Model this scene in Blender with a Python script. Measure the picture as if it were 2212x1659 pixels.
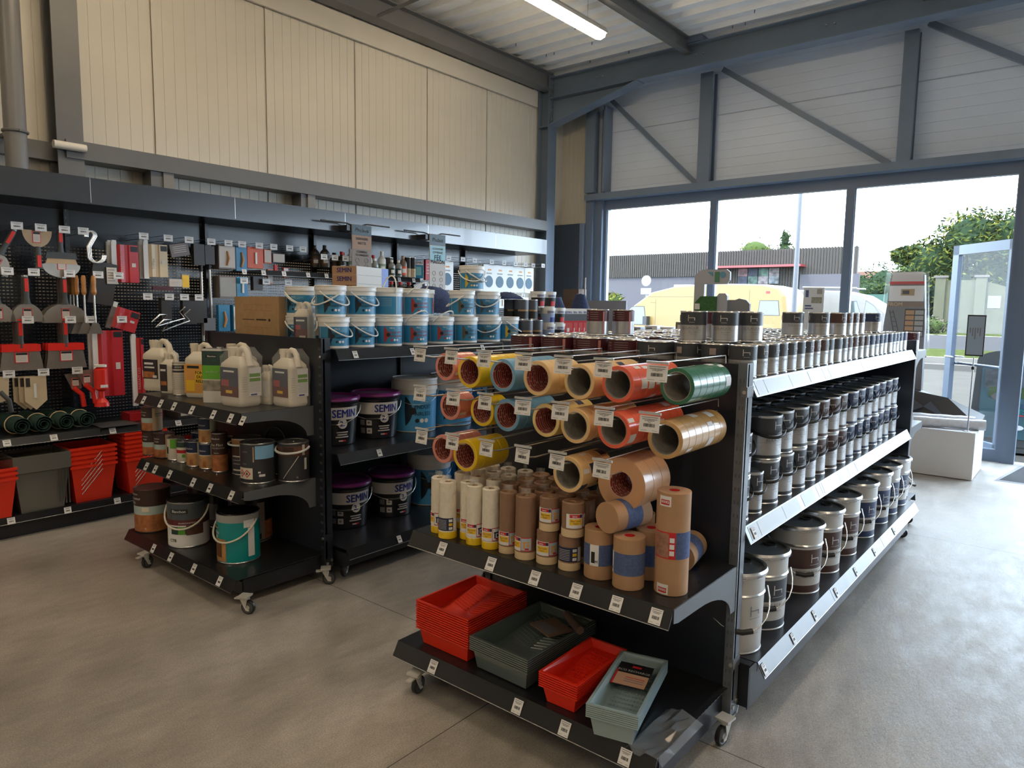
import bpy, math, random
from mathutils import Vector, Matrix
from math import sin, cos, pi, radians as rad
random.seed(7)
for o in list(bpy.data.objects): bpy.data.objects.remove(o)
SC = bpy.context.scene
COL = SC.collection
# ---------------------------------------------------------------- camera
F_PX = 1530.98
YAW, PIT, ROL = rad(39.30115), rad(6.22403), rad(0.83252)
fw = Vector((-sin(YAW)*cos(PIT), cos(YAW)*cos(PIT), -sin(PIT)))
rt = Vector((cos(YAW), sin(YAW), 0)); up = rt.cross(fw)
r2 = rt*cos(ROL)+up*sin(ROL); u2 = up*cos(ROL)-rt*sin(ROL)
cam = bpy.data.cameras.new('camera'); camo = bpy.data.objects.new('camera', cam); COL.objects.link(camo)
cam.sensor_width = 36; cam.lens = F_PX/2212*36; cam.clip_end = 300; cam.clip_start = .05
M = Matrix((r2, u2, -fw)).transposed().to_4x4(); M.translation = Vector((0, 0, 1.6)); camo.matrix_world = M
SC.camera = camo
SC.cycles.diffuse_bounces = 8; SC.cycles.max_bounces = 12
# ---------------------------------------------------------------- world, sun, exposure
SC.view_settings.view_transform = 'Standard'; SC.view_settings.look = 'None'
SC.view_settings.gamma = 1; SC.view_settings.use_curve_mapping = False
SC.view_settings.exposure = 0.9
w = bpy.data.worlds.new('sky'); SC.world = w; w.use_nodes = True
bgn = w.node_tree.nodes['Background']; bgn.inputs[0].default_value = (.68, .84, 1.0, 1); bgn.inputs[1].default_value = 7.5
def light(name, kind, loc, energy, color=(1, 1, 1), rot=(0, 0, 0), size=None, size_y=None, portal=False):
    l = bpy.data.lights.new(name, kind); l.energy = energy; l.color = color
    if kind == 'AREA':
        l.shape = 'RECTANGLE'; l.size = size; l.size_y = size_y
        if portal: l.cycles.is_portal = True
    if kind == 'SUN': l.angle = rad(4)
    o = bpy.data.objects.new(name, l); COL.objects.link(o); o.location = loc; o.rotation_euler = rot
    return o
light('sun', 'SUN', (0, 0, 20), 3.0, (1, .96, .88), rot=(rad(38), 0, rad(-25)))
light('window_portal', 'AREA', (-3.3, 9.35, 1.55), 1, rot=(rad(-90), 0, 0), size=5.2, size_y=3.0, portal=True)
light('door_portal', 'AREA', (.6, 9.35, 1.5), 1, rot=(rad(-90), 0, 0), size=2.4, size_y=3.0, portal=True)
light('shopfront_portal', 'AREA', (4.8, 9.35, 1.5), 1, rot=(rad(-90), 0, 0), size=5.6, size_y=3.0, portal=True)
# ---------------------------------------------------------------- materials
MT = {}
def mat(name, col, rough=.5, metal=0., spec=.5, noise=0., nscale=20, bump=0., coat=0., alpha=1., emit=0.):
    if name in MT: return MT[name]
    m = bpy.data.materials.new(name); m.use_nodes = True; nt = m.node_tree; b = nt.nodes['Principled BSDF']
    c = (*col, 1)
    b.inputs['Base Color'].default_value = c; b.inputs['Roughness'].default_value = rough
    b.inputs['Metallic'].default_value = metal; b.inputs['Specular IOR Level'].default_value = spec
    b.inputs['Coat Weight'].default_value = coat; b.inputs['Alpha'].default_value = alpha
    if emit: b.inputs['Emission Color'].default_value = c; b.inputs['Emission Strength'].default_value = emit
    if noise or bump:
        t = nt.nodes.new('ShaderNodeTexCoord'); n = nt.nodes.new('ShaderNodeTexNoise'); n.inputs['Scale'].default_value = nscale
        n.inputs['Detail'].default_value = 4; nt.links.new(t.outputs['Object'], n.inputs['Vector'])
        if noise:
            r = nt.nodes.new('ShaderNodeValToRGB'); r.color_ramp.elements[0].position = .3; r.color_ramp.elements[1].position = .7
            r.color_ramp.elements[0].color = (*[max(0, x*(1-noise)) for x in col], 1); r.color_ramp.elements[1].color = (*[min(1, x*(1+noise)) for x in col], 1)
            nt.links.new(n.outputs['Fac'], r.inputs['Fac']); nt.links.new(r.outputs['Color'], b.inputs['Base Color'])
        if bump:
            bm = nt.nodes.new('ShaderNodeBump'); bm.inputs['Strength'].default_value = bump; bm.inputs['Distance'].default_value = .01
            nt.links.new(n.outputs['Fac'], bm.inputs['Height']); nt.links.new(bm.outputs['Normal'], b.inputs['Normal'])
    m.diffuse_color = c
    MT[name] = m; return m
def C(h):  # srgb hex -> linear
    v = [int(h[i:i+2], 16)/255 for i in (0, 2, 4)]
    return tuple(x/12.92 if x <= .04045 else ((x+.055)/1.055)**2.4 for x in v)
BLACK = mat('black_steel', (.014, .016, .022), .32, noise=.25, nscale=9, bump=.02)
BLACKP = mat('black_plastic', (.012, .012, .013), .4)
DARKBACK = mat('black_back_panel_hazed', (.019, .024, .036), .36)  # black lifted towards blue, lens flare put into the base colour
STEEL = mat('galvanised_steel', (.55, .56, .58), .3, 1.)
CHROME = mat('chrome', (.72, .71, .68), .27, .75)
TIN = mat('tin_metal', (.62, .62, .63), .26, .9)
WHITE = mat('white_paper', (.74, .74, .75), .6)
WHITEP = mat('white_plastic', (.72, .72, .70), .35)
CREAM = mat('cream_plastic', (.64, .59, .50), .4)
BEIGE = mat('beige_handle', (.60, .52, .42), .4)
GREYTXT = mat('print_grey', (.18, .18, .20), .6)
BLK = mat('print_black', (.012, .012, .014), .5)
RED = mat('red_plastic', C('D8281E'), .35)
ORANGERED = mat('orange_red_plastic', C('E2361F'), .32)
REDP = mat('print_red', C('C42026'), .5)
BLUEP = mat('print_blue', C('1B2A86'), .5)
TINT = mat('printed_blue_label', C('2F7FA8'), .38)
TINT2 = mat('printed_light_blue_label', C('4796CC'), .35)
RAILC = mat('clear_rail', (.10, .11, .125), .3, 0, .5, noise=.2, nscale=6)
RAILW = mat('rail_strip_paper', (.24, .235, .23), .4, 0, .4)
TRANS = mat('clear_film', (.8, .82, .84), .08, 0, .8, alpha=.12)
CARD = mat('cardboard', C('B08F68'), .8, noise=.08, nscale=30)
RUBBER = mat('grey_rubber', (.06, .06, .062), .6)
# ---------------------------------------------------------------- mesh builder
class MB:
    def __init__(s): s.v = []; s.f = []; s.mi = []; s.sm = []; s.mats = []; s.M = None
    def idx(s, m):
        if m not in s.mats: s.mats.append(m)
        return s.mats.index(m)
    def add(s, vs, fs, m, smooth=False):
        n = len(s.v); i = s.idx(m)
        if s.M is not None: vs = [s.M @ Vector(p) for p in vs]
        s.v.extend([tuple(p) for p in vs])
        for f in fs: s.f.append([n+k for k in f]); s.mi.append(i); s.sm.append(smooth)
    def box(s, x0, y0, z0, x1, y1, z1, m):
        x0, x1 = sorted((x0, x1)); y0, y1 = sorted((y0, y1)); z0, z1 = sorted((z0, z1))
        s.add([(x0, y0, z0), (x1, y0, z0), (x1, y1, z0), (x0, y1, z0), (x0, y0, z1), (x1, y0, z1), (x1, y1, z1), (x0, y1, z1)],
              [(0, 3, 2, 1), (4, 5, 6, 7), (0, 1, 5, 4), (1, 2, 6, 5), (2, 3, 7, 6), (3, 0, 4, 7)], m); return s
    def loft(s, rings, m, cap=True, smooth=False, closed=True):
        n = len(rings[0]); vs = [p for r in rings for p in r]; fs = []
        for i in range(len(rings)-1):
            for k in range(n if closed else n-1):
                a = i*n+k; b = i*n+(k+1) % n; fs.append((a, b, b+n, a+n))
        s.add(vs, fs, m, smooth)
        if cap and closed:
            s.add(rings[0], [tuple(range(n-1, -1, -1))], m); s.add(rings[-1], [tuple(range(n))], m)
        return s
    def lathe(s, prof, m, seg=32, c=(0, 0, 0), smooth=True, a0=0, a1=2*pi):
        """profile [(r,z)] bottom to top going round the outside; m one material or one per segment"""
        full = abs(a1-a0-2*pi) < 1e-6; n = seg if full else seg+1
        for j in range(len(prof)-1):
            mm = m[j] if isinstance(m, (list, tuple)) else m
            (ra, za), (rb, zb) = prof[j], prof[j+1]
            if ra < 1e-6 and rb < 1e-6: continue
            A = [(c[0]+ra*sin(a0+(a1-a0)*k/seg), c[1]-ra*cos(a0+(a1-a0)*k/seg), c[2]+za) for k in range(n)]
            B = [(c[0]+rb*sin(a0+(a1-a0)*k/seg), c[1]-rb*cos(a0+(a1-a0)*k/seg), c[2]+zb) for k in range(n)]
            fl = abs(za-zb) < 1e-6
            if ra < 1e-6: s.add(A[:1]+B, [(0, 1+(k+1) % n, 1+k) for k in range(n if full else n-1)], mm, smooth and not fl)
            elif rb < 1e-6: s.add(A+B[:1], [(k, (k+1) % n, n) for k in range(n if full else n-1)], mm, smooth and not fl)
            else: s.add(A+B, [(k, (k+1) % n, n+(k+1) % n, n+k) for k in range(n if full else n-1)], mm, smooth and not fl)
        return s
    def patch(s, r, a0, a1, z0, z1, m, r1=None):
        r1 = r if r1 is None else r1; n = max(1, int(abs(a1-a0)/rad(9))+1)
        A = [(r*sin(a0+(a1-a0)*k/n), -r*cos(a0+(a1-a0)*k/n), z0) for k in range(n+1)]
        B = [(r1*sin(a0+(a1-a0)*k/n), -r1*cos(a0+(a1-a0)*k/n), z1) for k in range(n+1)]
        s.add(A+B, [(k, k+1, n+2+k, n+1+k) for k in range(n)], m, True); return s
    def tube(s, pts, r, m, seg=8, closed=False, smooth=True):
        pts = [Vector(p) for p in pts]; n = len(pts); rings = []; up0 = None
        for i, p in enumerate(pts):
            if closed: t = pts[(i+1) % n]-pts[i-1]
            else: t = pts[min(i+1, n-1)]-pts[max(i-1, 0)]
            t.normalize()
            if up0 is None:
                up0 = Vector((0, 0, 1)) if abs(t.z) < .9 else Vector((1, 0, 0))
            u = up0 - t*up0.dot(t); u.normalize(); v = t.cross(u); up0 = u
            rr = r[i] if isinstance(r, (list, tuple)) else r
            rings.append([p+u*(rr*cos(2*pi*k/seg))+v*(rr*sin(2*pi*k/seg)) for k in range(seg)])
        if closed: rings.append(rings[0])
        s.loft(rings, m, cap=not closed, smooth=smooth); return s
    def prism(s, poly, d, m, org=(0, 0, 0), U=(1, 0, 0), V=(0, 0, 1), W=(0, 1, 0)):
        """2-D polygon in the U,V plane, extruded d along W"""
        o = Vector(org); U, V, W = Vector(U), Vector(V), Vector(W)
        A = [o+U*x+V*y for x, y in poly]; B = [p+W*d for p in A]; n = len(poly)
        s.add(A+B, [tuple(range(n)), tuple(range(2*n-1, n-1, -1))]+[(k, n+k, n+(k+1) % n, (k+1) % n) for k in range(n)], m); return s
    def ctext(s, txt, size, r, a, z, m, bold=0., sx=1., taper=0., flip=False):
        """text wrapped round a vertical cylinder of radius r, centred on angle a"""
        vs, fs = textmesh(txt, bold)
        out = []
        for x, y in vs:
            x, y = x*size*sx, y*size
            if flip: x, y = -x, -y
            rr = r+taper*(z+y); out.append((rr*sin(a+x/r), -rr*cos(a+x/r), z+y))
        s.add(out, fs, m); return s
    def ptext(s, txt, size, org, U, V, m, bold=0., sx=1.):
        vs, fs = textmesh(txt, bold); o, U, V = Vector(org), Vector(U), Vector(V)
        s.add([o+U*(x*size*sx)+V*(y*size) for x, y in vs], fs, m); return s
    def cshape(s, poly, r, a, z, m, taper=0.):
        """2-D polygon (convex fan) laid on a cylinder"""
        cx = sum(p[0] for p in poly)/len(poly); cy = sum(p[1] for p in poly)/len(poly)
        P = [(cx, cy)]+list(poly); n = len(poly)
        s.add([((r+taper*(z+y))*sin(a+x/r), -(r+taper*(z+y))*cos(a+x/r), z+y) for x, y in P], [(0, 1+k, 1+(k+1) % n) for k in range(n)], m); return s
    def kshape(s, Rf, a, z, S, r, mt):
        """half-lens blade outline laid on a tapered wall of radius Rf(z)"""
        ny, nx = 12, 6; vs = []
        for j in range(ny+1):
            v = -1+2*j/ny; w_ = .27*(1-abs(v)**2.2)+.004; yy = v*.5*S
            for i in range(nx+1): x = (w_*i/nx-.02*(1-abs(v)))*S; R = Rf(z+yy)+.0009; vs.append((R*sin(a+x/r), -R*cos(a+x/r), z+yy))
        s.add(vs, [(j*(nx+1)+i, j*(nx+1)+i+1, (j+1)*(nx+1)+i+1, (j+1)*(nx+1)+i) for j in range(ny) for i in range(nx)], mt); return s
    def build(s, name, parent=None, loc=None, rotz=0, kind=None):
        me = bpy.data.meshes.new(name); me.from_pydata(s.v, [], s.f); me.polygons.foreach_set('material_index', s.mi)
        me.polygons.foreach_set('use_smooth', s.sm)
        for m in s.mats: me.materials.append(m)
        me.update()
        o = bpy.data.objects.new(name, me); COL.objects.link(o)
        if parent: o.parent = parent
        if loc is not None: o.location = loc
        if rotz: o.rotation_euler = (0, 0, rotz)
        if kind: o['kind'] = kind
        return o
_tx = {}
def textmesh(txt, bold=0.):
    k = (txt, bold)
    if k in _tx: return _tx[k]
    cu = bpy.data.curves.new('t', 'FONT'); cu.body = txt; cu.size = 1; cu.align_x = 'CENTER'; cu.align_y = 'CENTER'
    cu.resolution_u = 2; cu.fill_mode = 'FRONT'
    o = bpy.data.objects.new('t', cu); COL.objects.link(o)
    dg = bpy.context.evaluated_depsgraph_get(); dg.update(); me = bpy.data.meshes.new_from_object(o.evaluated_get(dg))
    r = ([(v.co.x, v.co.y) for v in me.vertices], [tuple(p.vertices) for p in me.polygons])
    if bold:   # heavier strokes: the same letters set again a hair to each side
        v0, f0 = r; vs, fs = [], []
        for dx, dy in ((-bold, 0), (bold, 0), (0, bold*.6), (0, -bold*.6)):
            n0 = len(vs); vs += [(x+dx, y+dy) for x, y in v0]; fs += [tuple(n0+k for k in f) for f in f0]
        r = (vs, fs)
    bpy.data.objects.remove(o); bpy.data.curves.remove(cu); bpy.data.meshes.remove(me)
    _tx[k] = r; return r
def thing(name, label, cat, loc=(0, 0, 0), rotz=0, group=None, scale=None):
    o = bpy.data.objects.new(name, None); COL.objects.link(o); o.empty_display_size = .05
    o.location = loc; o.rotation_euler = (0, 0, rotz); o['label'] = label; o['category'] = cat
    if group: o['group'] = group
    if scale: o.scale = scale
    return o
def tag(o, label, cat, group=None, kind=None):
    o['label'] = label; o['category'] = cat
    if group: o['group'] = group
    if kind: o['kind'] = kind
    return o
def dup_tree(o, parent=None):
    c = o.copy(); COL.objects.link(c); c.parent = parent
    for ch in o.children: dup_tree(ch, c)
    return c
class Proto:
    """a thing built once; placed by moving the first one, then copying it with its parts"""
    def __init__(s, fn): s.fn = fn; s.root = None; s.used = False
    def place(s, loc, rotz=0, label='', group=None, scale=None, rot=None):
        if s.root is None: s.root = s.fn(); r = s.root
        else: r = dup_tree(s.root)
        r.location = loc; r.rotation_euler = rot if rot else (0, 0, rotz); r['label'] = label
        r.scale = scale if scale else (1, 1, 1)
        if group: r['group'] = group
        elif 'group' in r: del r['group']
        return r
ORD = ['first', 'second', 'third', 'fourth', 'fifth', 'sixth', 'seventh', 'eighth', 'ninth', 'tenth', 'eleventh', 'twelfth', 'thirteenth',
       'fourteenth', 'fifteenth', 'sixteenth', 'seventeenth', 'eighteenth', 'nineteenth', 'twentieth', 'twenty-first', 'twenty-second', 'twenty-third',
       'twenty-fourth', 'twenty-fifth', 'twenty-sixth', 'twenty-seventh', 'twenty-eighth', 'twenty-ninth', 'thirtieth']
def struct(name, mb, parent=None):
    return mb.build(name, parent, kind=None if parent else 'structure')
# ================================================================ SETTING
XW, YW, ZC = -6.6, 9.2, 5.0        # left wall, window wall, roof deck
def node_mat(name):
    m = bpy.data.materials.new(name); m.use_nodes = True; nt = m.node_tree; return m, nt, nt.nodes['Principled BSDF']
def concrete():
    m, nt, b = node_mat('concrete_floor'); N = nt.nodes.new; L = nt.links.new
    tc = N('ShaderNodeTexCoord'); mp = N('ShaderNodeMapping'); mp.inputs['Scale'].default_value = (1.0, .45, 1); mp.inputs['Rotation'].default_value = (0, 0, rad(35))
    L(tc.outputs['Object'], mp.inputs['Vector'])
    n1 = N('ShaderNodeTexNoise'); n1.inputs['Scale'].default_value = 1.1; n1.inputs['Detail'].default_value = 8; n1.inputs['Roughness'].default_value = .65; L(mp.outputs['Vector'], n1.inputs['Vector'])
    n2 = N('ShaderNodeTexNoise'); n2.inputs['Scale'].default_value = 9; n2.inputs['Detail'].default_value = 8; n2.inputs['Roughness'].default_value = .7; L(mp.outputs['Vector'], n2.inputs['Vector'])
    n3 = N('ShaderNodeTexNoise'); n3.inputs['Scale'].default_value = 170; n3.inputs['Detail'].default_value = 3; L(tc.outputs['Object'], n3.inputs['Vector'])
    r1 = N('ShaderNodeValToRGB'); e = r1.color_ramp.elements
    e[0].position = .3; e[0].color = (.20, .178, .152, 1); e[1].position = .72; e[1].color = (.43, .40, .365, 1); L(n1.outputs['Fac'], r1.inputs['Fac'])
    mx = N('ShaderNodeMix'); mx.data_type = 'RGBA'; mx.blend_type = 'OVERLAY'; mx.inputs['Factor'].default_value = .55
    L(r1.outputs['Color'], mx.inputs['A']); L(n2.outputs['Fac'], mx.inputs['B'])
    mx2 = N('ShaderNodeMix'); mx2.data_type = 'RGBA'; mx2.blend_type = 'OVERLAY'; mx2.inputs['Factor'].default_value = .6
    L(mx.outputs['Result'], mx2.inputs['A']); L(n3.outputs['Fac'], mx2.inputs['B'])
    # saw-cut joints at x = -1.78 and y = 2.38, 5.72
    sp = N('ShaderNodeSeparateXYZ'); L(tc.outputs['Object'], sp.inputs[0]); prev = None
    for ax, v in (('X', -1.78), ('Y', 2.38), ('Y', 5.72), ('X', 1.6), ('Y', -.9)):
        s = N('ShaderNodeMath'); s.operation = 'SUBTRACT'; L(sp.outputs[ax], s.inputs[0]); s.inputs[1].default_value = v
        a = N('ShaderNodeMath'); a.operation = 'ABSOLUTE'; L(s.outputs[0], a.inputs[0])
        g = N('ShaderNodeMath'); g.operation = 'LESS_THAN'; L(a.outputs[0], g.inputs[0]); g.inputs[1].default_value = .0022
        if prev:
            k = N('ShaderNodeMath'); k.operation = 'MAXIMUM'; L(prev.outputs[0], k.inputs[0]); L(g.outputs[0], k.inputs[1]); prev = k
        else: prev = g
    mj = N('ShaderNodeMix'); mj.data_type = 'RGBA'; L(prev.outputs[0], mj.inputs['Factor']); L(mx2.outputs['Result'], mj.inputs['A']); mj.inputs['B'].default_value = (.05, .045, .04, 1)
    L(mj.outputs['Result'], b.inputs['Base Color'])
    rr = N('ShaderNodeMapRange'); rr.inputs['From Min'].default_value = .3; rr.inputs['From Max'].default_value = .7; rr.inputs['To Min'].default_value = .34; rr.inputs['To Max'].default_value = .58
    L(n2.outputs['Fac'], rr.inputs['Value']); L(rr.outputs[0], b.inputs['Roughness'])
    bp = N('ShaderNodeBump'); bp.inputs['Strength'].default_value = .6; bp.inputs['Distance'].default_value = .008; L(n2.outputs['Fac'], bp.inputs['Height']); L(bp.outputs['Normal'], b.inputs['Normal'])
    return m
CONC = concrete()
PANEL = mat('cream_wall_panel', (.60, .56, .48), .42, noise=.03, nscale=2)
PANEL2 = mat('wall_panel_haze_tint', (.66, .74, .86), .4, noise=.03, nscale=2)  # same panels as the left wall, blue daylight and flare mixed into the colour
GROOVE = mat('panel_groove_shade', (.30, .28, .23), .6)
STEELP = mat('painted_grey_steel', (.135, .135, .135), .42, noise=.06, nscale=4)
STEELB = mat('painted_grey_steel_hazed', (.15, .195, .26), .35, noise=.05, nscale=4)  # steel colour made bluer and lighter to carry the haze from the windows
DECK = mat('galvanised_roof_deck', (.86, .87, .87), .45, .1, noise=.05, nscale=3)
ANTH = mat('anthracite_frame_hazed', (.115, .155, .22), .32)  # anthracite raised towards blue, veiling glare is part of this colour
DARKCLAD = mat('dark_slate_cladding', (.042, .056, .08), .5)
# floor
m = MB(); m.add([(-7, -7, 0), (9, -7, 0), (9, YW+.15, 0), (-7, YW+.15, 0)], [(0, 1, 2, 3)], CONC); struct('floor', m)
# left wall: vertical micro-grooved panels
m = MB(); P = []; y = -7.0; k = 0
prof = []
while y < YW+.3:
    prof.append((0, y)); g = .010 if k % 11 == 10 else .0035; d = .012 if k % 11 == 10 else .004
    prof += [(0, y+.096-g), (-d, y+.096-g*.4), (-d, y+.096+g*.4), (0, y+.096+g)]; y += .101; k += 1
A = [(XW+a, b, 0) for a, b in prof]; B = [(XW+a, b, ZC+.15) for a, b in prof]; n = len(prof)
m.add(A+B, [(i, i+1, n+i+1, n+i) for i in range(n-1)], PANEL); struct('wall_left', m)
# back and right walls, out of view but enclosing the hall
m = MB(); m.add([(-7, -7, 0), (9, -7, 0), (9, -7, 5.2), (-7, -7, 5.2)], [(0, 1, 2, 3)], PANEL); struct('wall_back', m)
m = MB(); m.add([(9, -7, 0), (9, YW+.2, 0), (9, YW+.2, 5.2), (9, -7, 5.2)], [(0, 1, 2, 3)], PANEL); struct('wall_right', m)
# window wall above the glazing: horizontal grooves; strip beside the column: vertical grooves
m = MB(); prof = []; z = 3.25; k = 0
while z < 5.2:
    prof.append((0, z)); g = .009 if k % 9 == 7 else .003; d = .010 if k % 9 == 7 else .0045
    prof += [(0, z+.108-g), (d, z+.108-g*.4), (d, z+.108+g*.4), (0, z+.108+g)]; z += .114; k += 1
A = [(-5.95, YW+.02+a, b) for a, b in prof]; B = [(9, YW+.02+a, b) for a, b in prof]; n = len(prof)
m.add(A+B, [(i, n+i, n+i+1, i+1) for i in range(n-1)], PANEL2)
prof = []; x = -7.0
while x < -5.95: prof += [(x, 0), (x+.073, 0), (x+.0765, .004), (x+.080, 0)]; x += .082
A = [(a, YW+.02+b, 2.86) for a, b in prof]; B = [(a, YW+.02+b, 5.2) for a, b in prof]; n = len(prof)
m.add(A+B, [(i, i+1, n+i+1, n+i) for i in range(n-1)], PANEL)
m.box(-7, YW+.02, 0, -6.02, YW+.06, 2.88, DARKCLAD)
struct('wall_front', m)
# dark cladding panel and pale edge strip in the corner below the strip
m = MB(); m.box(-6.85, YW-.16, 0, -6.12, YW-.1, 2.86, DARKCLAD); m.box(-6.12, YW-.17, 0, -6.06, YW-.09, 2.86, mat('pale_blue_edge', (.16, .20, .27), .35)); struct('trim_1', m)
# roof deck with ribs running across the hall
m = MB(); prof = []; y = -7.0
while y < YW+.2: prof += [(y, ZC+.055), (y+.14, ZC+.055), (y+.165, ZC+.0), (y+.205, ZC+.0), (y+.23, ZC+.055), (y+.2302, ZC+.055)]; y += .2795
A = [(-7, a, b) for a, b in prof]; B = [(9, a, b) for a, b in prof]; n = len(prof)
m.add(A+B, [(i, i+1, n+i+1, n+i) for i in range(n-1)], DECK); struct('ceiling', m)
# screws through the deck
m = MB(); random.seed(3)
for i in range(60):
    x = random.uniform(-6.2, -1.5); y = -7+.2795*random.randint(38, 57)+.185
    m.box(x-.004, y-.004, ZC-.035, x+.004, y+.004, ZC, STEELP)
struct('trim_2', m)
def ibeam(m, p0, p1, hgt, wid, mt, t=.012, web='z'):
    """I section from p0 to p1; web stands along z (or along y for columns)"""
    p0, p1 = Vector(p0), Vector(p1); d = (p1-p0).normalized()
    W = Vector(web) if not isinstance(web, str) else Vector((0, 0, 1)); W = (W-d*W.dot(d)).normalized(); S = d.cross(W)
    def bar(c0, c1, a, b):
        vs = [p+c for p in (p0, p1) for c in (S*c0+W*a, S*c1+W*a, S*c1+W*b, S*c0+W*b)]
        m.add(vs, [(0, 3, 2, 1), (4, 5, 6, 7), (0, 1, 5, 4), (1, 2, 6, 5), (2, 3, 7, 6), (3, 0, 4, 7)], mt)
    bar(-wid/2, wid/2, hgt/2-t, hgt/2); bar(-wid/2, wid/2, -hgt/2, -hgt/2+t); bar(-t/2, t/2, -hgt/2+t, hgt/2-t)
# eaves beam, purlin, girt along the left wall
m = MB(); ibeam(m, (-6.42, -7, 4.84), (-6.42, 8.6, 4.84), .24, .17, STEELP); m.box(-6.58, -7, 4.5, -6.55, 8.5, 4.72, PANEL); struct('trim_3', m)
m = MB(); ibeam(m, (-4.26, -7, 4.90), (-4.26, 9.1, 4.90), .18, .10, STEELP); struct('trim_4', m)
m = MB(); ibeam(m, (-1.6, -7, 4.90), (-1.6, 9.1, 4.90), .18, .10, STEELP); struct('trim_5', m)
m = MB(); m.box(-6.56, 2.2, 2.72, -6.36, 8.55, 2.86, STEELP); m.box(-6.59, -7, 2.70, -6.50, 2.2, 2.84, STEELP); struct('trim_6', m)
m = MB(); m.tube([(-6.3, 5.3, 4.72), (-5.72, 5.46, 4.84), (-4.3, 5.85, 5.0)], .022, STEELP, seg=4, smooth=False); struct('trim_7', m)
# corner column, rafter with haunch
m = MB(); ibeam(m, (-6.49, 8.66, 0), (-6.49, 8.66, 4.96), .20, .20, STEELB, web=(1, 0, 0)); m.box(-6.58, 8.56, 4.22, -6.4, 8.76, 4.235, STEELB)
for zz in (4.32, 4.45, 4.58, 4.70, 4.80): m.box(-6.385, 8.60, zz, -6.372, 8.62, zz+.02, STEEL)
struct('trim_8', m)
m = MB(); ibeam(m, (-6.38, 8.66, 4.755), (9, 8.66, 4.81), .30, .20, STEELB)
hp = [(-6.38, 4.24), (-5.0, 4.60), (-6.38, 4.60)]
m.prism(hp, .012, STEELB, org=(0, 8.654, 0)); m.add([(-6.38, 8.56, 4.235), (-6.38, 8.76, 4.235), (-4.95, 8.76, 4.60), (-4.95, 8.56, 4.60), (-6.38, 8.56, 4.25), (-6.38, 8.76, 4.25), (-4.95, 8.76, 4.615), (-4.95, 8.56, 4.615)], [(0, 3, 2, 1), (4, 5, 6, 7), (0, 1, 5, 4), (1, 2, 6, 5), (2, 3, 7, 6), (3, 0, 4, 7)], STEELB)
for xx in (-5.62, -5.53, -4.15, -4.06, -2.6, -2.51): m.lathe([(0, 0), (.014, 0), (.014, .01), (0, .01)], STEEL, 8, c=(xx, 8.64, 4.78))
m.box(-4.33, 8.56, 4.92, -4.05, 8.76, 4.99, STEELB)
struct('trim_9', m)
# second column and rainwater pipe at the far left
m = MB(); ibeam(m, (-6.47, 2.24, 0), (-6.47, 2.24, 5), .18, .19, STEELP, web=(1, 0, 0)); struct('trim_10', m)
m = MB(); m.tube([(-6.22, 1.82, 0), (-6.22, 1.82, 5)], .072, mat('grey_pipe', (.17, .165, .165), .35), seg=20); m.tube([(-6.22+.076*cos(a*pi/8), 1.82+.076*sin(a*pi/8), 2.82) for a in range(17)], .012, STEELP); m.box(-6.5, 1.8, 2.81, -6.28, 1.84, 2.84, STEELP); struct('trim_11', m)
m = MB(); m.tube([(-6.33, 2.10, 2.80), (-6.33, 2.33, 2.80)], .032, mat('pipe_insulation', (.66, .62, .56), .6), seg=12); struct('trim_12', m)
# girt clamps and brackets under the girt
for i, (ya, yb) in enumerate(((2.86, 3.05), (4.36, 4.52))):
    m = MB(); m.box(-6.56, ya, 2.3, -6.40, yb-.02, 2.72, STEELP); m.box(-6.42, yb-.09, 2.3, -6.38, yb, 2.72, mat('warm_grey_steel', (.20, .19, .175), .45)); struct('trim_%d' % (13+i), m)
# window wall steelwork: posts, diagonals, bottom beam
m = MB()
m.box(-6.02, YW-.22, 3.29, -5.86, YW-.10, 4.45, STEELB); m.box(-5.86, YW-.02, 3.29, -5.72, YW, 4.5, STEELB); m.box(-5.73, YW-.2, 3.29, -5.70, YW, 4.5, STEELB)
struct('trim_15', m)
for i, (a, b) in enumerate(((-4.27, -4.10), (-1.88, -1.74), (1.2, 1.35))):
    m = MB(); m.box(a, YW-.16, 3.28, b-.03, YW-.14, 4.68, STEELB); m.box(a, YW-.02, 3.28, b, YW, 4.68, STEELB); m.box((a+b)/2-.01, YW-.14, 3.28, (a+b)/2+.01, YW-.02, 4.68, STEELB); m.box(b-.03, YW-.16, 3.28, b, YW-.1, 4.68, STEELB); struct('trim_%d' % (16+i), m)
for i, (p, q) in enumerate((((-5.68, 4.60), (-4.30, 3.28)), ((-4.0, 4.70), (-1.96, 3.28)), ((-1.66, 4.74), (.6, 3.28)))):
    m = MB(); a = Vector((p[0], YW-.10, p[1])); b = Vector((q[0], YW-.10, q[1])); n_ = (b-a).normalized().cross(Vector((0, 1, 0)))*.032
    vs = [a-n_, a+n_, b+n_, b-n_]; vs += [v+Vector((0, .008, 0)) for v in vs]; e2 = [a-n_, b-n_, b-n_+Vector((0, .07, 0)), a-n_+Vector((0, .07, 0))]
    m.add(vs, [(0, 1, 2, 3), (7, 6, 5, 4), (0, 4, 5, 1), (1, 5, 6, 2), (2, 6, 7, 3), (3, 7, 4, 0)], STEELB); m.add(e2, [(0, 1, 2, 3)], STEELB); struct('trim_%d' % (19+i), m)
m = MB(); m.box(-6.05, YW-.17, 3.19, 9, YW+.0, 3.28, STEELB); struct('trim_22', m)
m = MB(); m.box(-6.05, YW-.12, 0, -5.93, YW+.06, 3.19, ANTH); m.box(-5.93, YW-.06, 0, -5.80, YW+.10, 3.19, ANTH); struct('trim_23', m)
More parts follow.
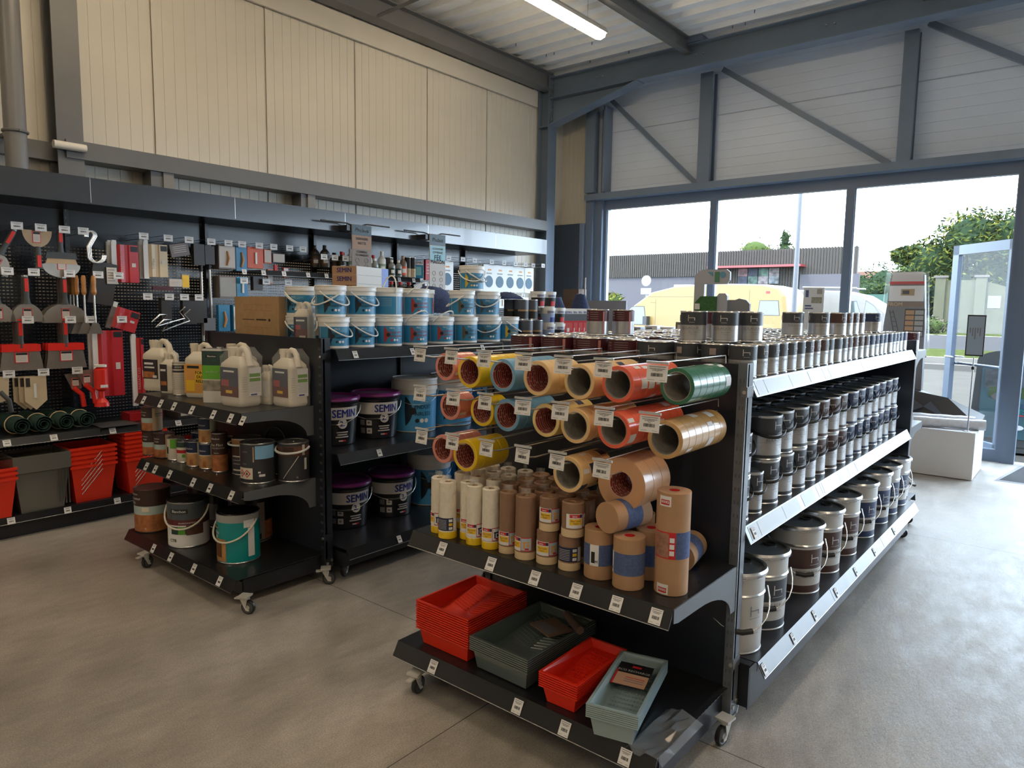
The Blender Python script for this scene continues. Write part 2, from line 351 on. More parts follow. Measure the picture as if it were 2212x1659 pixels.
# glazing
def glass_mat():
    m = bpy.data.materials.new('window_glass'); m.use_nodes = True; nt = m.node_tree; nt.nodes.clear()
    o = nt.nodes.new('ShaderNodeOutputMaterial'); mx = nt.nodes.new('ShaderNodeMixShader'); t = nt.nodes.new('ShaderNodeBsdfTransparent'); g = nt.nodes.new('ShaderNodeBsdfGlossy')
    t.inputs[0].default_value = (.97, .97, .97, 1); g.inputs['Roughness'].default_value = .02; mx.inputs[0].default_value = .02
    nt.links.new(t.outputs[0], mx.inputs[1]); nt.links.new(g.outputs[0], mx.inputs[2]); nt.links.new(mx.outputs[0], o.inputs[0]); return m
GLASS = glass_mat()
def window(name, x0, x1, z0=0., z1=3.19, bot=.13):
    m = MB(); t = .045; y0, y1 = YW+.0, YW+.09
    m.box(x0, y0, z1-.135, x1, y1, z1, ANTH); m.box(x0, y0, z0, x1, y1, z0+bot, ANTH)
    m.box(x0, y0, z0+bot, x0+t, y1, z1-.135, ANTH); m.box(x1-t, y0, z0+bot, x1, y1, z1-.135, ANTH)
    m.box(x0+t, y0+.02, z0+bot, x0+t+.012, y1, z1-.135, mat('frame_gasket_light', (.22, .27, .33), .3)); m.box(x1-t-.012, y0+.02, z0+bot, x1-t, y1, z1-.135, MT['frame_gasket_light'])
    o = struct(name, m); g = MB(); g.box(x0+t, y0+.045, z0+bot, x1-t, y0+.053, z1-.135, GLASS); g.build('glass_pane', o); return o
window('window_1', -5.80, -4.085); window('window_2', -4.085, -2.37); window('window_3', -2.37, -.69)
window('window_4', 1.9, 4.2); window('window_5', 4.2, 6.6); window('window_6', 6.6, 8.9)
m = MB(); m.box(-.69, YW-.04, 0, -.56, YW+.10, 3.19, ANTH); m.box(1.78, YW-.04, 0, 1.9, YW+.1, 3.19, ANTH); m.box(-.56, YW, 3.05, 1.78, YW+.09, 3.19, ANTH); struct('trim_24', m)
# open glazed door leaf, folded outwards behind window_3
hx, hy, ex, ey = -.70, 9.33, -1.37, 10.06
d = Vector((ex-hx, ey-hy, 0)); Ld = d.length; ang = math.atan2(d.y, d.x)
m = MB(); T = .028
m.box(0, -T, .02, .09, T, 2.40, ANTH); m.box(Ld-.10, -T, .02, Ld, T, 2.40, ANTH); m.box(0, -T, 2.29, Ld, T, 2.40, ANTH); m.box(0, -T, .02, Ld, T, .16, ANTH)
dr = m.build('door_1', None, (hx, hy, 0), ang, 'structure')
g = MB(); g.box(.09, -.004, .16, Ld-.10, .004, 2.29, GLASS); g.build('glass_pane', dr)
g = MB(); g.tube([(Ld-.06, .03, 1.08), (Ld-.06, .07, 1.08), (Ld-.20, .07, 1.08)], .011, STEEL); g.tube([(Ld-.06, -.03, 1.08), (Ld-.06, -.07, 1.08), (Ld-.20, -.07, 1.08)], .011, STEEL); g.build('door_handle', dr)
g = MB(); g.tube([(.1, -.08, .70), (.16, -.09, .98), (.24, -.09, 1.0), (Ld-.1, -.09, 1.0), (Ld-.1, -.03, 1.0)], .016, ANTH); g.build('push_bar', dr)
# ---- strip lamps under the roof
LAMPON = mat('lamp_tube', (1.0, .80, .55), .5, emit=24.0)
def lamp(x, y, z, label):
    t = thing('strip_light', label, 'ceiling light', (x, y, z), 0, None)
    m = MB(); prof = [(-.075, .0), (-.075, .03), (-.05, .065), (.05, .065), (.075, .03), (.075, 0)]
    m.loft([[(a, yy, b) for a, b in prof] for yy in (-.79, .79)], mat('lamp_housing', (.55, .52, .47), .4)); m.build('housing', t)
    m = MB(); prof = [(.072, 0), (.055, -.045), (0, -.062), (-.055, -.045), (-.072, 0)]
    m.loft([[(a*s_, yy, b*s_) for a, b in prof] for yy, s_ in ((-.79, .4), (-.765, 1), (.765, 1), (.79, .4))], LAMPON, smooth=True); m.build('diffuser', t)
    m = MB()
    for yy in (-.5, .5): m = MB(); m.tube([(0, yy, .06), (0, yy, ZC-z)], .002, STEEL, 4); m.build('suspension_wire', t)
    return t
lamp(-4.47, 6.15, 4.60, 'lit warm strip lamp hanging under the ribbed metal roof')
for x, y in ((-4.47, 2.6), (-4.47, -1.5), (-.6, 2.2), (-.6, -1.8), (3.5, 1.5), (3.5, -3), (-2.5, -4.5)):
    t = lamp(x, y, 4.60, 'lit warm strip lamp in the part of the hall nearest the viewer'); t['group'] = 'strip lamps behind the viewer'
# ================================================================ SHELVING
def perf_mat(name, axes, pitch, hw, hh, col, rough=.26, lo=None):
    """thin sheet steel with real see-through perforations on a grid"""
    m, nt, b = node_mat(name); N = nt.nodes.new; L = nt.links.new
    b.inputs['Base Color'].default_value = (*col, 1); b.inputs['Roughness'].default_value = rough
    tc = N('ShaderNodeTexCoord'); sp = N('ShaderNodeSeparateXYZ'); L(tc.outputs['Object'], sp.inputs[0]); ms = []
    for ax, h in zip(axes, (hw, hh)):
        a = N('ShaderNodeMath'); a.operation = 'DIVIDE'; L(sp.outputs[ax], a.inputs[0]); a.inputs[1].default_value = pitch
        f = N('ShaderNodeMath'); f.operation = 'FRACT'; L(a.outputs[0], f.inputs[0])
        s = N('ShaderNodeMath'); s.operation = 'SUBTRACT'; L(f.outputs[0], s.inputs[0]); s.inputs[1].default_value = .5
        d = N('ShaderNodeMath'); d.operation = 'ABSOLUTE'; L(s.outputs[0], d.inputs[0])
        g = N('ShaderNodeMath'); g.operation = 'LESS_THAN'; L(d.outputs[0], g.inputs[0]); g.inputs[1].default_value = h/pitch/2; ms.append(g)
    k = N('ShaderNodeMath'); k.operation = 'MULTIPLY'; L(ms[0].outputs[0], k.inputs[0]); L(ms[1].outputs[0], k.inputs[1]); last = k
    if lo is not None:
        g = N('ShaderNodeMath'); g.operation = 'LESS_THAN'; L(sp.outputs[axes[1]], g.inputs[0]); g.inputs[1].default_value = lo
        k2 = N('ShaderNodeMath'); k2.operation = 'MULTIPLY'; L(last.outputs[0], k2.inputs[0]); L(g.outputs[0], k2.inputs[1]); last = k2
    inv = N('ShaderNodeMath'); inv.operation = 'SUBTRACT'; inv.inputs[0].default_value = 1; L(last.outputs[0], inv.inputs[1]); L(inv.outputs[0], b.inputs['Alpha'])
    return m
PERFW = perf_mat('perforated_black_steel', ('Y', 'Z'), .025, .0160, .0075, (.014, .017, .024), .24, lo=2.0)
PERFS = perf_mat('perforated_black_shelf', ('X', 'Y'), .028, .0055, .0055, (.012, .013, .016), .3)
_tagm = {}
def price_tag(parent, loc, rot=(0, 0, 0), w=.042, h=.05, name='price_tag'):
    """paper shelf ticket facing local -y"""
    k = (w, h, name)
    if k not in _tagm:
        m = MB(); m.box(-w/2, -.0008, -h/2, w/2, .0, h/2, WHITE)
        for i, (zz, ww) in enumerate(((.40, .8), (.28, .74), (.20, .5))): m.box(-w*ww/2, -.0013, h*zz-.001, w*ww/2, -.0008, h*zz+.001, GREYTXT)
        random.seed(5)
        x = -w*.28
        while x < w*.28:
            d = random.choice((.0008, .0012, .0018)); m.box(x, -.0013, -h*.18, x+d, -.0008, h*.02, BLK); x += d+random.choice((.0008, .0014))
        m.box(-w*.42, -.0013, -h*.40, -w*.1, -.0008, -h*.38, GREYTXT); m.box(w*.15, -.0013, -h*.40, w*.42, -.0008, -h*.38, GREYTXT)
        o = m.build(name, parent); _tagm[k] = o.data
    else:
        o = bpy.data.objects.new(name, _tagm[k]); COL.objects.link(o); o.parent = parent
    o.location = loc; o.rotation_euler = rot; return o
ZINC = mat('zinc_plate', (.60, .59, .56), .32, .35)
def caster(parent, x, y, a=0.):
    m = MB(); m.box(-.028, -.028, .092, .028, .028, .10, ZINC); m.lathe([(.022, .078), (.024, .092)], ZINC, 16); m.lathe([(0, .078), (.022, .078)], ZINC, 16)
    for s in (-1, 1): m.prism([(-.02, .082), (.02, .082), (.012, .04), (.03, .028), (.03, .02), (.012, .022), (-.004, .05)], .003*s, ZINC, org=(0, s*.014, 0))
    m.box(-.055, -.012, .078, -.02, .012, .084, ZINC)
    c = m.build('caster', parent, (x, y, 0), a)
    m = MB(); R = .037; m.M = Matrix.Translation((.018, 0, R)) @ Matrix.Rotation(pi/2, 4, 'X')
    m.lathe([(0, -.009), (.012, -.011), (.026, -.008), (.030, -.010), (R-.002, -.010), (R, -.007), (R, .007), (R-.002, .010), (.030, .010), (.026, .008), (.012, .011), (0, .009)],
            [ZINC, MT['grey_rubber'], MT['grey_rubber'], BLACKP, BLACKP, BLACKP, BLACKP, BLACKP, MT['grey_rubber'], MT['grey_rubber'], ZINC], 28)
    m.build('wheel', c); return c
def shelf_x(parent, x0, x1, yb, yf, z, tags, rail=(.032, .058), arch=True, name='shelf', sides=True, tagz=None):
    """shelf running along x whose front edge (price rail) is at y = yf; yb is the wall side"""
    s = 1 if yb > yf else -1; m = MB(); m.box(x0, yf, z-.004, x1, yb, z, PERFS if s > 0 else BLACK); m.box(x0, yf, z-.03, x1, yf+.002*s, z, BLACK)
    a, b = rail; out = -s*a
    m.loft([[(x, yf, z), (x, yf+out, z-b), (x, yf+out+.004*s, z-b-.002), (x, yf+.006*s, z-.003)] for x in (x0, x1)], mat('black_rail', (.018, .019, .022), .2))
    m.tube([(x0, yf+out, z-b), (x1, yf+out, z-b)], .0016, STEEL, 5)
    o = m.build(name, parent)
    if arch:
        for xx in (x0-.003, x1):
            pts = [(0, 0), (abs(yb-yf), 0), (abs(yb-yf), -.17)] + [(abs(yb-yf)*(1-.10-.55*(1-cos(t))), -.17+.115*sin(t)) for t in [i*pi/16 for i in range(9)]] + [(.03, -.052), (0, -.045)]
            mm = MB(); mm.prism(pts, .003, mat('bracket_steel', (.11, .12, .135), .35), org=(xx, yf, z-.002), U=(0, s, 0), V=(0, 0, 1), W=(1, 0, 0)); mm.build('bracket', o)
    ang = math.atan2(a, b)
    for tx in tags: price_tag(o, (tx, yf-s*(a*.5+.004), z-b*.5-.002), (s*-ang if s > 0 else ang, 0, 0 if s > 0 else pi))
    return o
def shelf_y(parent, y0, y1, xb, xf, z, tags, rail=(.028, .055), mrail=None, arch=False, strip=False, tw=.034, name='shelf'):
    """shelf along y, front at x = xf (faces +x when xf > xb)"""
    s = 1 if xf > xb else -1; m = MB(); m.box(xb, y0, z-.004, xf, y1, z, BLACK); m.box(xf-.002*s, y0, z-.035, xf, y1, z, BLACK)
    a, b = rail; mr = mrail or MT['black_rail']
    o_ = [[(xf, y, z), (xf+a*s, y, z-b), (xf+(a-.004)*s, y, z-b-.002), (xf-.004*s, y, z-.003)] for y in (y0+.002, y1-.002)]
    if s > 0: o_.reverse()
    m.loft(o_, mr); m.tube([(xf+a*s, y0, z-b), (xf+a*s, y1, z-b)], .0018, STEEL, 5)
    o = m.build(name, parent); ang = math.atan2(a, b)
    if arch:
        for yy in (y0, y1-.003):
            W_ = abs(xf-xb); pts = [(0, 0), (W_, 0), (W_, -.045), (W_-.03, -.052)] + [(W_*(.10+.55*(1-cos(t))), -.17+.115*sin(t)) for t in [i*pi/16 for i in range(8, -1, -1)]] + [(0, -.17)]
            mm = MB(); mm.prism(pts, .003, MT['bracket_steel'], org=(xb, yy, z-.002), U=(s, 0, 0), V=(0, 0, 1), W=(0, 1, 0)); mm.build('bracket', o)
    if strip:
        mm = MB(); random.seed(int(y0*100)); yy = y0+.03
        while yy < y1-.05:
            ln = min(random.uniform(.08, .3), y1-.02-yy)
            vs = [(xf+(a*t+.0015)*s, q, z-b*t-.001) for t in (.08, .9) for q in (yy, yy+ln)]; mm.add(vs, [(0, 1, 3, 2)], RAILW if random.random() < .7 else RAILC); yy += ln+random.choice((.003, .05))
        mm.build('label_strip', o)
    for ty in tags: price_tag(o, (xf+s*(a*.5+.005), ty, z-b*.5-.002), (-ang, 0, s*pi/2), w=tw, h=.044)
    return o
def upright(parent, x0, x1, y0, y1, z0, z1, face, side=None, cpos=None):
    m = MB(); m.box(x0, y0, z0, x1, y1, z1, side or BLACK); zz = z0+.12
    sl = mat('slot_edge', (.10, .11, .13), .4)
    while zz < z1-.03:
        yy = y0-.0006 if face < 0 else y1+.0006
        for xx in ((x0*.7+x1*.3), (x0*.3+x1*.7)): m.box(xx-.003, yy-.0004, zz, xx+.003, yy+.0004, zz+.014, sl)
        zz += .05
    return m.build('upright', parent)
SIDE = mat('brushed_upright_side', (.16, .175, .20), .28, .3, noise=.2, nscale=14)
def end_unit(label, xl, xr, yb, s, shelves, zb, yfb, base_tags, group=None, ztop=1.405, casters=True, side=None, cpos=None):
    """shelving facing s (-1 towards the viewer); yb is the back panel plane"""
    t = thing('end_display_unit', label, 'shelving', ((xl+xr)/2, yb, 0), 0, group)
    K = Matrix.Translation((-(xl+xr)/2, -yb, 0))
    o = []
    m = MB(); m.box(xl, yb, .13, xr, yb-s*.012, ztop, DARKBACK); o.append(m.build('back_panel', t))
    o.append(upright(t, xr-.034, xr, min(yb-.01, yb+.05), max(yb-.01, yb+.05), .07, ztop+.005, s, side or SIDE)); o.append(upright(t, xl, xl+.034, yb-.01, yb+.05, .07, ztop+.005, s))
    for z, yf, xa, xb_, tg in shelves: o.append(shelf_x(t, xa, xb_, yb, yf, z, tg))
    b = shelf_x(t, xl, xr-.015, yb, yfb, zb, base_tags, arch=False, name='base_shelf'); o.append(b)
    m = MB(); e = .05*(-s); zc = .058
    m.box(xl+.03, yfb+e, zc, xr-.035, yfb+e*1.06, zb-.03, BLACK); m.box(xl+.03, yfb+e, zc, xl+.033, yb, zb-.03, BLACK); m.box(xr-.038, yfb+e, zc, xr-.035, yb, zb-.02, BLACK)
    m.box(xr-.034, yfb+e, zb-.022, xr-.03, yb, zb-.014, BLACK); o.append(m.build('plinth', t))
    m = MB()
    for zz, yy in ((.10, yb+.01), (.115, yb+.04)):
        m.M = Matrix.Translation((xr, yy, zz)) @ Matrix.Rotation(pi/2, 4, 'Y'); m.lathe([(.009, 0), (.009, .005), (0, .005)], STEEL, 8)
    o.append(m.build('bolt', t))
    for zz in (1.315, zb+.105):   # clips that join the end unit to the run behind it
        m = MB(); m.box(xr-.02, yb-.012, zz-.028, xr+.004, yb+.05, zz+.010, mat('clip_steel', (.20, .21, .23), .3, .4) if side is None else BLACK); m.M = Matrix.Translation((xr-.006, yb-.0125, zz-.010)) @ Matrix.Rotation(pi/2, 4, 'X'); m.lathe([(.007, 0), (.007, .004), (0, .004)], CHROME, 8); o.append(m.build('joining_clip', t))
    for x_, y_, a_ in cpos or ((xl+.08, yfb+e*1.6, 0), (xr-.06, yfb+e*1.6, 0), (xl+.08, yb-.02*(-s), 0), (xr-.02, yb+.0, 0)): o.append(caster(t, x_, y_, a_))
    for q in o: q.location = Vector(q.location)+Vector((-(xl+xr)/2, -yb, 0))
    return t
end_unit('black end display on casters with tape rolls hooked above paint trays', -2.19, -.95, 2.5, -1,
         [(.66, 1.985, -2.15, -.955, (-1.96, -1.70, -1.49, -1.31, -1.15, -1.005))], .18, 1.935, (-1.96, -1.52, -1.31, -1.07), cpos=((-2.05, 1.905, 1.8), (-1.05, 1.95, 1.6), (-2.05, 2.40, 0), (-.945, 2.43, -1.7)))
end_unit('black end display on casters holding jugs, tins and wood-stain cans', -4.64, -3.34, 2.4, -1,
         [(1.02, 1.955, -4.66, -3.44, (-4.55, -4.32, -4.15, -3.935, -3.695, -3.515, -3.425+.03)), (.60, 1.95, -4.66, -3.43, (-4.54, -4.42, -4.23, -3.94, -3.75, -3.52))], .16, 1.85, (-4.257, -4.036, -3.763, -3.485), side=BLACK, cpos=((-4.31, 1.80, 1.9), (-3.285, 1.86, .5), (-4.5, 2.3, 0), (-3.30, 2.37, .9)))
end_unit('black end display at the window end of the grey tin gondola', -2.19, -.95, 5.59, 1,
         [(.79, 6.05, -2.15, -.955, ()), (1.33, 6.0, -2.15, -.955, ())], .22, 6.08, ())
def gondola(label, xc, half, y0, bays, zt, levels, zb, xfb, xft, facing, tags, strip, name='gondola_shelving'):
    """double-sided run along y; facing = +1 side gets all levels, both sides get the top shelf"""
    t = thing(name, label, 'shelving', (xc, y0, 0)); o = []
    y1 = y0+sum(bays)
    m = MB(); m.box(xc-.012, y0, .1, xc+.012, y1, zt+.05, DARKBACK); o.append(m.build('back_panel', t))
    yy = y0
    for b in bays: o.append(upright(t, xc-.03, xc+.03, yy, yy+.03, .08, zt+.05, -1)); yy += b
    yy = y0
    for i, b in enumerate(bays):
        for s in (1, -1):
            for j, z in enumerate([zt]+list(levels)):
                if s < 0 and j > 0: tg = ()
                else: tg = [q for q in tags[j] if yy < q < yy+b] if s > 0 else ()
                xf = xc+s*(half if j == 0 else half+.005)
                o.append(shelf_y(t, yy, yy+b, xc+s*.03, xf, z, tg, mrail=(RAILC if strip else None), strip=strip and s > 0, rail=(.03, .06)))
            o.append(shelf_y(t, yy, yy+b, xc+s*.03, xc+s*xfb, zb, [q for q in tags[-1] if yy < q < yy+b] if s > 0 else (), mrail=(RAILC if strip else None), strip=False, rail=(.03, .055), name='base_shelf', tw=.032))
            m = MB(); m.box(xc+s*(xfb-.03), yy, .085, xc+s*(xfb-.034), yy+b, zb-.035, BLACK); m.box(xc+s*.03, yy+.01, .085, xc+s*(xfb-.03), yy+.013, zb-.03, BLACK); o.append(m.build('plinth', t))
            o.append(caster(t, xc+s*(xfb-.11), yy+.08 if i == 0 else yy+.02, random.uniform(-2, -1)))
            if i == len(bays)-1: o.append(caster(t, xc+s*(xfb-.10), yy+b-.12, -1.4)); o.append(caster(t, xc+s*(xfb-.10), yy+b-.02, -1.2))
        yy += b
    for q in o: q.location = Vector(q.location)+Vector((-xc, -y0, 0))
    return t
gondola('black double-sided gondola on casters filled with grey and navy paint tins', -1.57, .605, 2.555, (.93, 1.02, 1.03), 1.345, (.79,), .285, .69, None, 1,
        ((), (2.62,), (2.58, 2.91, 3.2, 3.54, 3.9, 4.3, 4.8)), True)
gondola('black double-sided gondola on casters with blue and black filler buckets', -3.93, .63, 2.455, (1.02, 1.03, 1.03), 1.345, (.745,), .20, .71, None, 1,
        ((2.58, 3.025, 3.68, 4.02), (2.75, 4.0), (2.84, 4.1)), False)
# ---- wall shelving along the left wall
SEAMS = [-.1, .97, 2.04, 3.12, 4.22, 5.29, 6.38, 7.38]
WD = ['at the far left with round taping knives', 'with taping knives and red trowels above red tubs', 'with roller frames and brush packs', 'with chemical bottles on a high shelf', 'behind the hanging tall sign boards', 'with dust mask packs', 'at the far end by the corner column']
HDR = mat('black_header_gloss', (.028, .032, .042), .2, 0, .9, coat=.15)
for i in range(len(SEAMS)-1):
    a, b = SEAMS[i], SEAMS[i+1]
    t = thing('wall_shelving_bay', 'black wall shelving bay %s' % WD[i], 'shelving', (-5.8, a, 0), 0, None)
    m = MB(); m.add([(-.22, 0, .08), (-.22, b-a, .08), (-.22, b-a, 2.42), (-.22, 0, 2.42)], [(3, 2, 1, 0)], PERFW); m.build('back_panel', t)
    m = MB(); m.box(.30, .002, 2.272, .303, b-a-.002, 2.452, HDR); m.box(-.2, .002, 2.27, .30, b-a-.002, 2.273, BLACK); m.box(.296, -.002, 2.28, .3035, .0015, 2.44, STEEL); m.build('header_panel', t)
    m = MB(); m.box(-.22, -.016, .08, -.17, .016, 2.42, BLACK)
    zz = .3
    while zz < 2.4: m.box(-.1698, -.006, zz, -.169, -.001, zz+.02, MT['slot_edge']); zz += .05
    m.build('upright', t)
    if i < 5:
        o = shelf_y(t, 0, b-a, -.18, .27, .68, [q-a for q in ((1.46, 1.735) if i == 1 else (2.116, 2.6) if i == 2 else (3.3, 3.8) if i == 3 else ())], rail=(.025, .05), tw=.045)
    if i == 4 or i == 3: shelf_y(t, (.05 if i == 4 else .28), b-a-.02, -.18, .2, 1.885, (.12, .3, .5, .75, .95), rail=(.012, .045), tw=.04)
    o = shelf_y(t, 0, b-a, -.18, .30, .155, [q-a for q in ((1.45, 1.788) if i == 1 else (2.117, 2.7) if i == 2 else ())], rail=(.012, .045), tw=.045, name='base_shelf')
    m = MB(); m.box(.25, 0, 0, .255, b-a, .12, BLACK); m.build('plinth', t)
# ================================================================ PAINT TINS AND PAILS OF THE GREY GONDOLA
BANDC = {'grey': C('3B4048'), 'brown': C('4A332E'), 'navy': C('22345A'), 'burgundy': C('4B1C26'), 'black': C('16181C')}
BM = {k: mat('tin_band_'+k, v, .4) for k, v in BANDC.items()}
LBLSILVER = mat('brushed_silver_print', (.48, .48, .49), .3, .75, noise=.06, nscale=60)
LOGOM = mat('logo_light_grey', (.55, .55, .56), .5)
LIDM = mat('tin_lid_steel', (.55, .54, .52), .25, .95)
LIDG = mat('lid_dark_grey', (.09, .105, .12), .32)
def hlogo(m, r, a, z, s, mt):
    """upright bar, cross bar and short leg"""
    w_ = .09*s; q = r+.0009
    def R(x0, x1, z0, z1): m.patch(q, a+x0/r, a+x1/r, z+z0, z+z1, mt)
    R(-.5*s, -.5*s+w_, -.42*s, .42*s); R(-.5*s, .42*s, -.02*s, .07*s); R(.42*s-w_, .42*s, -.30*s, .0)
def tin(name, cat, r, h, band, word, logo_a=.55, frac=.45, dots=False, word2='LAQUE MATE'):
    def fn():
        t = thing(name, '', cat)
        m = MB(); zb = h*(1-frac)
        m.lathe([(0, .003), (r-.004, .003), (r-.001, 0), (r, .003), (r-.0015, .006), (r-.0015, .010), (r-.0015, h*.09), (r-.0015, zb), (r-.0015, h-.006), (r, h-.003), (r-.001, h), (r-.003, h-.001)],
                [TIN, TIN, TIN, TIN, TIN, BM[band], LBLSILVER, BM[band], TIN, TIN, TIN], 32); m.build('tin_body', t)
        m = MB(); m.lathe([(0, h-.006), (r*.60, h-.006), (r*.62, h-.003), (r*.74, h-.003), (r*.76, h-.007), (r*.84, h-.007), (r*.86, h-.001), (r-.003, h-.001)][::-1], LIDM, 28); m.build('lid', t)
        m = MB()
        if dots:
            for i, (dx, dz) in enumerate(((-.5, .35), (-.2, .35), (-.5, 0), (-.2, 0), (-.2, -.35))): m.ctext('o', h*.12, r+.0006, logo_a-1.0+dx*.5, zb+h*frac*.5+dz*h*.3, LOGOM)
            for k in range(4): m.patch(r+.0004, logo_a-.85, logo_a-.1, zb+h*frac*(.2+.18*k), zb+h*frac*(.2+.18*k)+.0008, LOGOM)
            m.patch(r+.0004, logo_a+.35, logo_a+.5, .012, h-.01, mat('pale_red_strip', (.5, .2, .18), .5))
        else:
            hlogo(m, r, logo_a, zb+h*frac*.5, h*.24, LOGOM); m.patch(r+.0004, logo_a-.22, logo_a+.2, zb+h*frac*.18, zb+h*frac*.20, LOGOM)
            m.ctext(word, h*.105, r+.0008, logo_a-.12, zb-h*.10, GREYTXT, sx=1.25)
            m.patch(r+.0004, logo_a-.95, logo_a+.75, zb-h*.165, zb-h*.160, GREYTXT)
            m.ctext(word2, h*.05, r+.0008, logo_a+.12, zb-h*.225, GREYTXT); m.ctext('SATIN 1L', h*.045, r+.0008, logo_a+.12, zb-h*.29, GREYTXT)
            m.patch(r+.0004, logo_a-1.9, logo_a-1.45, zb+h*frac*.25, zb+h*frac*.7, mat('hazard_panel', (.33, .27, .25), .5))
        m.build('label', t); return t
    return Proto(fn)
TIN_S = {b: tin('paint_tin', 'paint tin', .054, .124, b, wd) for b, wd in (('grey', 'ELILAQUE'), ('brown', 'HYDRALK'), ('navy', 'HALOVI'))}
TIN_S['burgundy'] = tin('paint_tin', 'paint tin', .054, .124, 'burgundy', '', dots=True)
random.seed(11)
rows = [-1.03, -1.145, -1.26, -1.375, -1.49]
RW = ['front', 'second', 'third', 'fourth', 'back']
def zone(i): return 'grey' if i < 7 or 9 <= i < 12 else 'brown' if i < 16 else 'navy'
for j, x in enumerate(rows):
    if j == 4: ys = [2.64+.115*i for i in range(1, 24)]
    else: ys = [2.645+.115*i for i in range(25)]
    for i, y in enumerate(ys):
        c = zone(i)
        if j and random.random() < .1: continue
        if x < -1.3 and i < 2: continue
        TIN_S[c].place((x+random.uniform(-.004, .004), y, 1.345), pi/2-.45+random.uniform(-.35, .35) if j or i > 2 else (.1, .8, .95)[i],
                       '%s-banded small tin, %s in the %s row, aisle side of gondola top' % (c, ORD[i], RW[j]), 'small tins packed on the grey gondola top')
# near-end rank of wider tins and the burgundy side
TIN_W = tin('wide_paint_tin', 'paint tin', .082, .124, 'grey', 'ELILAQUE', logo_a=.1)
for i, (x, a) in enumerate(((-1.40, .15),)):
    TIN_W.place((x, 2.655, 1.345), a, 'wide grey-banded paint tin behind the hooked tapes at the near gondola end')
TIN_WB = tin('wide_paint_tin', 'paint tin', .082, .124, 'burgundy', '', dots=True, logo_a=.6)
for i, (x, y) in enumerate(((-2.085, 2.66), (-1.915, 2.675), (-1.745, 2.69), (-1.57, 2.70))):
    TIN_WB.place((x, y, 1.345), .1*i-.2, 'wide burgundy-banded tin, %s from the left behind the pink tape hooks' % ORD[i])
for j, x in enumerate((-2.12, -2.0, -1.885, -1.77, -1.655)):
    for i in range(22 if j else 20):
        if random.random() < .12: continue
        c = 'burgundy' if (i < 9 or j > 2 and i < 14) else 'grey'
        TIN_S[c].place((x+random.uniform(-.004, .004), 2.84+.115*i, 1.345), random.uniform(-2.2, 1.2), '%s-banded small tin, %s along row %s, far gondola side' % (c, ORD[i], ('one', 'two', 'three', 'four', 'five')[j]), 'small tins packed on the far side of the grey gondola top')
# upper layer
ZU = 1.345+.1245
UP = [('grey', -1.262, 2.70, .1, 'leftmost of three standing above the orange tape'), ('grey', -1.153, 2.76, .1, 'middle of three standing above the orange tape'),
      ('grey', -1.10, 2.88, .5, 'rightmost of three standing above the orange tape'), ('burgundy', -1.29, 3.02, .9, 'behind the three grey tins'), ('grey', -1.34, 3.42, .4, 'standing behind the small burgundy tin'),
      ('grey', -1.22, 3.79, .5, 'with a blank look left of the pair'), ('grey', -1.13, 3.93, .6, 'in the middle of the upper row'), ('brown', -1.09, 4.10, .9, 'first brown one of the upper row'), ('brown', -1.09, 4.23, 1., 'second brown one of the upper row'),
      ('brown', -1.09, 4.36, 1.1, 'third brown one of the upper row'), ('brown', -1.09, 4.49, 1.2, 'last brown one of the upper row'), ('navy', -1.12, 5.03, .7, 'alone near the window end'),
      ('burgundy', -1.2, 5.42, .9, 'beside the ladder display')]
for c, x, y, a, lb in UP: TIN_S[c].place((x, y, ZU), a-.35, '%s-banded small tin on the upper layer, %s' % (c, lb))
for i, (x, y) in enumerate(((-1.849, 2.90), (-1.775, 3.015))): TIN_S['burgundy'].place((x, y, ZU), .15, 'burgundy and silver paint tin standing on the lids, %s of the pair' % ('left' if i == 0 else 'right'))
for i in range(3): TIN_S['burgundy'].place((-1.02-.09*i, 5.78+.06*i, 1.335), 1.2, 'burgundy tin on the far end display, %s from the aisle' % ORD[i])
# ---- 2.5 litre tins with black strap handles, stacked two high on the middle shelf
def handle_tin(r, h, band, word):
    def fn():
        t = thing('handled_paint_tin', '', 'paint tin'); zb = h*.56; a = .45
        m = MB(); m.lathe([(0, .003), (r-.004, .003), (r-.001, 0), (r, .003), (r-.002, .007), (r-.002, h*.04), (r-.002, h*.11), (r-.002, zb), (r-.002, h-.012), (r, h-.008), (r, h-.002), (r-.002, h)],
                          [TIN, TIN, TIN, TIN, TIN, BM[band], LBLSILVER, BM[band], TIN, TIN, TIN], 36); m.build('tin_body', t)
        m = MB(); m.lathe([(0, h-.005), (r*.80, h-.005), (r*.84, h-.002), (r*.93, h-.001), (r-.002, h)][::-1], mat('tin_lid_dark', (.11, .13, .15), .3, .2), 32); m.build('lid', t)
        m = MB(); pts = []
        for k in range(17):
            b = -1.35+2.7*k/16; s_ = cos(b*pi/2.7); pts.append(((r+.003+.022*s_)*sin(b), -(r+.003+.022*s_)*cos(b), h*.80-h*.26*s_))
        m.loft([[(x, y, z-.006), (x*1.02, y*1.02, z-.006), (x*1.02, y*1.02, z+.006), (x, y, z+.006)] for x, y, z in pts], BLACKP, smooth=True); m.build('handle', t)
        m = MB(); hlogo(m, r, a, zb+(h-zb)*.5, h*.22, LOGOM); m.patch(r+.0003, a-.22, a+.2, zb+h*.05, zb+h*.055, LOGOM)
        m.ctext(word, h*.085, r+.0008, a-.15, zb-h*.11, GREYTXT, sx=1.25); m.patch(r+.0003, a-1.1, a+.7, zb-h*.17, zb-h*.165, GREYTXT); m.ctext('LAQUE SATIN', h*.045, r+.0008, a+.15, zb-h*.22, GREYTXT); m.ctext('2.5L', h*.045, r+.0008, a+.2, zb-h*.28, GREYTXT)
        m.build('label', t); return t
    return Proto(fn)
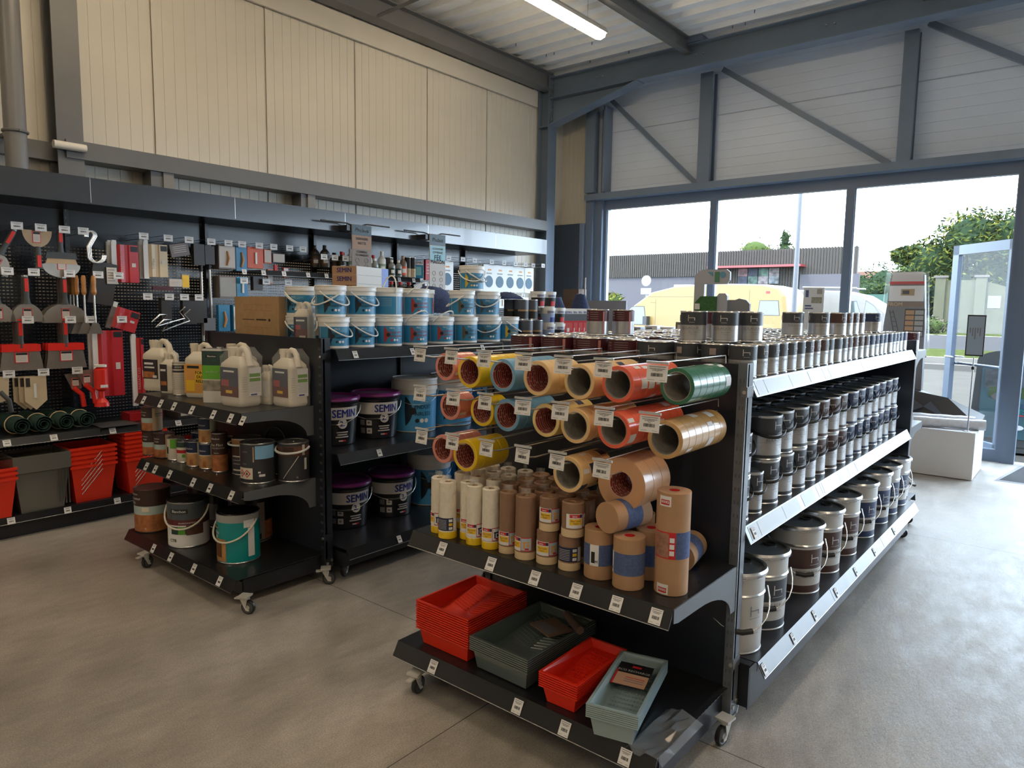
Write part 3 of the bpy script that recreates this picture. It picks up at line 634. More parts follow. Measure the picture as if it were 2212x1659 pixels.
HT = {b: handle_tin(.083, .188, b, wd) for b, wd in (('grey', 'ELILAQUE'), ('brown', 'HYDRALK'), ('navy', 'HALOVI'))}
HTS = handle_tin(.052, .17, 'grey', 'ELILAQUE')
for i, (x, y, z) in enumerate(((-1.035, 2.655, .79), (-1.035, 2.655, .962), (-1.03, 2.785, .79))):
    HTS.place((x, y, z), .8, 'narrow handled paint tin near the upright, %s' % ('bottom of the pair', 'top of the pair', 'single one beside the pair')[i])
random.seed(5)
for j, x in enumerate((-1.068, -1.245, -1.42)):
    for i in range(14):
        y = 2.985+.176*i-(.15 if j else 0); c = 'grey' if i < 4 else 'brown' if i < 7 else 'navy'
        for k in range(2):
            HT[c].place((x+random.uniform(-.006, .006), y, .79+.1885*k), 1.15+random.uniform(-.3, .3) if j else .50+random.uniform(-.15, .35),
                        '%s handled paint tin, %s of stack %s, %s row of middle shelf' % (c, 'top' if k else 'bottom', i+1, ('front', 'second', 'back')[j]), 'handled tins stacked on the middle shelf')
    if j: HTS.place((x, 2.68, .79), 1, 'narrow handled tin hidden deep behind the near upright, %s row' % ('second', 'back')[j-1])
# ---- 20 litre steel pails on the bottom shelf
def pail(band, plain=False):
    def fn():
        t = thing('steel_paint_pail', '', 'paint pail'); r, h, a = .125, .325, .55
        P = mat('pail_grey_lacquer', (.50, .49, .47), .35, .25)
        lo = P if plain else BM[band]
        m = MB(); m.lathe([(0, .004), (r-.012, .004), (r-.010, 0), (r-.007, .003), (r-.009, .008), (r-.008, h*.13), (r-.006, h*.38), (r-.005, h*.66), (r-.005, h*.69), (r, h*.71), (r-.004, h*.73), (r-.004, h*.93), (r-.002, h*.94)],
                          [TIN, TIN, TIN, P, lo, P, P if plain else BM[band], P, TIN, TIN, P, P], 48); m.build('pail_body', t)
        m = MB(); m.lathe([(r-.003, h*.925), (r+.004, h*.935), (r+.006, h*.97), (r+.001, h), (r-.008, h-.002), (r-.012, h-.010), (0, h-.010)], [TIN, TIN, TIN, LIDG, LIDG, LIDG], 48)
        for k in range(10):
            b = 2*pi*k/10; m.patch(r+.0065, b-.12, b+.12, h*.925, h*.94, TIN, r1=r+.0065)
        m.build('lid', t)
        m = MB(); m.lathe([(.026, h-.0095), (.026, h-.004), (.021, h-.004), (.021, h-.008), (0, h-.008)], BLACKP, 24, c=(.06, .05, 0)); m.build('cap', t)
        m = MB(); pts = []
        for k in range(13):
            b = -1.45+2.9*k/12; s_ = cos(b*pi/2.9); pts.append(((r+.008+.028*s_)*sin(b), -(r+.008+.028*s_)*cos(b), h*.74-h*.40*s_))
        m.tube(pts, .0026, CHROME, 6); o = m.build('wire_handle', t)
        m = MB(); m.tube([pts[5], pts[6], pts[7]], .0105, BLACKP, 12); m.build('grip', o)
        m = MB(); d = GREYTXT if plain else LOGOM; q = r-.0048
        hlogo(m, q, a, h*.53, h*.15, d); m.patch(q+.0006, a-.24, a+.22, h*.435, h*.44, d)
        if not plain: m.ctext('HYDRALK', h*.06, q+.0008, a-.3, h*.33, GREYTXT, sx=1.3)
        m.patch(q, a-1.1, a+.7, h*.29, h*.292, GREYTXT); m.ctext('PEINTURE MATE', h*.03, q+.0006, a-.2, h*.255, GREYTXT, sx=1.2)
        m.build('label', t); return t
    return Proto(fn)
PL = {'plain': pail('grey', True), 'grey': pail('grey'), 'brown': pail('brown'), 'navy': pail('navy')}
for i, (y, c) in enumerate(zip((2.655, 2.925, 3.42, 3.76, 4.10, 4.50, 4.86, 5.13, 5.41), ('plain', 'grey', 'brown', 'brown', 'brown', 'navy', 'navy', 'navy', 'navy'))):
    PL[c].place((-1.03, y, .285), .50+(.1 if i else .15), '%s steel pail with wire handle, %s along the bottom shelf' % ({'plain': 'plain beige', 'grey': 'grey-banded', 'brown': 'brown-banded', 'navy': 'navy-banded'}[c], ORD[i]))
t = PL['brown'].place((-1.08, 5.76, .225), 2.2, 'red-brown steel pail on the far end display beside the white plinth')
# ================================================================ TAPES, MASKING ROLLS AND TRAYS OF THE NEAR END DISPLAY
def brick_mat(name, c1, c2, cm, sc):
    m, nt, b = node_mat(name); N = nt.nodes.new; L = nt.links.new
    tc = N('ShaderNodeTexCoord'); mp = N('ShaderNodeMapping'); mp.inputs['Rotation'].default_value = (0, rad(90), 0); br = N('ShaderNodeTexBrick')
    L(tc.outputs['Object'], mp.inputs['Vector']); L(mp.outputs['Vector'], br.inputs['Vector'])
    br.inputs['Color1'].default_value = (*c1, 1); br.inputs['Color2'].default_value = (*c2, 1); br.inputs['Mortar'].default_value = (*cm, 1); br.inputs['Scale'].default_value = sc
    br.inputs['Mortar Size'].default_value = .07; br.inputs['Brick Width'].default_value = .9; br.inputs['Row Height'].default_value = .45
    L(br.outputs['Color'], b.inputs['Base Color']); b.inputs['Roughness'].default_value = .6; return m
CORER = brick_mat('printed_red_core', C('A83A34'), C('7C3A3A'), C('C9A090'), 34)
COREG = mat('grey_core', C('9C968C'), .6, noise=.15, nscale=50)
TAPEC = {'pink': C('DE8C80'), 'yellow': C('EBC421'), 'blue': C('6FA2C6'), 'beige': C('E8C48C'), 'cream': C('EBD08A'), 'orange': C('E8684C'), 'green': C('2E6B4C'), 'tan': C('C49A62'), 'kraft': C('CB9C74')}
TM = {k: mat('tape_'+k, v, .3, coat=.3) for k, v in TAPEC.items()}
FILMTOP = mat('glossy_wrapped_tape', (.62, .68, .66), .12, .25, 1.)
STICK = mat('dark_sticker', (.05, .06, .12), .4)
def tape_proto(col, r, w, ri, core, sticker=None):
    def fn():
        t = thing('tape_roll', '', 'adhesive tape'); R = Matrix.Rotation(-pi/2, 4, 'X')
        m = MB(); m.M = R; m.lathe([(ri+.002, 0), (r-.0012, 0), (r, .0012), (r, w-.0012), (r-.0012, w), (ri+.002, w)], TM[col], 40)
        if sticker:
            m2 = sticker
            m.patch(r+.0004, 2.2, 2.75, .004, w-.004, m2)
            m.patch(r+.0004, 1.3, 1.55, .006, w-.006, WHITE)
        m.build('tape', t)
        m = MB(); m.M = R; m.lathe([(ri+.002, w), (ri, w), (ri, 0), (ri+.002, 0)], core, 32); m.build('core', t); return t
    return Proto(fn)
def hook(x, z, tip=1.985, back=2.487, label='', lab=True, lz=None):
    """double hook: a round prong that carries rolls and a wire above it that holds the ticket"""
    t = thing('display_hook', label, 'hook', (x, back, z))
    m = MB(); L_ = back-tip; m.tube([(0, 0, 0), (0, -L_+.06, 0), (0, -L_+.02, .006), (0, -L_-.015, .022)], .0032, CHROME, 8); m.lathe([(0, 0), (.0048, .001), (.0048, .006), (0, .008)], CHROME, 8, c=(0, -L_-.015, .019)); m.build('prong', t)
    m = MB(); wz = lz-z if lz else .05; m.tube([(.004, 0, wz-.03), (.004, -.004, wz), (.004, -L_-.01, wz)], .0022, CHROME, 6); m.build('ticket_wire', t)
    m = MB(); m.box(-.038, -.003, -.004, .038, .003, .004, mat('ticket_clip_clear', (.5, .52, .55), .2)); o = m.build('ticket_clip', t, (0, -L_-.012, wz))
    if lab: price_tag(o, (0, -.002, -.034), (rad(-8), 0, rad(random.uniform(-6, 6))), w=.068, h=.052, name='price_ticket')
    return t
random.seed(21)
HROW = [('top', 1.39, 1.455-.02, [-2.095, -1.92, -1.75, -1.563, -1.39, -1.23, -1.035]), ('middle', 1.228, 1.275, [-2.095, -1.908, -1.744, -1.562, -1.398, -1.222, -1.055]), ('lowest', 1.05, 1.10, [-2.085, -1.912, -1.734, -1.56, -1.407, -1.225])]
for nm, z, lz, xs in HROW:
    for i, x in enumerate(xs): hook(x, z if not (nm == 'lowest' and i == 5) else 1.04, label='steel tape hook with paper ticket, %s from the left in the %s row' % (ORD[i], nm), lz=lz)
SK = {'pink': STICK, 'yellow': None, 'blue': None, 'beige': STICK, 'cream': STICK, 'orange': WHITE, 'green': WHITE, 'tan': WHITE}
TP = {}
def rolls(col, x, z, r, y0, n, core, row, w=.05, cols=None):
    for i in range(n):
        c = cols[i] if cols else col; k = (c, round(r, 3), w, core.name)
        if k not in TP: TP[k] = tape_proto(c, r, w-.001, r*.765 if r < .09 else .044, core, SK.get(c))
        if y0+i*w+w > 2.484: break
        TP[k].place((x, y0+i*w, z), 0, '%s tape roll, %s from the front on its %s-row hook' % (c if not (c == 'beige' and core is COREG) else 'grey-cored beige', ORD[i], row), rot=(0, random.uniform(-3, 3), 0))
R1 = (('pink', -2.095, 1.345, .058, 2.115, 3, CORER), ('yellow', -1.92, 1.338, .0637, 2.075, 6, CORER), ('blue', -1.75, 1.336, .064, 2.08, 6, CORER), ('beige', -1.563, 1.341, .0645, 2.055, 4, CORER),
      ('beige', -1.39, 1.341, .0635, 2.07, 7, COREG), ('orange', -1.23, 1.345, .0625, 2.065, 7, COREG), ('green', -1.035, 1.350, .061, 2.11, 6, COREG))
R2 = (('pink', -2.095, 1.175, .059, 2.145, 2, CORER), ('yellow', -1.908, 1.175, .063, 2.14, 2, CORER), ('blue', -1.744, 1.18, .0635, 2.10, 5, CORER), ('cream', -1.562, 1.179, .063, 2.11, 5, CORER),
      ('beige', -1.398, 1.183, .063, 2.065, 7, COREG), ('orange', -1.222, 1.193, .062, 2.035, 8, COREG), ('tan', -1.055, 1.176, .0635, 2.08, 7, COREG))
R3 = (('pink', -2.085, 1.0, .060, 2.09, 4, CORER), ('yellow', -1.912, 1.004, .065, 2.045, 4, CORER), ('beige', -1.407, 1.01, .065, 2.04, 4, COREG), ('kraft', -1.225, .995, .094, 2.10, 3, CORER))
for a in R1: rolls(*a, 'top')
for a in R2: rolls(*a, 'middle')
for a in R3: rolls(*a, 'lowest', w=.05 if a[0] != 'kraft' else .062)
# ---- upright masking film and paper rolls
FILMW = mat('milky_film', C('E2DACB'), .35, noise=.05, nscale=40, bump=.5)
FILMB = mat('brown_masking_paper', C('8E6E58'), .5, noise=.06, nscale=40, bump=.4)
KRAFT = mat('kraft_paper', C('B08A68'), .75, noise=.04, nscale=30)
YEL = TM['yellow']; BGE = mat('beige_tape_edge', C('D8C09A'), .5); SLATE = mat('slate_blue_fabric_band', C('4E5F8A'), .8, noise=.18, nscale=120)
NAVY = mat('navy_print', C('20284E'), .5); YELP = mat('yellow_print', C('E8BC2C'), .5)
def film_roll(kind, r, h, lab):
    def fn():
        t = thing('masking_film_roll' if kind == 'w' else 'masking_paper_roll', '', 'masking roll'); b = FILMW if kind == 'w' else FILMB; e = YEL if kind == 'w' else BGE
        m = MB(); m.lathe([(0, 0), (r, 0), (r, .028), (r-.0015, .030), (r-.001, h*.6), (r-.0015, h-.004), (r-.006, h), (.012, h-.003), (.012, h-.012), (0, h-.012)], [e, e, b, b, b, b, b, CARD, CARD], 28); m.build('roll', t)
        m = MB(); q = r+.0006; z0 = .034
        if lab == 'back':
            m.patch(q, -1.5, 1.5, z0, z0+.052, NAVY)
            for k in range(7): m.patch(q+.0003, -.8, .3, z0+.006+.006*k, z0+.0075+.006*k, LOGOM)
            for k in range(3): m.patch(q+.0003, .55, .95, z0+.004+.016*k, z0+.015+.016*k, YELP if k % 2 else WHITE)
            m.patch(q+.0003, 1.05, 1.5, z0, z0+.052, WHITE)
        else:
            o = lab
            m.patch(q, o-1.3, o+.15, z0, z0+.052, WHITE); m.patch(q+.0003, o-1.0, o+.1, z0+.012, z0+.034, YELP); m.patch(q+.0003, o-1.0, o+.05, z0+.038, z0+.050, REDP); m.patch(q+.0005, o-.12, o+.12, z0+.038, z0+.050, NAVY)
            m.ctext('tesa', .011, q+.0009, o-.55, z0+.044, WHITE, bold=.02); m.ctext('Easy Cover', .008, q+.0009, o-.45, z0+.027, NAVY, bold=.01); m.ctext('Papier' if kind != 'w' else 'Film', .008, q+.0009, o-.45, z0+.018, NAVY)
            m.patch(q, o+.15, o+1.2, z0, z0+.052, REDP); m.patch(q+.0003, o+.2, o+1.15, z0+.003, z0+.049, WHITE if kind == 'w' else mat('pale_blue_print', C('A9BCC8'), .5))
            pc = NAVY if kind == 'w' else mat('orange_print', C('D89A4C'), .5)
            m.patch(q+.0005, o+.35, o+.95, z0+.030, z0+.036, pc); m.patch(q+.0005, o+.4, o+.55, z0+.010, z0+.030, pc); m.patch(q+.0005, o+.7, o+.95, z0+.016, z0+.026, pc); m.patch(q+.0006, o+.55, o+.9, z0+.005, z0+.012, REDP)
        m.build('label', t)
        if h > .2:
            m = MB(); m.tube([(0, 0, h-.01), (.004, 0, h+.008), (-.006, .004, h+.02)], [.008, .005, .009], TRANS, 7); m.box(-.02, -.002, h+.004, .016, .0, h+.024, TRANS); m.build('film_knot', t)
        return t
    return Proto(fn)
FR = {}
def fr(kind, x, y, z, r, h, lab, rz, label):
    k = (kind, r, h, lab)
    if k not in FR: FR[k] = film_roll(kind, r, h, lab)
    FR[k].place((x, y, z), rz, label)
Z2 = .661
fr('w', -1.985, 2.022, Z2, .038, .232, 'back', .35, 'milky film roll with navy text label, front left corner of the shelf')
fr('w', -2.06, 2.05, Z2, .036, .232, -.2, .2, 'milky film roll half hidden at the far left of the shelf')
fr('w', -1.913, 2.068, Z2, .034, .235, .2, .6, 'milky film roll squeezed between two front film rolls')
fr('w', -1.848, 2.035, Z2, .034, .238, .2, .6, 'milky film roll third from the left in the front row')
fr('w', -1.768, 2.042, Z2, .036, .238, .1, .6, 'milky film roll beside the first brown paper roll')
fr('b', -1.686, 2.05, Z2, .036, .238, .0, .6, 'tall brown masking paper roll right of the film rolls')
fr('b', -1.598, 2.047, Z2, .041, .240, -.55, .6, 'tall brown masking paper roll left of the short stacked rolls')
fr('b', -1.507, 2.062, Z2, .041, .125, .0, .6, 'short brown masking paper roll, lower of the left short pair')
fr('b', -1.500, 2.062, Z2+.126, .038, .125, .0, .65, 'short brown masking paper roll, upper of the left short pair')
fr('b', -1.409, 2.066, Z2, .041, .125, 'back', .3, 'short brown roll with navy text label, lower of the right pair')
fr('b', -1.398, 2.066, Z2+.126, .042, .125, .7, .6, 'short brown masking paper roll, upper of the right short pair')
random.seed(9); n = 0
for j, yy in enumerate((2.16, 2.26, 2.36)):
    for i in range(8):
        x = -2.03+.088*i+random.uniform(-.006, .006)
        if j == 2 and i > 4: continue
        k = 'w' if i < 3 else 'b'
        fr(k, x, yy+random.uniform(-.006, .006), Z2, .036 if k == 'w' else .041, .238 if k == 'w' or j else .238, .2 if k == 'w' else .0, random.uniform(0, 6), '%s masking roll in the %s row, %s from the left' % ('milky film' if k == 'w' else 'brown', ('second', 'third', 'back')[j], ORD[i]))
def kraft_roll(r, h, seg):
    """seg: list of (z0,z1,kind) bands"""
    def fn():
        t = thing('kraft_paper_roll', '', 'paper roll')
        m = MB(); m.lathe([(0, 0), (r-.001, 0), (r, .002), (r, h-.002), (r-.001, h), (.018, h), (.017, h-.012), (0, h-.02)], [KRAFT, KRAFT, KRAFT, KRAFT, KRAFT, REDP, mat('core_pink', C('B26A60'), .6)], 36); m.build('roll', t)
        for z0, z1, kd in seg:
            m = MB()
            if kd == 'band': m.patch(r+.0006, -1.0, 2*pi-1.6, z0, z1, SLATE); m.patch(r+.0006, -1.6, -1.0, z0, z1, WHITE); m.patch(r+.0008, -1.5, -1.25, z0+.01, z0+.05, BLK); m.ctext('M', .014, r+.001, -1.15, z0+.015, BLK, bold=.02)
            if kd == 'pict':
                m.patch(r+.0006, -1.5, -.1, z0, z1, REDP); m.patch(r+.0008, -1.45, -.5, z0+.004, z1-.004, mat('photo_print_brown', C('9C7260'), .5, noise=.3, nscale=60)); m.patch(r+.0008, -.1, pi, z0, z1, SLATE)
                for k in range(3): m.patch(r+.0009, -.45, -.18, z0+.012+.022*k, z0+.028+.022*k, WHITE)
            if kd == 'tag':
                m.patch(r+.0006, -1.2, -.45, z0, z1, WHITE); m.patch(r+.0008, -1.1, -.55, z0+.005, z0+.022, REDP); m.ctext('tesa', .017, r+.0012, -.82, z0+.0135, WHITE, bold=.02, flip=True)
            m.build('brand_tag' if kd == 'tag' else 'wrap_band', t)
        return t
    return Proto(fn)
KR = kraft_roll(.054, .175, [(.05, .125, 'band')])
KR.place((-1.288, 2.075, Z2), 1.5, 'kraft paper roll with slate blue band, left of the banded pair in front')
KR.place((-1.163, 2.062, Z2), .35, 'kraft paper roll with blue band and white label, right of the banded pair')
KR.place((-1.150, 2.190, Z2), .8, 'kraft paper roll standing behind the pair with a yellow edged label')
KR.place((-1.27, 2.20, Z2), 2., 'kraft paper roll standing under the lying roll, partly hidden')
KR.place((-1.27, 2.33, Z2), 1., 'kraft paper roll at the back against the panel')
KR.place((-1.235, 2.03, Z2+.176+.052), 0, 'kraft paper roll lying on top of the standing banded rolls', rot=(rad(-90), 0, rad(-12)))
KR.place((-1.09, 2.30, Z2+.05), 0, 'kraft paper roll lying flat in the shadow by the back panel', rot=(rad(-90), 0, rad(10)))
kraft_roll(.056, .344, [(.004, .038, 'tag'), (.125, .215, 'pict'), (.30, .334, 'tag')]).place((-1.033, 2.119, Z2), .75, 'tall kraft paper roll with tesa tags and blue band, rightmost on the shelf')
# ---- trays
def tray(w, l, d, mt, ridges='v', well=.35):
    def fn():
        t = thing('paint_tray', '', 'paint tray'); m = MB(); W, L_ = w/2, l/2; tp = .012; th = .0022
        def rect(a, b, z, y0=0): return [(-a, -b+y0, z), (a, -b+y0, z), (a, b+y0, z), (-a, b+y0, z)]
        rim = [rect(W, L_, -.005), rect(W, L_, 0), rect(W-.010, L_-.010, 0), rect(W-.012, L_-.012, -.004)]
        m.loft(rim, mt, cap=False)
        # outer and inner shells: floor drops towards the front
        zt, zf, zbk = -.004, -d, -d*.45
        top = rect(W-.012, L_-.012, zt); bot = [(-W+tp+.012, -L_+.022, zf), (W-tp-.012, -L_+.022, zf), (W-tp-.012, L_-.02, zbk), (-W+tp+.012, L_-.02, zbk)]
        mid = -L_+l*well; zm = zf+.004
        A = bot[0], bot[1], (W-tp-.012, mid, zm), (-W+tp+.012, mid, zm); B = (-W+tp+.012, mid, zm), (W-tp-.012, mid, zm), bot[2], bot[3]
        m.add([*top, *bot, A[2], A[3]], [(0, 1, 5, 4), (1, 2, 6, 8, 5), (2, 3, 7, 6), (3, 0, 4, 9, 7), (4, 5, 8, 9), (9, 8, 6, 7)], mt)
        m.add([(x, y, z-.0025) for x, y, z in [*top, *bot, A[2], A[3]]], [(4, 5, 1, 0), (5, 8, 6, 2, 1), (6, 7, 3, 2), (7, 9, 4, 0, 3), (9, 8, 5, 4), (7, 6, 8, 9)], mt)
        m.build('tray_shell', t)
        m = MB(); n_ = 11; wi = W-tp-.02
        for k in range(n_):
            f = k/n_; y = mid+.01+(L_-.05-mid)*f; z = zm+(zbk-zm)*((y-mid)/(L_-.02-mid))+.0025
            if ridges == 'v':
                for s in (-1, 1):
                    m.tube([(s*.012, y, z), (s*wi*.9, y+.03*(1 if s > 0 else 1), z+.004)], .0032, mt, 6)
            elif ridges == 'd':
                for q in range(9): xx = -wi*.85+wi*1.7*q/8; m.box(xx-.004, y-.004, z-.001, xx+.004, y+.004, z+.002, mt)
        m.build('roller_ridges', t); return t
    return Proto(fn)
CLEARG = mat('smoky_clear_plastic', (.10, .135, .135), .12, 0, .9, coat=.5)
CLEARL = mat('pale_clear_plastic', (.30, .40, .42), .10, 0, .9, coat=.5)
T1 = tray(.30, .375, .068, ORANGERED, 'v', .40)
for k in range(13): T1.place((-1.968, 2.157, .252+.0098*k), 0, 'large red paint tray, %s from the bottom of its tall stack' % ORD[k], 'nested large red trays')
T2 = tray(.295, .45, .075, CLEARG, 'v', .40)
for k in range(7): T2.place((-1.653, 2.185, .262+.0085*k), rad(-1), 'large smoky plastic paint tray, %s from the bottom of its stack' % ORD[k], 'nested large smoky trays')
T3 = tray(.165, .35, .062, mat('bright_red_plastic', C('E8301C'), .3), 'd', .35)
for k in range(7): T3.place((-1.372, 2.125, .246+.0085*k), rad(1), 'small red roller tray, %s from the bottom of its stack' % ORD[k], 'nested small red trays')
T4 = tray(.178, .41, .07, CLEARL, 'd', .3)
for k in range(7): T4.place((-1.168, 2.103, .256+.007*k), rad(14), 'small pale clear roller tray, %s from the bottom of its tilted stack' % ORD[k], 'nested small clear trays')
t = thing('roller_set_card', 'black and beige card reading ECO RECHARGE inside the clear tray', 'packaging', (-1.188, 2.16, .285), rad(14)); m = MB()
t.rotation_euler = (rad(6), 0, rad(14))
m.box(-.062, -.07, 0, .062, .07, .002, BLK); m.box(-.055, -.066, .0021, .06, .005, .003, mat('card_beige', C('C49A80'), .6)); m.box(-.062, -.07, .0021, -.056, .02, .0031, REDP)
m.build('card', t); m = MB(); m.ptext('ECO RECHARGE', .016, (0, .022, .0026), (1, 0, 0), (0, 1, 0), WHITE, bold=.01); m.box(-.012, .045, .0021, .02, .055, .0028, REDP)
for k in range(3): m.box(-.02, -.02-.012*k, .0031, .05, -.017-.012*k, .0035, REDP if k == 0 else GREYTXT)
m.build('print', t)
t = thing('roller_set_pack', 'beige card pack with roller handle lying in the smoky tray', 'packaging', (-1.63, 2.27, .29), rad(-20)); m = MB(); m.box(-.07, -.06, 0, .07, .06, .006, mat('faded_card', C('7E6A5C'), .6)); m.box(-.05, -.05, .006, .05, .0, .0065, GREYTXT); m.build('card', t)
m = MB(); m.tube([(-.02, .09, .03), (.13, .05, .03)], .017, mat('roller_sleeve', C('6B5A50'), .8), 14); m.build('roller_sleeve', t)
t = thing('loose_film_wrap', 'crumpled clear plastic film lying beside the pale trays', 'plastic film', (-1.0, 2.02, .182), 0); random.seed(2); m = MB(); G = 7
P = [[(-.07+.14*i/G+.0*j, -.12+.3*j/G, .002+random.uniform(0, .028)*(0 < i < G)) for i in range(G+1)] for j in range(G+1)]
m.add([p for r_ in P for p in r_], [(j*(G+1)+i, j*(G+1)+i+1, (j+1)*(G+1)+i+1, (j+1)*(G+1)+i) for j in range(G) for i in range(G)], TRANS); m.build('film', t)
# ================================================================ GOODS OF THE SECOND GONDOLA
BROWN = mat('print_dark_brown', C('3A2520'), .4); WOODP = mat('wood_photo_print', C('A8683C'), .5, noise=.35, nscale=30); WOODP2 = mat('wood_photo_print_pale', C('B98A58'), .5, noise=.25, nscale=25)
SKYP = mat('pale_sky_print', C('A9B9B4'), .5); TEAL = mat('teal_print', C('0E8C8E'), .35); GREENP = mat('green_print', C('5FA52F'), .45); DKGREEN = mat('dark_green_print', C('24403A'), .45, noise=.3, nscale=20)
CHAR = mat('charcoal_print', C('33343A'), .4); LBLUE = mat('light_blue_print', C('7FB2D8'), .35); NAVY2 = mat('navy_tin_print', C('14284A'), .4); WINE = mat('wine_print', C('5E2426'), .45)
ORNG = mat('orange_print', C('E0561E'), .45); GREYL = mat('grey_print_text', C('9A9A98'), .6)
LIDBR = mat('lid_brown', C('5A3E3C'), .35); LIDBK = mat('lid_black', C('15171A'), .3)
def can(r, h, bands, lid=None, patches=(), texts=(), handle=None, name='wood_stain_tin', cat='tin', seg=36, rimm=None):
    def fn():
        t = thing(name, '', cat); rm = rimm or TIN; prof = [(0, .003), (r-.004, .003), (r-.001, 0), (r, .003), (r-.0018, .007)]; ms = [rm]*4
        for f0, f1, b in bands: prof.append((r-.0018, max(.0071, h*f0))); ms.append(rm if len(ms) == 4 else b0); prof.append((r-.0018, h*f1 if f1 < 1 else h-.006)); ms.append(b); b0 = b
        prof += [(r, h-.004), (r, h-.001), (r-.003, h)]; ms += [rm, rm, rm]
        m = MB(); m.lathe(prof, ms, seg); m.build('tin_body', t)
        m = MB(); m.lathe([(r-.003, h), (r-.006, h-.005), (r*.8, h-.005), (r*.78, h-.002), (.012, h-.002), (.011, h-.0005), (0, h-.0005)], lid or LIDM, 32); m.build('lid', t)
        m = MB()
        for a0, a1, f0, f1, b, *k in patches: m.patch(r-.0008+.0004*(k[0] if k else 0), a0, a1, h*f0, h*f1, b)
        for tx, s_, a, f, b, *k in texts: m.ctext(tx, s_, r+.0008, a, h*f, b, bold=(k[0] if k else 0))
        if patches or texts: m.build('label', t)
        if handle:
            hm, ang, drop, rr = handle; m = MB(); pts = []
            for k in range(19):
                b = -pi/2+pi*k/18; s_ = cos(b); q = r+.004+.016*max(0, s_); pts.append((q*sin(b+ang), -q*cos(b+ang), h*.86+h*drop*s_))
            m.tube(pts, rr, hm, 8); m.lathe([(0, 0)], hm, 8); m.build('handle', t)
        return t
    return Proto(fn)
def arch_handle(P_, hm, h, r, rr, ang, lift, name='handle'):
    m = MB(); pts = []
    for k in range(19):
        b = -pi/2+pi*k/18; pts.append(((r+.004)*sin(b)*cos(ang), (r+.004)*sin(b)*sin(ang), h*.86+lift*cos(b)))
    m.tube(pts, rr, hm, 8); return m.build(name, P_)
ZB = .161
d1 = can(.108, .27, [(0, .08, WOODP), (.08, .42, WOODP), (.42, .62, SKYP), (.62, 1, BROWN)], LIDBR, [(-.2, .2, .50, .60, mat('cream_print', C('D8CDBB'), .5), 1)], [('Blanchon', .018, -.75, .90, WHITE, .01), ('Saturateur', .024, -.72, .80, WHITE), ('Bois', .026, -.85, .70, WHITE), ('5L', .014, .0, .10, WHITE)], rimm=BROWN)
d1.place((-4.555, 1.965, ZB), .75, 'brown saturator tin with wood photo, left front of the bottom shelf')
d2 = can(.117, .27, [(0, .14, WHITE), (.14, .50, WHITE), (.50, .62, WINE), (.62, 1, mat('steel_blue_print', C('4A5158'), .35))], LIDBK, [(-.55, .25, .30, .47, DKGREEN, 1), (-.15, .2, .30, .47, GREENP, 2), (.25, 1.1, .28, .50, mat('decking_photo', C('5B3A30'), .5, noise=.3, nscale=40), 1), (-.55, .35, .76, .86, BLK, 2)],
         [('Blanchon', .023, -.1, .81, WHITE, .01), ('ENVIRONNEMENT', .012, .3, .55, WHITE), ('CTB', .026, -.45, .16, BLK, .01), ('5L', .02, -.95, .14, BLK)], (CREAM, .0, -.42, .006))
d2.place((-4.125, 1.985, ZB), .75, 'white and wine red tin with cream handle, centre of the bottom shelf')
d3 = can(.117, .275, [(0, .04, TEAL), (.04, .84, TEAL), (.84, 1, GREYL)], LIDBK, [(-1.4, -.3, .04, .50, WOODP2, 1), (-1.1, -.55, .12, .45, mat('pergola_photo', C('6A4228'), .5, noise=.3, nscale=30), 2), (.75, 1.1, .12, .72, WHITE, 1), (.55, 1.1, .73, .88, WHITE, 2), (-1.3, -.85, .68, .77, BLK, 2)],
         [('Blanchon', .018, -1.05, .725, WHITE, .01), ('Vernis', .026, -1.0, .62, WHITE), ('SXP', .028, -1.0, .53, WHITE)], (CREAM, -.35, -.40, .0055))
d3.place((-3.663, 2.045, ZB), .75, 'teal varnish tin with pergola photo and cream handle, right front of the bottom shelf')
d4 = can(.122, .28, [(0, .06, TIN), (.06, .46, WOODP), (.46, 1, LIDBK)], LIDBK, [(.55, .95, .06, .88, mat('pale_back_label', C('9C9088'), .5), 1), (.6, .75, .08, .2, BLK, 2)], [('Blanchon', .018, -.4, .80, WHITE, .01)])
d4.place((-3.915, 2.275, ZB), .75, 'large black tin with dark lid standing behind the teal tin')
d5 = can(.062, .265, [(0, .5, CHAR), (.5, 1, LIDBK)], LIDBK, [(-.9, .3, .2, .6, GREYTXT, 1)]); d5.place((-4.30, 2.265, ZB), .7, 'slim dark tin in the shadow behind the wine red tin')
can(.075, .26, [(0, .6, WOODP), (.6, 1, BROWN)], LIDBR).place((-4.52, 2.25, ZB), .7, 'brown wood tin behind the saturator tin')
# middle shelf
ZM = .601
cw = can(.063, .158, [(0, .04, WOODP), (.04, .36, WOODP), (.36, .56, SKYP), (.56, 1, BROWN)], LIDBR, [(.35, 2.2, .02, .97, mat('cream_side_label', C('C8B294'), .5), 1), (.6, 1.6, .7, .74, GREYTXT, 2), (.6, 1.5, .62, .65, GREYTXT, 2)], [('Blanchon', .012, -.55, .80, WHITE), ('Huile', .015, -.55, .68, WHITE)], rimm=BROWN)
cw.place((-4.735, 2.06, ZM), .9, 'brown wood oil tin, bottom of the pair at the left of the middle shelf'); cw.place((-4.735, 2.06, ZM+.159), .85, 'brown wood oil tin, top of the pair at the left of the middle shelf')
cw.place((-4.602, 2.075, ZM), .9, 'brown wood oil tin standing alone right of the stacked pair')
can(.052, .142, [(0, 1, CREAM)], LIDBR, [(-.2, .9, .55, .95, GREENP, 1), (-1.2, -.5, .3, .6, BLK, 1)]).place((-4.476, 2.09, ZM), .6, 'cream tin with green label beside the brown oil tins')
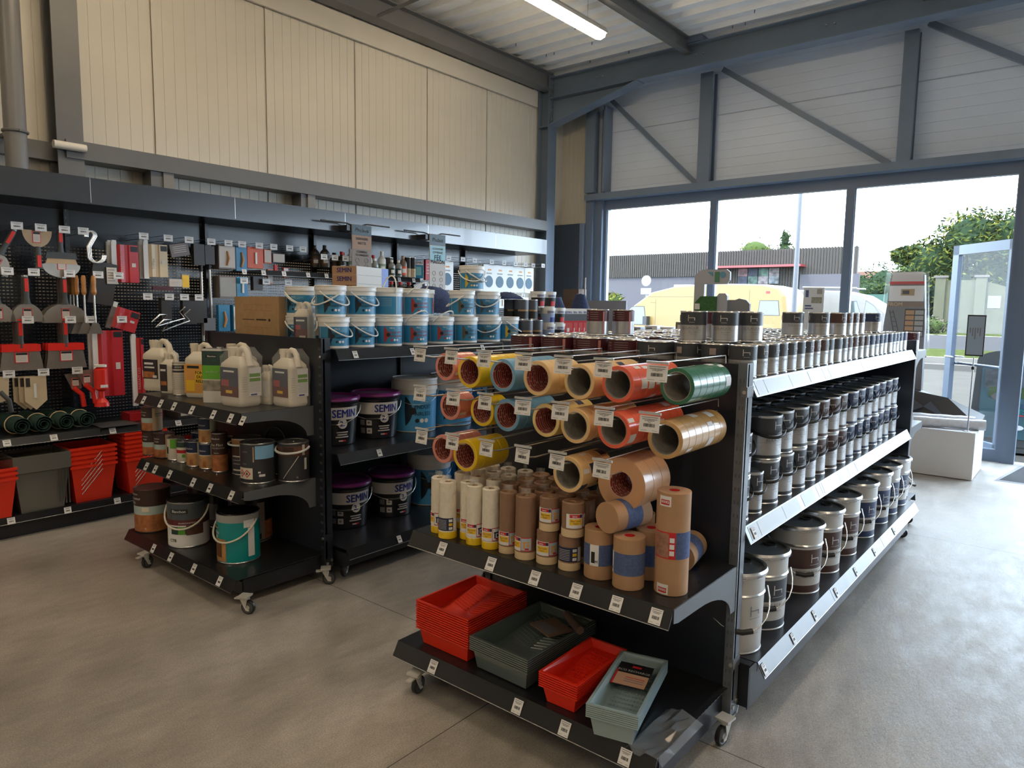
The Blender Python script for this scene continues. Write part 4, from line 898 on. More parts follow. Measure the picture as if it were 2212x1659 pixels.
can(.046, .135, [(0, .45, CREAM), (.45, .6, REDP), (.6, .72, CREAM), (.72, 1, DKGREEN)], TIN, [(.2, .6, .25, .4, GREENP, 1)]).place((-4.367, 2.09, ZM), .6, 'white and red banded small tin in the middle of the shelf')
cn = can(.055, .155, [(0, .05, WOODP2), (.05, .52, WOODP2), (.52, .56, CREAM), (.56, 1, NAVY2)], TIN, [(.5, 2.3, .04, .97, mat('pale_leaf_label', C('B8B49C'), .5), 1), (-.4, .0, .1, .3, WOODP, 2)], [('Blanchon', .013, -.4, .72, WHITE)])
cn.place((-4.222, 2.09, ZM), .8, 'navy and wood print tin left of the navy stacked pair')
cn.place((-4.10, 2.11, ZM), .8, 'navy and wood print tin, bottom of the stacked pair'); cn.place((-4.10, 2.11, ZM+.156), .8, 'navy and wood print tin, top of the stacked pair')
can(.048, .235, [(0, .03, WOODP), (.03, .45, WOODP), (.45, 1, BROWN)], LIDBR, [], [('Mat Pilot', .022, -.1, .70, CREAM, .01), ('Blanchon', .014, -.2, .86, WHITE, .01), ('DECORATION', .012, .1, .62, CREAM), ('lasure', .012, -.1, .50, CREAM)]).place((-3.965, 2.11, ZM), .75, 'tall slim brown tin beside the navy stacked pair')
can(.085, .215, [(0, .5, CHAR), (.5, .8, BROWN), (.8, 1, WOODP2)], TIN, [(-.9, .6, .12, .16, CREAM, 1), (-.9, .5, .3, .32, GREYL, 1), (-.9, .4, .4, .42, GREYL, 1), (-.9, .5, .5, .53, CREAM, 1)], (), (WHITEP, -.5, -.02, .006)).place((-3.82, 2.20, ZM), .8, 'dark tin with white strap half hidden behind the grey tin')
c9 = can(.096, .225, [(0, .04, CHAR), (.04, .62, CHAR), (.62, 1, CHAR)], TIN, [(.25, 1.5, .62, .95, LBLUE, 1), (-.95, .1, .12, .40, CREAM, 2), (-1.05, -.95, .55, .93, CREAM, 2), (.12, .2, .55, .93, mat('tan_strip', C('A98A74'), .5), 2), (.45, .8, .18, .24, WHITE, 2), (.4, .55, .27, .31, WHITE, 2)], [('LASURE', .011, -.4, .8, GREYL), ('BOIS', .011, -.4, .5, GREYL)])
g_ = c9.place((-3.60, 2.14, ZM), .62, 'large grey tin with pale blue panel and hazard label, middle shelf front')
m = MB()
for a in (-.66, -.25):
    for s_, mm in ((.023, REDP), (.016, CREAM)): m.cshape([(-s_, 0), (0, -s_), (s_, 0), (0, s_)], .096+(.0008 if s_ > .02 else .0012), a, .058, mm)
    m.cshape([(-.006, -.006), (.006, -.006), (.004, .006), (-.004, .006)], .0976, a, .058, BLK)
m.build('hazard_diamonds', g_)
c10 = can(.096, .225, [(0, .66, CHAR), (.66, .92, mat('brown_swatch_band', C('6A4438'), .45, noise=.4, nscale=18)), (.92, 1, CHAR)], TIN, [(-.5, .2, .70, .90, BROWN, 1), (.9, 1.1, .3, .6, CREAM, 1), (.75, .95, .68, .95, CREAM, 1)], [('3L', .014, .4, .12, CREAM)], (WHITEP, -.2, -.10, .007))
q_ = c10.place((-3.485, 2.295, ZM), .8, 'dark tin with brown swatches and white strap, right end of the middle shelf', scale=(.92, .92, .98))
m = MB(); m.tube([(.097*sin(a), -.097*cos(a), .02+.13*(a+.5)/1.0) for a in [-.5+.1*i for i in range(11)]], .0025, CREAM, 6); m.build('brush_stroke', q_)
q_ = can(.074, .20, [(0, 1, LIDBK)], LIDBK).place((-3.70, 2.315, ZM), 0, 'black bucket with raised black handle in the dark back of the middle shelf')
arch_handle(q_, BLACKP, .2, .074, .007, .3, .10)
for i, (x, y) in enumerate(((-4.50, 2.26), (-4.33, 2.25), (-4.20, 2.27))): cn.place((x, y, ZM), 1.6, 'tin in the back row of the middle shelf, %s from the left' % ORD[i])
# jugs on the upper shelf
def rr(w, d, z, c=.02, ox=0, oy=0):
    P = []
    for sx, sy, a0 in ((1, 1, 0), (-1, 1, 90), (-1, -1, 180), (1, -1, 270)):
        for k in range(4): a = rad(a0+30*k); P.append((ox+sx*(w/2-c)+c*cos(a), oy+sy*(d/2-c)+c*sin(a), z))
    return P
def jug(w, d, h, front, side=None, wrap=False, body=None, cap=None, name='plastic_jug'):
    body = body or CREAM
    def fn():
        t = thing(name, '', 'jug'); H = h*.80
        m = MB(); c = min(w, d)*.16
        m.loft([rr(w*.92, d*.92, 0, c), rr(w, d, .012, c), rr(w, d, H*.12, c), rr(w*.985, d*.985, H*.14, c), rr(w*.985, d*.985, H*.80, c), rr(w, d, H*.82, c), rr(w*.97, d*.96, H*.90, c), rr(w*.60, d*.62, H*1.02, c*.8), rr(w*.50, d*.5, H*1.05, c*.6)], body, smooth=True)
        m.build('jug_body', t)
        m = MB(); m.lathe([(w*.13, H*.98), (w*.13, h*.90), (w*.155, h*.90), (w*.155, h*.985), (w*.14, h*.99), (0, h*.99)], [body, body, cap or body, cap or body, cap or body], 20, c=(-w*.30, 0, 0)); m.build('cap', t)
        m = MB(); m.tube([(-w*.06, 0, H*1.0), (-w*.02, 0, h*.94), (w*.10, 0, h*.975), (w*.24, 0, h*.965), (w*.36, 0, h*.90), (w*.42, 0, H*.96), (w*.44, 0, H*.86)], [d*.12, d*.12, d*.12, d*.12, d*.13, d*.15, d*.2], body, 10); m.build('handle', t)
        m = MB()
        for x0, x1, z0, z1, b, *k in front: q = -d/2-.0006-.0004*(k[0] if k else 0); m.add([(w*x0, q, h*z0), (w*x1, q, h*z0), (w*x1, q, h*z1), (w*x0, q, h*z1)], [(0, 1, 2, 3)], b)
        for y0, y1, z0, z1, b, *k in (side or ()): q = w/2+.0006+.0004*(k[0] if k else 0); m.add([(q, d*y0, h*z0), (q, d*y1, h*z0), (q, d*y1, h*z1), (q, d*y0, h*z1)], [(0, 1, 2, 3)], b)
        m.build('label', t)
        if wrap:
            random.seed(int(w*1000)+7); m = MB(); R_ = []
            for z, s_ in ((.002, 1.03), (.06, 1.06), (.12, 1.03), (.18, 1.07), (.24, 1.04), (h*.84, 1.05), (h*.93, .78), (h*1.0, .66)):
                R_.append([(x*s_*random.uniform(.985, 1.05)+.01, y*s_*random.uniform(.985, 1.06), z+random.uniform(-.004, .004)) for x, y, _ in rr(w*1.01, d*1.01, z, .02)])
            m.loft(R_, TRANS, cap=False); m.build('film_wrap', t)
        return t
    return Proto(fn)
ZT = 1.021
DKL = mat('dark_jug_label', C('322A30'), .45); GRN2 = mat('leaf_green_label', C('6E9C45'), .5)
txt_lines = [(-.38, .3, .44-.03*k, .447-.03*k, GREYTXT, 1) for k in range(9)]
J1 = jug(.185, .15, .33, [(-.42, .25, .24, .62, DKL), (-.35, .05, .52, .56, WHITE, 1), (-.35, .1, .45, .48, WHITE, 1), (-.4, .1, .26, .38, WOODP, 1), (.02, .2, .26, .31, WHITE, 2)], [(-.3, .3, .5, .506, REDP), (-.3, .2, .42, .424, GREYTXT), (-.3, .2, .36, .364, GREYTXT)], body=CREAM)
J1.place((-4.735, 2.135, ZT), .35, 'five litre cream jug with dark wood label at the left end of the upper shelf')
J2 = jug(.105, .09, .255, [(-.45, .1, .05, .72, DKL), (-.4, .0, .55, .6, WHITE, 1), (-.4, .05, .2, .3, WOODP, 1)], [(-.3, .3, .55, .56, GREYTXT), (-.3, .3, .45, .455, REDP)])
J2.place((-4.545, 2.11, ZT), .35, 'small cream jug with narrow dark label next to the large left jug')
can(.047, .205, [(0, 1, CREAM)], GREYL, [(-1.2, 1.2, .80, .92, CHAR, 1), (-1.2, 1.2, .70, .76, CHAR, 1)]+[(-1.1, .9, .62-.06*k, .63-.06*k, GREYTXT, 1) for k in range(8)], [('LESSIVE', .014, 0, .86, WHITE, .01)], name='cleaner_tin').place((-4.40, 2.10, ZT), .8, 'round cream tin with printed lines beside the orange-labelled jug')
J2.place((-4.36, 2.30, ZT), .5, 'small cream jug in the second row behind the round tin')
J4 = jug(.16, .13, .33, [(-.48, .48, .08, .62, ORNG), (-.35, .15, .54, .59, BLK, 1), (-.02, .45, .26, .50, YELP, 1), (-.4, -.05, .12, .32, YELP, 1)], [(-.4, .4, .1, .6, ORNG)])
q_ = J4.place((-4.235, 2.155, ZT), .5, 'cream jug with orange and yellow label behind the green tin box')
m = MB()
for i, s_ in enumerate(('FOND', 'DUR', 'RELIC')): m.ptext(s_, .026, (.034, -.0665, .152-.026*i), (1, 0, 0), (0, 0, 1), BLK, bold=.03)
m.build('label_words', q_)
def tinbox():
    t = thing('rectangular_tin', '', 'tin'); w, d, h = .125, .085, .31; m = MB(); m.loft([rr(w, d, 0, .012), rr(w, d, h, .012)], mat('pale_tin_base', C('CFCBC4'), .4), smooth=False); m.build('tin_body', t)
    m = MB()
    for a, b, mm in ((.05, .20, mat('pale_tin_base', C('CFCBC4'), .4)), (.22, .42, mat('stone_photo', C('8C8578'), .5, noise=.5, nscale=25)), (.44, .70, GREENP), (.70, .97, DKGREEN)):
        m.loft([rr(w+.0012, d+.0012, h*a, .012), rr(w+.0012, d+.0012, h*b, .012)], mm, cap=False)
    m.box(-w*.3, -d/2-.0016, h*.84, w*.25, -d/2-.001, h*.90, BLK); m.ptext('Blanchon', .014, (0, -d/2-.002, h*.87), (1, 0, 0), (0, 0, 1), WHITE); m.ptext('ecolour', .024, (0, -d/2-.0018, h*.58), (1, 0, 0), (0, 0, 1), mat('pale_green_text', C('C9E0B2'), .5), bold=.01)
    m.build('label', t); m = MB(); m.box(-w/2+.003, -d/2+.003, h-.001, w/2-.003, d/2-.003, h+.003, TIN); m.lathe([(.018, h), (.018, h+.012), (0, h+.012)], TIN, 16, c=(.03, 0, 0)); m.build('lid', t); return t
Proto(tinbox).place((-3.948, 2.09, ZT), .62, 'tall green, dark and cream rectangular tin in the middle of the upper shelf')
J6 = jug(.19, .14, .33, [(-.45, .38, .20, .66, mat('slate_blue_label', C('3C4258'), .45)), (-.45, .38, .16, .34, WINE, 1), (-.4, -.05, .34, .45, mat('coral_patch', C('A8484A'), .5), 2), (-.3, .2, .58, .61, WHITE, 2), (-.2, .1, .22, .27, YELP, 2)],
         [(-.45, -.22, .5-.04*k, .504-.04*k, GREYTXT) for k in range(7)]+[(-.12, .46, .17, .66, WHITE, 1), (-.1, .42, .50, .56, GRN2, 2), (-.1, .42, .42, .48, GRN2, 2), (-.05, .25, .185, .21, BLUEP, 2)]+[(-.1, .42, .40-.02*k, .405-.02*k, GREYL, 2) for k in range(9)], wrap=True)
J6.place((-3.735, 2.175-.05, ZT), .12, 'film-wrapped cream jug with slate and wine label, front right of the upper shelf')
q_ = J6.place((-3.53, 2.312, ZT), .05, 'film-wrapped cream jug second from the right against the back panel', scale=(.9, .9, .98))
J2w = jug(.11, .09, .25, [(-.4, .3, .2, .6, WHITE)], [(-.4, .4, .2, .6, WHITE)], wrap=True); J2w.place((-3.672, 2.262, ZT), .2, 'small film-wrapped jug squeezed between the two wrapped large jugs', scale=(.8, .8, .9))
J1.place((-4.06, 2.30, ZT), .3, 'cream jug whose handle shows behind the green rectangular tin')
J2s = jug(.10, .085, .265, [(-.45, .42, .22, .66, mat('slate_blue_label', C('3C4258'), .45)), (-.45, .42, .1, .40, WINE, 1), (-.35, .0, .38, .48, mat('coral_patch', C('A8484A'), .5), 2), (-.1, .3, .18, .24, CREAM, 2), (-.3, .25, .56, .6, WHITE, 2)], [], wrap=True)
J2s.place((-3.69, 2.52, 1.346), .5, 'small wrapped jug with slate and wine label standing on the gondola top')
# SEMIN black buckets with purple lids
PURP = mat('purple_lid', C('7E2A78'), .3); BKT = mat('black_bucket_plastic', (.012, .013, .018), .3); WBAND = mat('white_band_label', C('C9C6C4'), .45)
def semin():
    t = thing('filler_bucket', '', 'bucket'); r, r0, h = .160, .128, .295
    R = lambda z: r0+(r-.008-r0)*z/h
    m = MB(); m.lathe([(0, 0), (r0-.004, 0), (r0, .004), (R(h*.84), h*.84), (R(h*.84)+.006, h*.845), (R(h*.87)+.006, h*.865), (R(h*.87), h*.87), (R(h*.9)+.006, h*.90), (R(h*.93), h*.93)], BKT, 44); m.build('bucket_body', t)
    m = MB(); m.lathe([(R(h*.9), h*.92), (r, h*.92), (r+.002, h*.94), (r, h*.97), (r+.001, h*.985), (r-.004, h), (r-.012, h), (r-.018, h-.010), (0, h-.010)], PURP, 44)
    for k in range(24): a = 2*pi*k/24; m.box((r-.03)*sin(a)-.002, -(r-.03)*cos(a)-.002, h-.010, (r-.03)*sin(a)+.002, -(r-.03)*cos(a)+.002, h-.007, PURP)
    m.build('lid', t)
    m = MB(); q = .0008; tp = (R(h)-R(0))/h
    def band(a0, a1, z0, z1, mm, e=0): m.patch(R(h*z0)+q+e, a0, a1, h*z0, h*z1, mm, r1=R(h*z1)+q+e)
    band(-1.75, 1.35, .545, .80, WBAND); band(-1.75, -1.1, .55, .60, BKT, .0004)
    vs, fs = textmesh('SEMIN', .035); s_ = .068
    m.add([((R(h*.665+y*s_)+q+.0015)*sin(.62+x*s_*.95/r), -(R(h*.665+y*s_)+q+.0015)*cos(.62+x*s_*.95/r), h*.665+y*s_) for x, y in vs], fs, BLUEP)
    rc = R(h*.46)+q+.001
    m.cshape([(.030*cos(k*pi/10), .030*sin(k*pi/10)) for k in range(20)], rc, .52, h*.46, WBAND); m.ctext('2.', .045, rc+.001, .50, h*.46, BLUEP, bold=.03)
    for ax in (-.55, -.2):
        for z_ in (.36, .18):
            m.patch(R(h*(z_-.01))+q, ax-.13, ax+.13, h*(z_-.06), h*(z_+.06), WBAND if ax > -.4 else GREYTXT, r1=R(h*(z_+.06))+q)
            m.patch(R(h*z_)+q+.0012, ax-.07, ax+.05, h*(z_-.02), h*(z_+.02), GREYTXT, r1=R(h*(z_+.02))+q+.001)
    for k, ww in enumerate((.30, .26, .34)): m.patch(R(h*(.27-.045*k))+q, .55-ww, .55+ww*.8, h*(.27-.05*k), h*(.295-.05*k), WBAND, r1=R(h*(.30-.045*k))+q)
    band(.45, .70, .085, .12, REDP); band(.35, .55, .09, .118, WBAND, .0006)
    m.build('label', t)
    m = MB(); pts = [((r+.002+.02*cos(b*.97))*sin(b), -(r+.002+.02*cos(b*.97))*cos(b), h*.80-h*.34*cos(b*1.04)**.8 if abs(b) < 1.45 else h*.80) for b in [-1.5+3.0*k/14 for k in range(15)]]
    m.tube(pts, .0028, CHROME, 6); o = m.build('wire_handle', t); m = MB(); m.tube([pts[6], pts[7], pts[8]], .008, BLACKP, 10); m.build('grip', o); return t
SB = Proto(semin)
for i, (x, y, z, rz) in enumerate(((-3.60, 2.66, .746, .55), (-3.60, 2.995, .746, .5), (-3.62, 2.76, .201, .62), (-3.60, 3.12, .201, .72))):
    SB.place((x, y, z), rz+.25, 'black SEMIN filler bucket with purple lid, %s' % ('left one on the middle shelf', 'right one on the middle shelf', 'left one on the bottom shelf', 'right one on the bottom shelf')[i])
KNIFE = [(0, -.5), (.10, -.42), (.22, -.2), (.27, 0), (.22, .2), (.10, .42), (0, .5), (-.03, .3), (-.03, -.3)]
COLV = {'dark': mat('navy_knife_print', C('14283A'), .45), 'red': mat('brick_red_print', C('A8322C'), .45), 'grey': mat('olive_grey_print', C('5B5648'), .45), 'yellow': mat('mustard_print', C('D2B030'), .45)}
def pro_bucket(r, h, var, l1, l2, lidh=.16, blue=None, big=False):
    blue = blue or TINT
    def fn():
        t = thing('filler_pail' if big else 'putty_pail', '', 'bucket'); r0 = r*.92; R = lambda z: r0+(r-.005-r0)*z/h; zl = h*(1-lidh)
        z0, z1 = (.02, .70) if big else (.09, .70)
        m = MB(); m.lathe([(0, 0), (r0-.004, 0), (r0, .003), (R(h*z0), h*z0), (R(h*z0)+.0003, h*z0+.001), (R(h*z1), h*z1), (R(zl), zl)], [WHITEP, WHITEP, WHITEP, blue, blue, WHITEP], 40); m.build('pail_body', t)
        m = MB(); m.lathe([(R(zl)-.001, zl-.001), (r-.001, zl-.002), (r, zl+.004), (r-.002, h*.955), (r+.001, h*.965), (r, h-.002), (r-.005, h), (r-.010, h), (r-.013, h-.006), (0, h-.006)], WHITEP, 40)
        for k in range(4): a = .5+k*1.55; m.patch(r+.001, a-.18, a+.18, zl+.002, zl+.006, WHITEP)
        m.build('lid', t)
        m = MB(); q = .0009; kz = h*.40; cm = COLV[var]; vs, fs = textmesh('PRO TECHNIC', 0.); s_ = h*.085
        def T(tx, s_, a, z, mm, bold=0.):
            vs, fs = textmesh(tx, bold); m.add([((R(z+y*s_)+q)*sin(a+x*s_/r), -(R(z+y*s_)+q)*cos(a+x*s_/r), z+y*s_) for x, y in vs], fs, mm)
        S_ = h*.56; m.kshape(R, -.55, kz, S_, r, cm); m.cshape([(.012*h/.18*cos(k*pi/6), .012*h/.18*sin(k*pi/6)) for k in range(12)], R(kz)+q+.0008, -.55+.27*S_/r, kz, BLK)
        T('PRO', h*.095, .02, h*.62, WHITE); T('TECHNIC', h*.095, .42 if not big else .35, h*.62, mat('pale_blue_text', C('7FB6CF'), .5))
        m.patch(R(h*.565)+q, .15, .55, h*.563, h*.568, WHITE); T(l1, h*.10, .28, h*.47, cm, .015); T(l2, h*.10, .28, h*.345, cm, .015)
        for k in range(3): m.cshape([(.0075*h/.18*cos(j*pi/4), .0075*h/.18*sin(j*pi/4)) for j in range(8)], R(h*.2)+q, .0+.22*k, h*.22, cm if k == 0 else WHITE)
        m.patch(R(h*z0)+q, -1.25, -1.21, h*z0, h*z1, WHITEP, r1=R(h*z1)+q)
        for k in range(5): m.patch(R(h*.5)+q, -2.6, -1.6, h*(.62-.06*k), h*(.625-.06*k), WHITE)
        m.build('label', t); return t
    return Proto(fn)
PB = {v: pro_bucket(.092, .18, v, a, b) for v, a, b in (('dark', 'ENDUIT PATE', 'FINITION'), ('red', 'ENDUIT PATE', 'REBOUCHAGE'), ('grey', 'ENDUIT DE', 'GARNISSANT'), ('yellow', 'ENDUIT', 'MULTIFONCTION'))}
PB['dark'] = pro_bucket(.092, .18, 'dark', 'ENDUIT PÂTE', 'FINITION'); PB['red'] = pro_bucket(.092, .18, 'red', 'ENDUIT PÂTE', 'REBOUCHAGE')
def pail_handle(P_, r, h, mode, a):
    """white plastic bail: 'up' arches over the lid, 'side' hangs to the front"""
    m = MB(); pts = []
    for k in range(21):
        b = -pi/2+pi*k/20; c_, s_ = cos(b), sin(b)
        if mode == 'up': p = ((r+.004)*s_, -.02*c_, h*.80+(.11)*c_)
        elif mode == 'lean': p = ((r+.004)*s_, -(r*.85)*c_, h*.80+.075*c_)
        else: p = ((r+.004)*s_, -(r+.016)*c_, h*.80-h*(.42 if mode == 'side' else .2)*c_)
        pts.append((p[0]*cos(a)-p[1]*sin(a), p[0]*sin(a)+p[1]*cos(a), p[2]))
    m.tube(pts, .0045, WHITEP, 8); m.build('bail_handle', P_)
zt = 1.346
LOW = [(2.53, 'dark', 'side', 1.9), (2.72, 'dark', None, 0), (2.94, 'red', None, 0), (3.16, 'red', 'lean', 1.7), (3.40, 'red', 'lean', 1.8), (3.64, 'grey', None, 0), (3.89, 'grey', 'side', .9), (4.10, 'yellow', 'side', 2.2)]
for i, (y, v, hm, ha) in enumerate(LOW):
    q_ = PB[v].place((-3.412, y, zt), 1.12 if i != 6 else .7, 'blue and white pail with %s lettering, %s in the lower row' % (v if v != 'dark' else 'dark navy', ORD[i]))
    if hm: pail_handle(q_, .092, .18, hm, ha-1.12)
UPP = [(-3.425, 2.52, 'dark', 'side', .1), (-3.425, 2.74, 'dark', None, 0), (-3.425, 2.955, 'red', 'up', 1.3), (-3.425, 3.18, 'red', 'lean', 1.9), (-3.60, 3.40, 'red', None, 0), (-3.425, 3.62, 'grey', 'side', -.6), (-3.425, 3.89, 'grey', 'side', .9)]
for i, (x, y, v, hm, ha) in enumerate(UPP):
    q_ = PB[v].place((x, y, zt+.1805), (1.05, 1.05, 2.7, 1.1, 2.4, 1.05, .7)[i], 'blue and white putty pail, %s from the near end in the upper row' % ORD[i])
    if hm: pail_handle(q_, .092, .18, hm, ha-1.1)
q_ = PB['yellow'].place((-3.50, 3.80, zt+.361), .75, 'single pail with mustard knife print standing alone on top of the stacked pails'); pail_handle(q_, .092, .18, 'side', .1)
q_ = PB['dark'].place((-3.84, 2.60, zt+.1805), .4, 'putty pail with folded handle at the near left corner behind the small jug'); pail_handle(q_, .092, .18, 'side', .9)
PB['dark'].place((-3.84, 2.60, zt), .4, 'putty pail in the second row under the left corner pail')
for i in range(6): PB[('dark', 'red', 'grey')[i//2]].place((-3.62, 2.90+.2*i, zt), .9, 'putty pail in the second row, %s from the near end' % ORD[i])
AB = pro_bucket(.158, .365, 'dark', 'ENDUIT', 'AIRLESS', lidh=.22, blue=TINT2, big=True)
for i, (x, y, z) in enumerate(((-3.60, 3.335, .746), (-3.60, 3.70, .746), (-3.62, 3.50, .201), (-3.62, 3.85, .201), (-3.6, 4.1, .746))):
    q_ = AB.place((x, y, z), .95, 'large light blue filler pail with white lid, %s' % ('beside the right bucket on the middle shelf', 'second on the middle shelf', 'beside the bucket on the bottom shelf', 'second on the bottom shelf', 'third on the middle shelf')[i])
    m = MB(); m.tube([(.162*sin(b), -.162*cos(b), .29-.10*cos(b)) for b in [-pi/2+pi*k/16 for k in range(17)]], .0018, CHROME, 5); m.build('wire_handle', q_)
# cardboard box and SEMIN cartons on the gondola top
def carton(label, x, y, z, w, d, h, rz=0, name='cardboard_box'):
    t = thing(name, label, 'box', (x, y, z), rz); m = MB(); m.box(-w/2, -d/2, 0, w/2, d/2, h, CARD); m.build('carton', t)
    m = MB(); m.box(-w*.32, -d/2-.0006, h*.49, -w*.05, -d/2-.0001, h*.505, BLK); m.box(.0, -d/2-.0006, h*.485, w*.22, -d/2-.0001, h*.515, BLK); m.box(w*.27, -d/2-.0006, h*.47, w*.31, -d/2-.0001, h*.525, BLK)
    for zz in (.16, .33, .70, .82): m.box(-w*.3, -d/2-.0006, h*zz, w*.34, -d/2-.0001, h*zz+.0015, mat('carton_crease', C('8E6C48'), .8))
    m.build('print', t); return t
carton('large plain cardboard box at the near left corner of the gondola top', -4.20, 2.66, zt, .52, .30, .295)
t = carton('taller cardboard carton standing behind the large box', -4.12, 2.98, zt, .42, .28, .37)
WCART = mat('white_carton', C('C8C4BE'), .5); BLUECART = mat('blue_carton_end', C('3E62C0'), .45); BRC = mat('brown_carton_front', C('9C8068'), .6)
def scart():
    t = thing('flat_carton', '', 'box'); m = MB(); m.box(-.10, -.21, 0, .10, .21, .060, WCART); m.build('carton', t)
    m = MB(); m.box(-.10, -.2108, .001, .10, -.21, .059, BRC); m.ptext('SEMIN', .045, (0, -.2112, .031), (1, 0, 0), (0, 0, 1), BLUEP, bold=.03); m.box(.10, .12, .001, .1008, .21, .059, BLUECART); m.box(.10, -.21, .001, .1006, -.205, .059, GREYL); m.build('print', t); return t
SCT = Proto(scart)
carton('cardboard box under the stack of SEMIN cartons', -4.12, 3.36, zt, .40, .36, .215)
for k in range(5): SCT.place((-4.16+.02*(k == 0)+.03*(k < 2), 3.33, zt+.216+.061*k), rad(18), 'flat SEMIN carton with blue end, %s from the bottom of its stack' % ORD[k])
# ================================================================ WALL DISPLAY: TOOLS, BINS, BOTTLES, MASKS
X0 = -5.68
BLADE = mat('spatula_steel', (.42, .38, .34), .32, .85, noise=.08, nscale=12); BLADEC = mat('mirror_steel', (.70, .52, .38), .12, 1.)
GRIP = mat('grey_soft_grip', (.055, .06, .062), .5); WOODH = mat('varnished_wood_handle', C('B9824A'), .35, noise=.15, nscale=30); TAGP = mat('tag_paper', C('C9C2BC'), .6)
CREAMB = mat('cream_card', C('C9B79A'), .5); REDB = mat('red_sleeve', C('B5242C'), .4); DKB = mat('dark_pack', (.035, .03, .028), .45); BLUEB = mat('blue_blister_card', C('2E7DAA'), .4); GREYB = mat('grey_pack', C('6E6462'), .45); ORB = mat('orange_card', C('D4562C'), .45)
def flat(m, poly, x, d, mt): m.prism(poly, -d, mt, org=(x, 0, 0), U=(0, 1, 0), V=(0, 0, 1), W=(1, 0, 0))
def arc(cy, cz, r, a0, a1, n=14, ry=None): return [(cy+(ry or r)*cos(rad(a0+(a1-a0)*k/n)), cz+r*sin(rad(a0+(a1-a0)*k/n))) for k in range(n+1)]
def tagm(m, y, z, w, h, x=.004):
    m.box(x, y-w/2, z-h/2, x+.001, y+w/2, z+h/2, REDP); m.box(x+.001, y-w*.42, z-h*.44, x+.0016, y+w*.42, z+h*.44, TAGP); m.box(x+.0016, y-w*.4, z+h*.22, x+.002, y+w*.4, z+h*.42, BLK)
    for k in range(4): m.box(x+.0016, y-w*.36, z+h*(.08-.12*k), x+.002, y+w*.3, z+h*(.10-.12*k), GREYTXT)
def handle_(m, z0, z1):
    """soft grip handle hanging at y=0 between z1 (top) and z0"""
    L_ = z1-z0; R_ = []
    for f, w_ in ((0, .030), (.08, .022), (.3, .018), (.6, .021), (.9, .020), (1, .014)): R_.append([(.013*cos(a), w_*sin(a), z0+L_*f) for a in [2*pi*k/12 for k in range(12)]])
    m.loft(R_, GRIP, smooth=True)
def knife(shape, w_, hz, red=True):
    def fn():
        t = thing('taping_knife', '', 'spatula'); m = MB(); T = -.20
        if shape == 'round': pol = arc(0, T-hz, hz, 0, 180, 18, w_/2)
        elif shape == 'wide': pol = [(-w_*.42, T-.09), (w_*.42, T-.09)]+arc(0, T-.10, .10, 0, -180, 16, w_/2)
        else: pol = [(-w_*.42, T-.02), (w_*.42, T-.02), (w_/2, T-.16), (-w_/2, T-.16)]
        flat(m, pol, .002, .003, BLADE); m.build('blade', t)
        m = MB()
        if shape == 'wide': flat(m, [(-.09, T-.0), (.09, T), (.10, T-.05), (-.10, T-.05)], .012, .02, GRIP); flat(m, [(-w_*.36, T-.045), (w_*.36, T-.045), (w_*.42, T-.09), (-w_*.42, T-.09)], .008, .012, mat('cream_ferrule', C('B89C78'), .4))
        if shape == 'flat': flat(m, [(-w_*.44, T+.02), (w_*.44, T+.02), (w_*.45, T-.03), (-w_*.45, T-.03)], .012, .022, RED)
        handle_(m, T-.005, -.02); m.box(.010, -.011, -.12, .016, .011, -.03, RED); m.box(-.006, -.012, -.022, .010, .012, -.008, CHROME if shape != 'flat' else RED); m.build('handle', t)
        m = MB(); tagm(m, .0, T-.07 if shape != 'wide' else T-.10, .085 if shape == 'flat' else .055, .075); m.build('paper_tag', t); return t
    return Proto(fn)
K_R = knife('round', .20, .125); K_B = knife('round', .30, .135); K_W = knife('wide', .24, .1); K_F = knife('flat', .26, .1)
def whook(y, z, label, x0=-6.0, x1=-5.65):
    t = thing('display_hook', label, 'hook', (x0, y, z)); m = MB(); L_ = x1-x0
    m.tube([(0, 0, -.04), (L_-.03, 0, -.04), (L_-.01, 0, -.03)], .003, STEEL, 6); m.tube([(0, .004, 0), (L_, .004, 0)], .002, STEEL, 6); m.build('wire', t)
    price_tag(t, (L_+.002, 0, -.022), (0, 0, pi/2), w=.07, h=.05, name='price_ticket'); return t
ps = (('upper', 2.115, (1.63, 1.77, 1.915, 2.035, 2.453, 2.638, 2.803, 2.988, 3.137, 3.26, 3.42, 3.56, 3.72, 3.86)), ('second', 1.81, (1.42, 1.56, 1.713, 1.933, 2.12, 2.26, 3.27, 3.48, 3.70)), ('third', 1.66, (2.465, 2.63, 2.75, 2.87)),
      ('fourth', 1.485, (1.40, 1.661, 1.923, 2.06, 2.27, 3.24)), ('fifth', 1.12, (1.532, 1.737, 1.95)))
for nm, z, ys in ps:
    for i, y in enumerate(ys): whook(y, z, 'wall hook with white price ticket, %s from the left in the %s row' % (ORD[i], nm))
def row(P_, ys, z, label, n=2, dx=.045, rot=None):
    for i, y in enumerate(ys):
        for k in range(n):
            P_.place((X0-dx*k, y, z), 0, '%s, %s on its hook' % (label if len(ys) == 1 else label+', hook '+ORD[i]+' from left', ('front', 'middle', 'third')[k]), rot=rot)
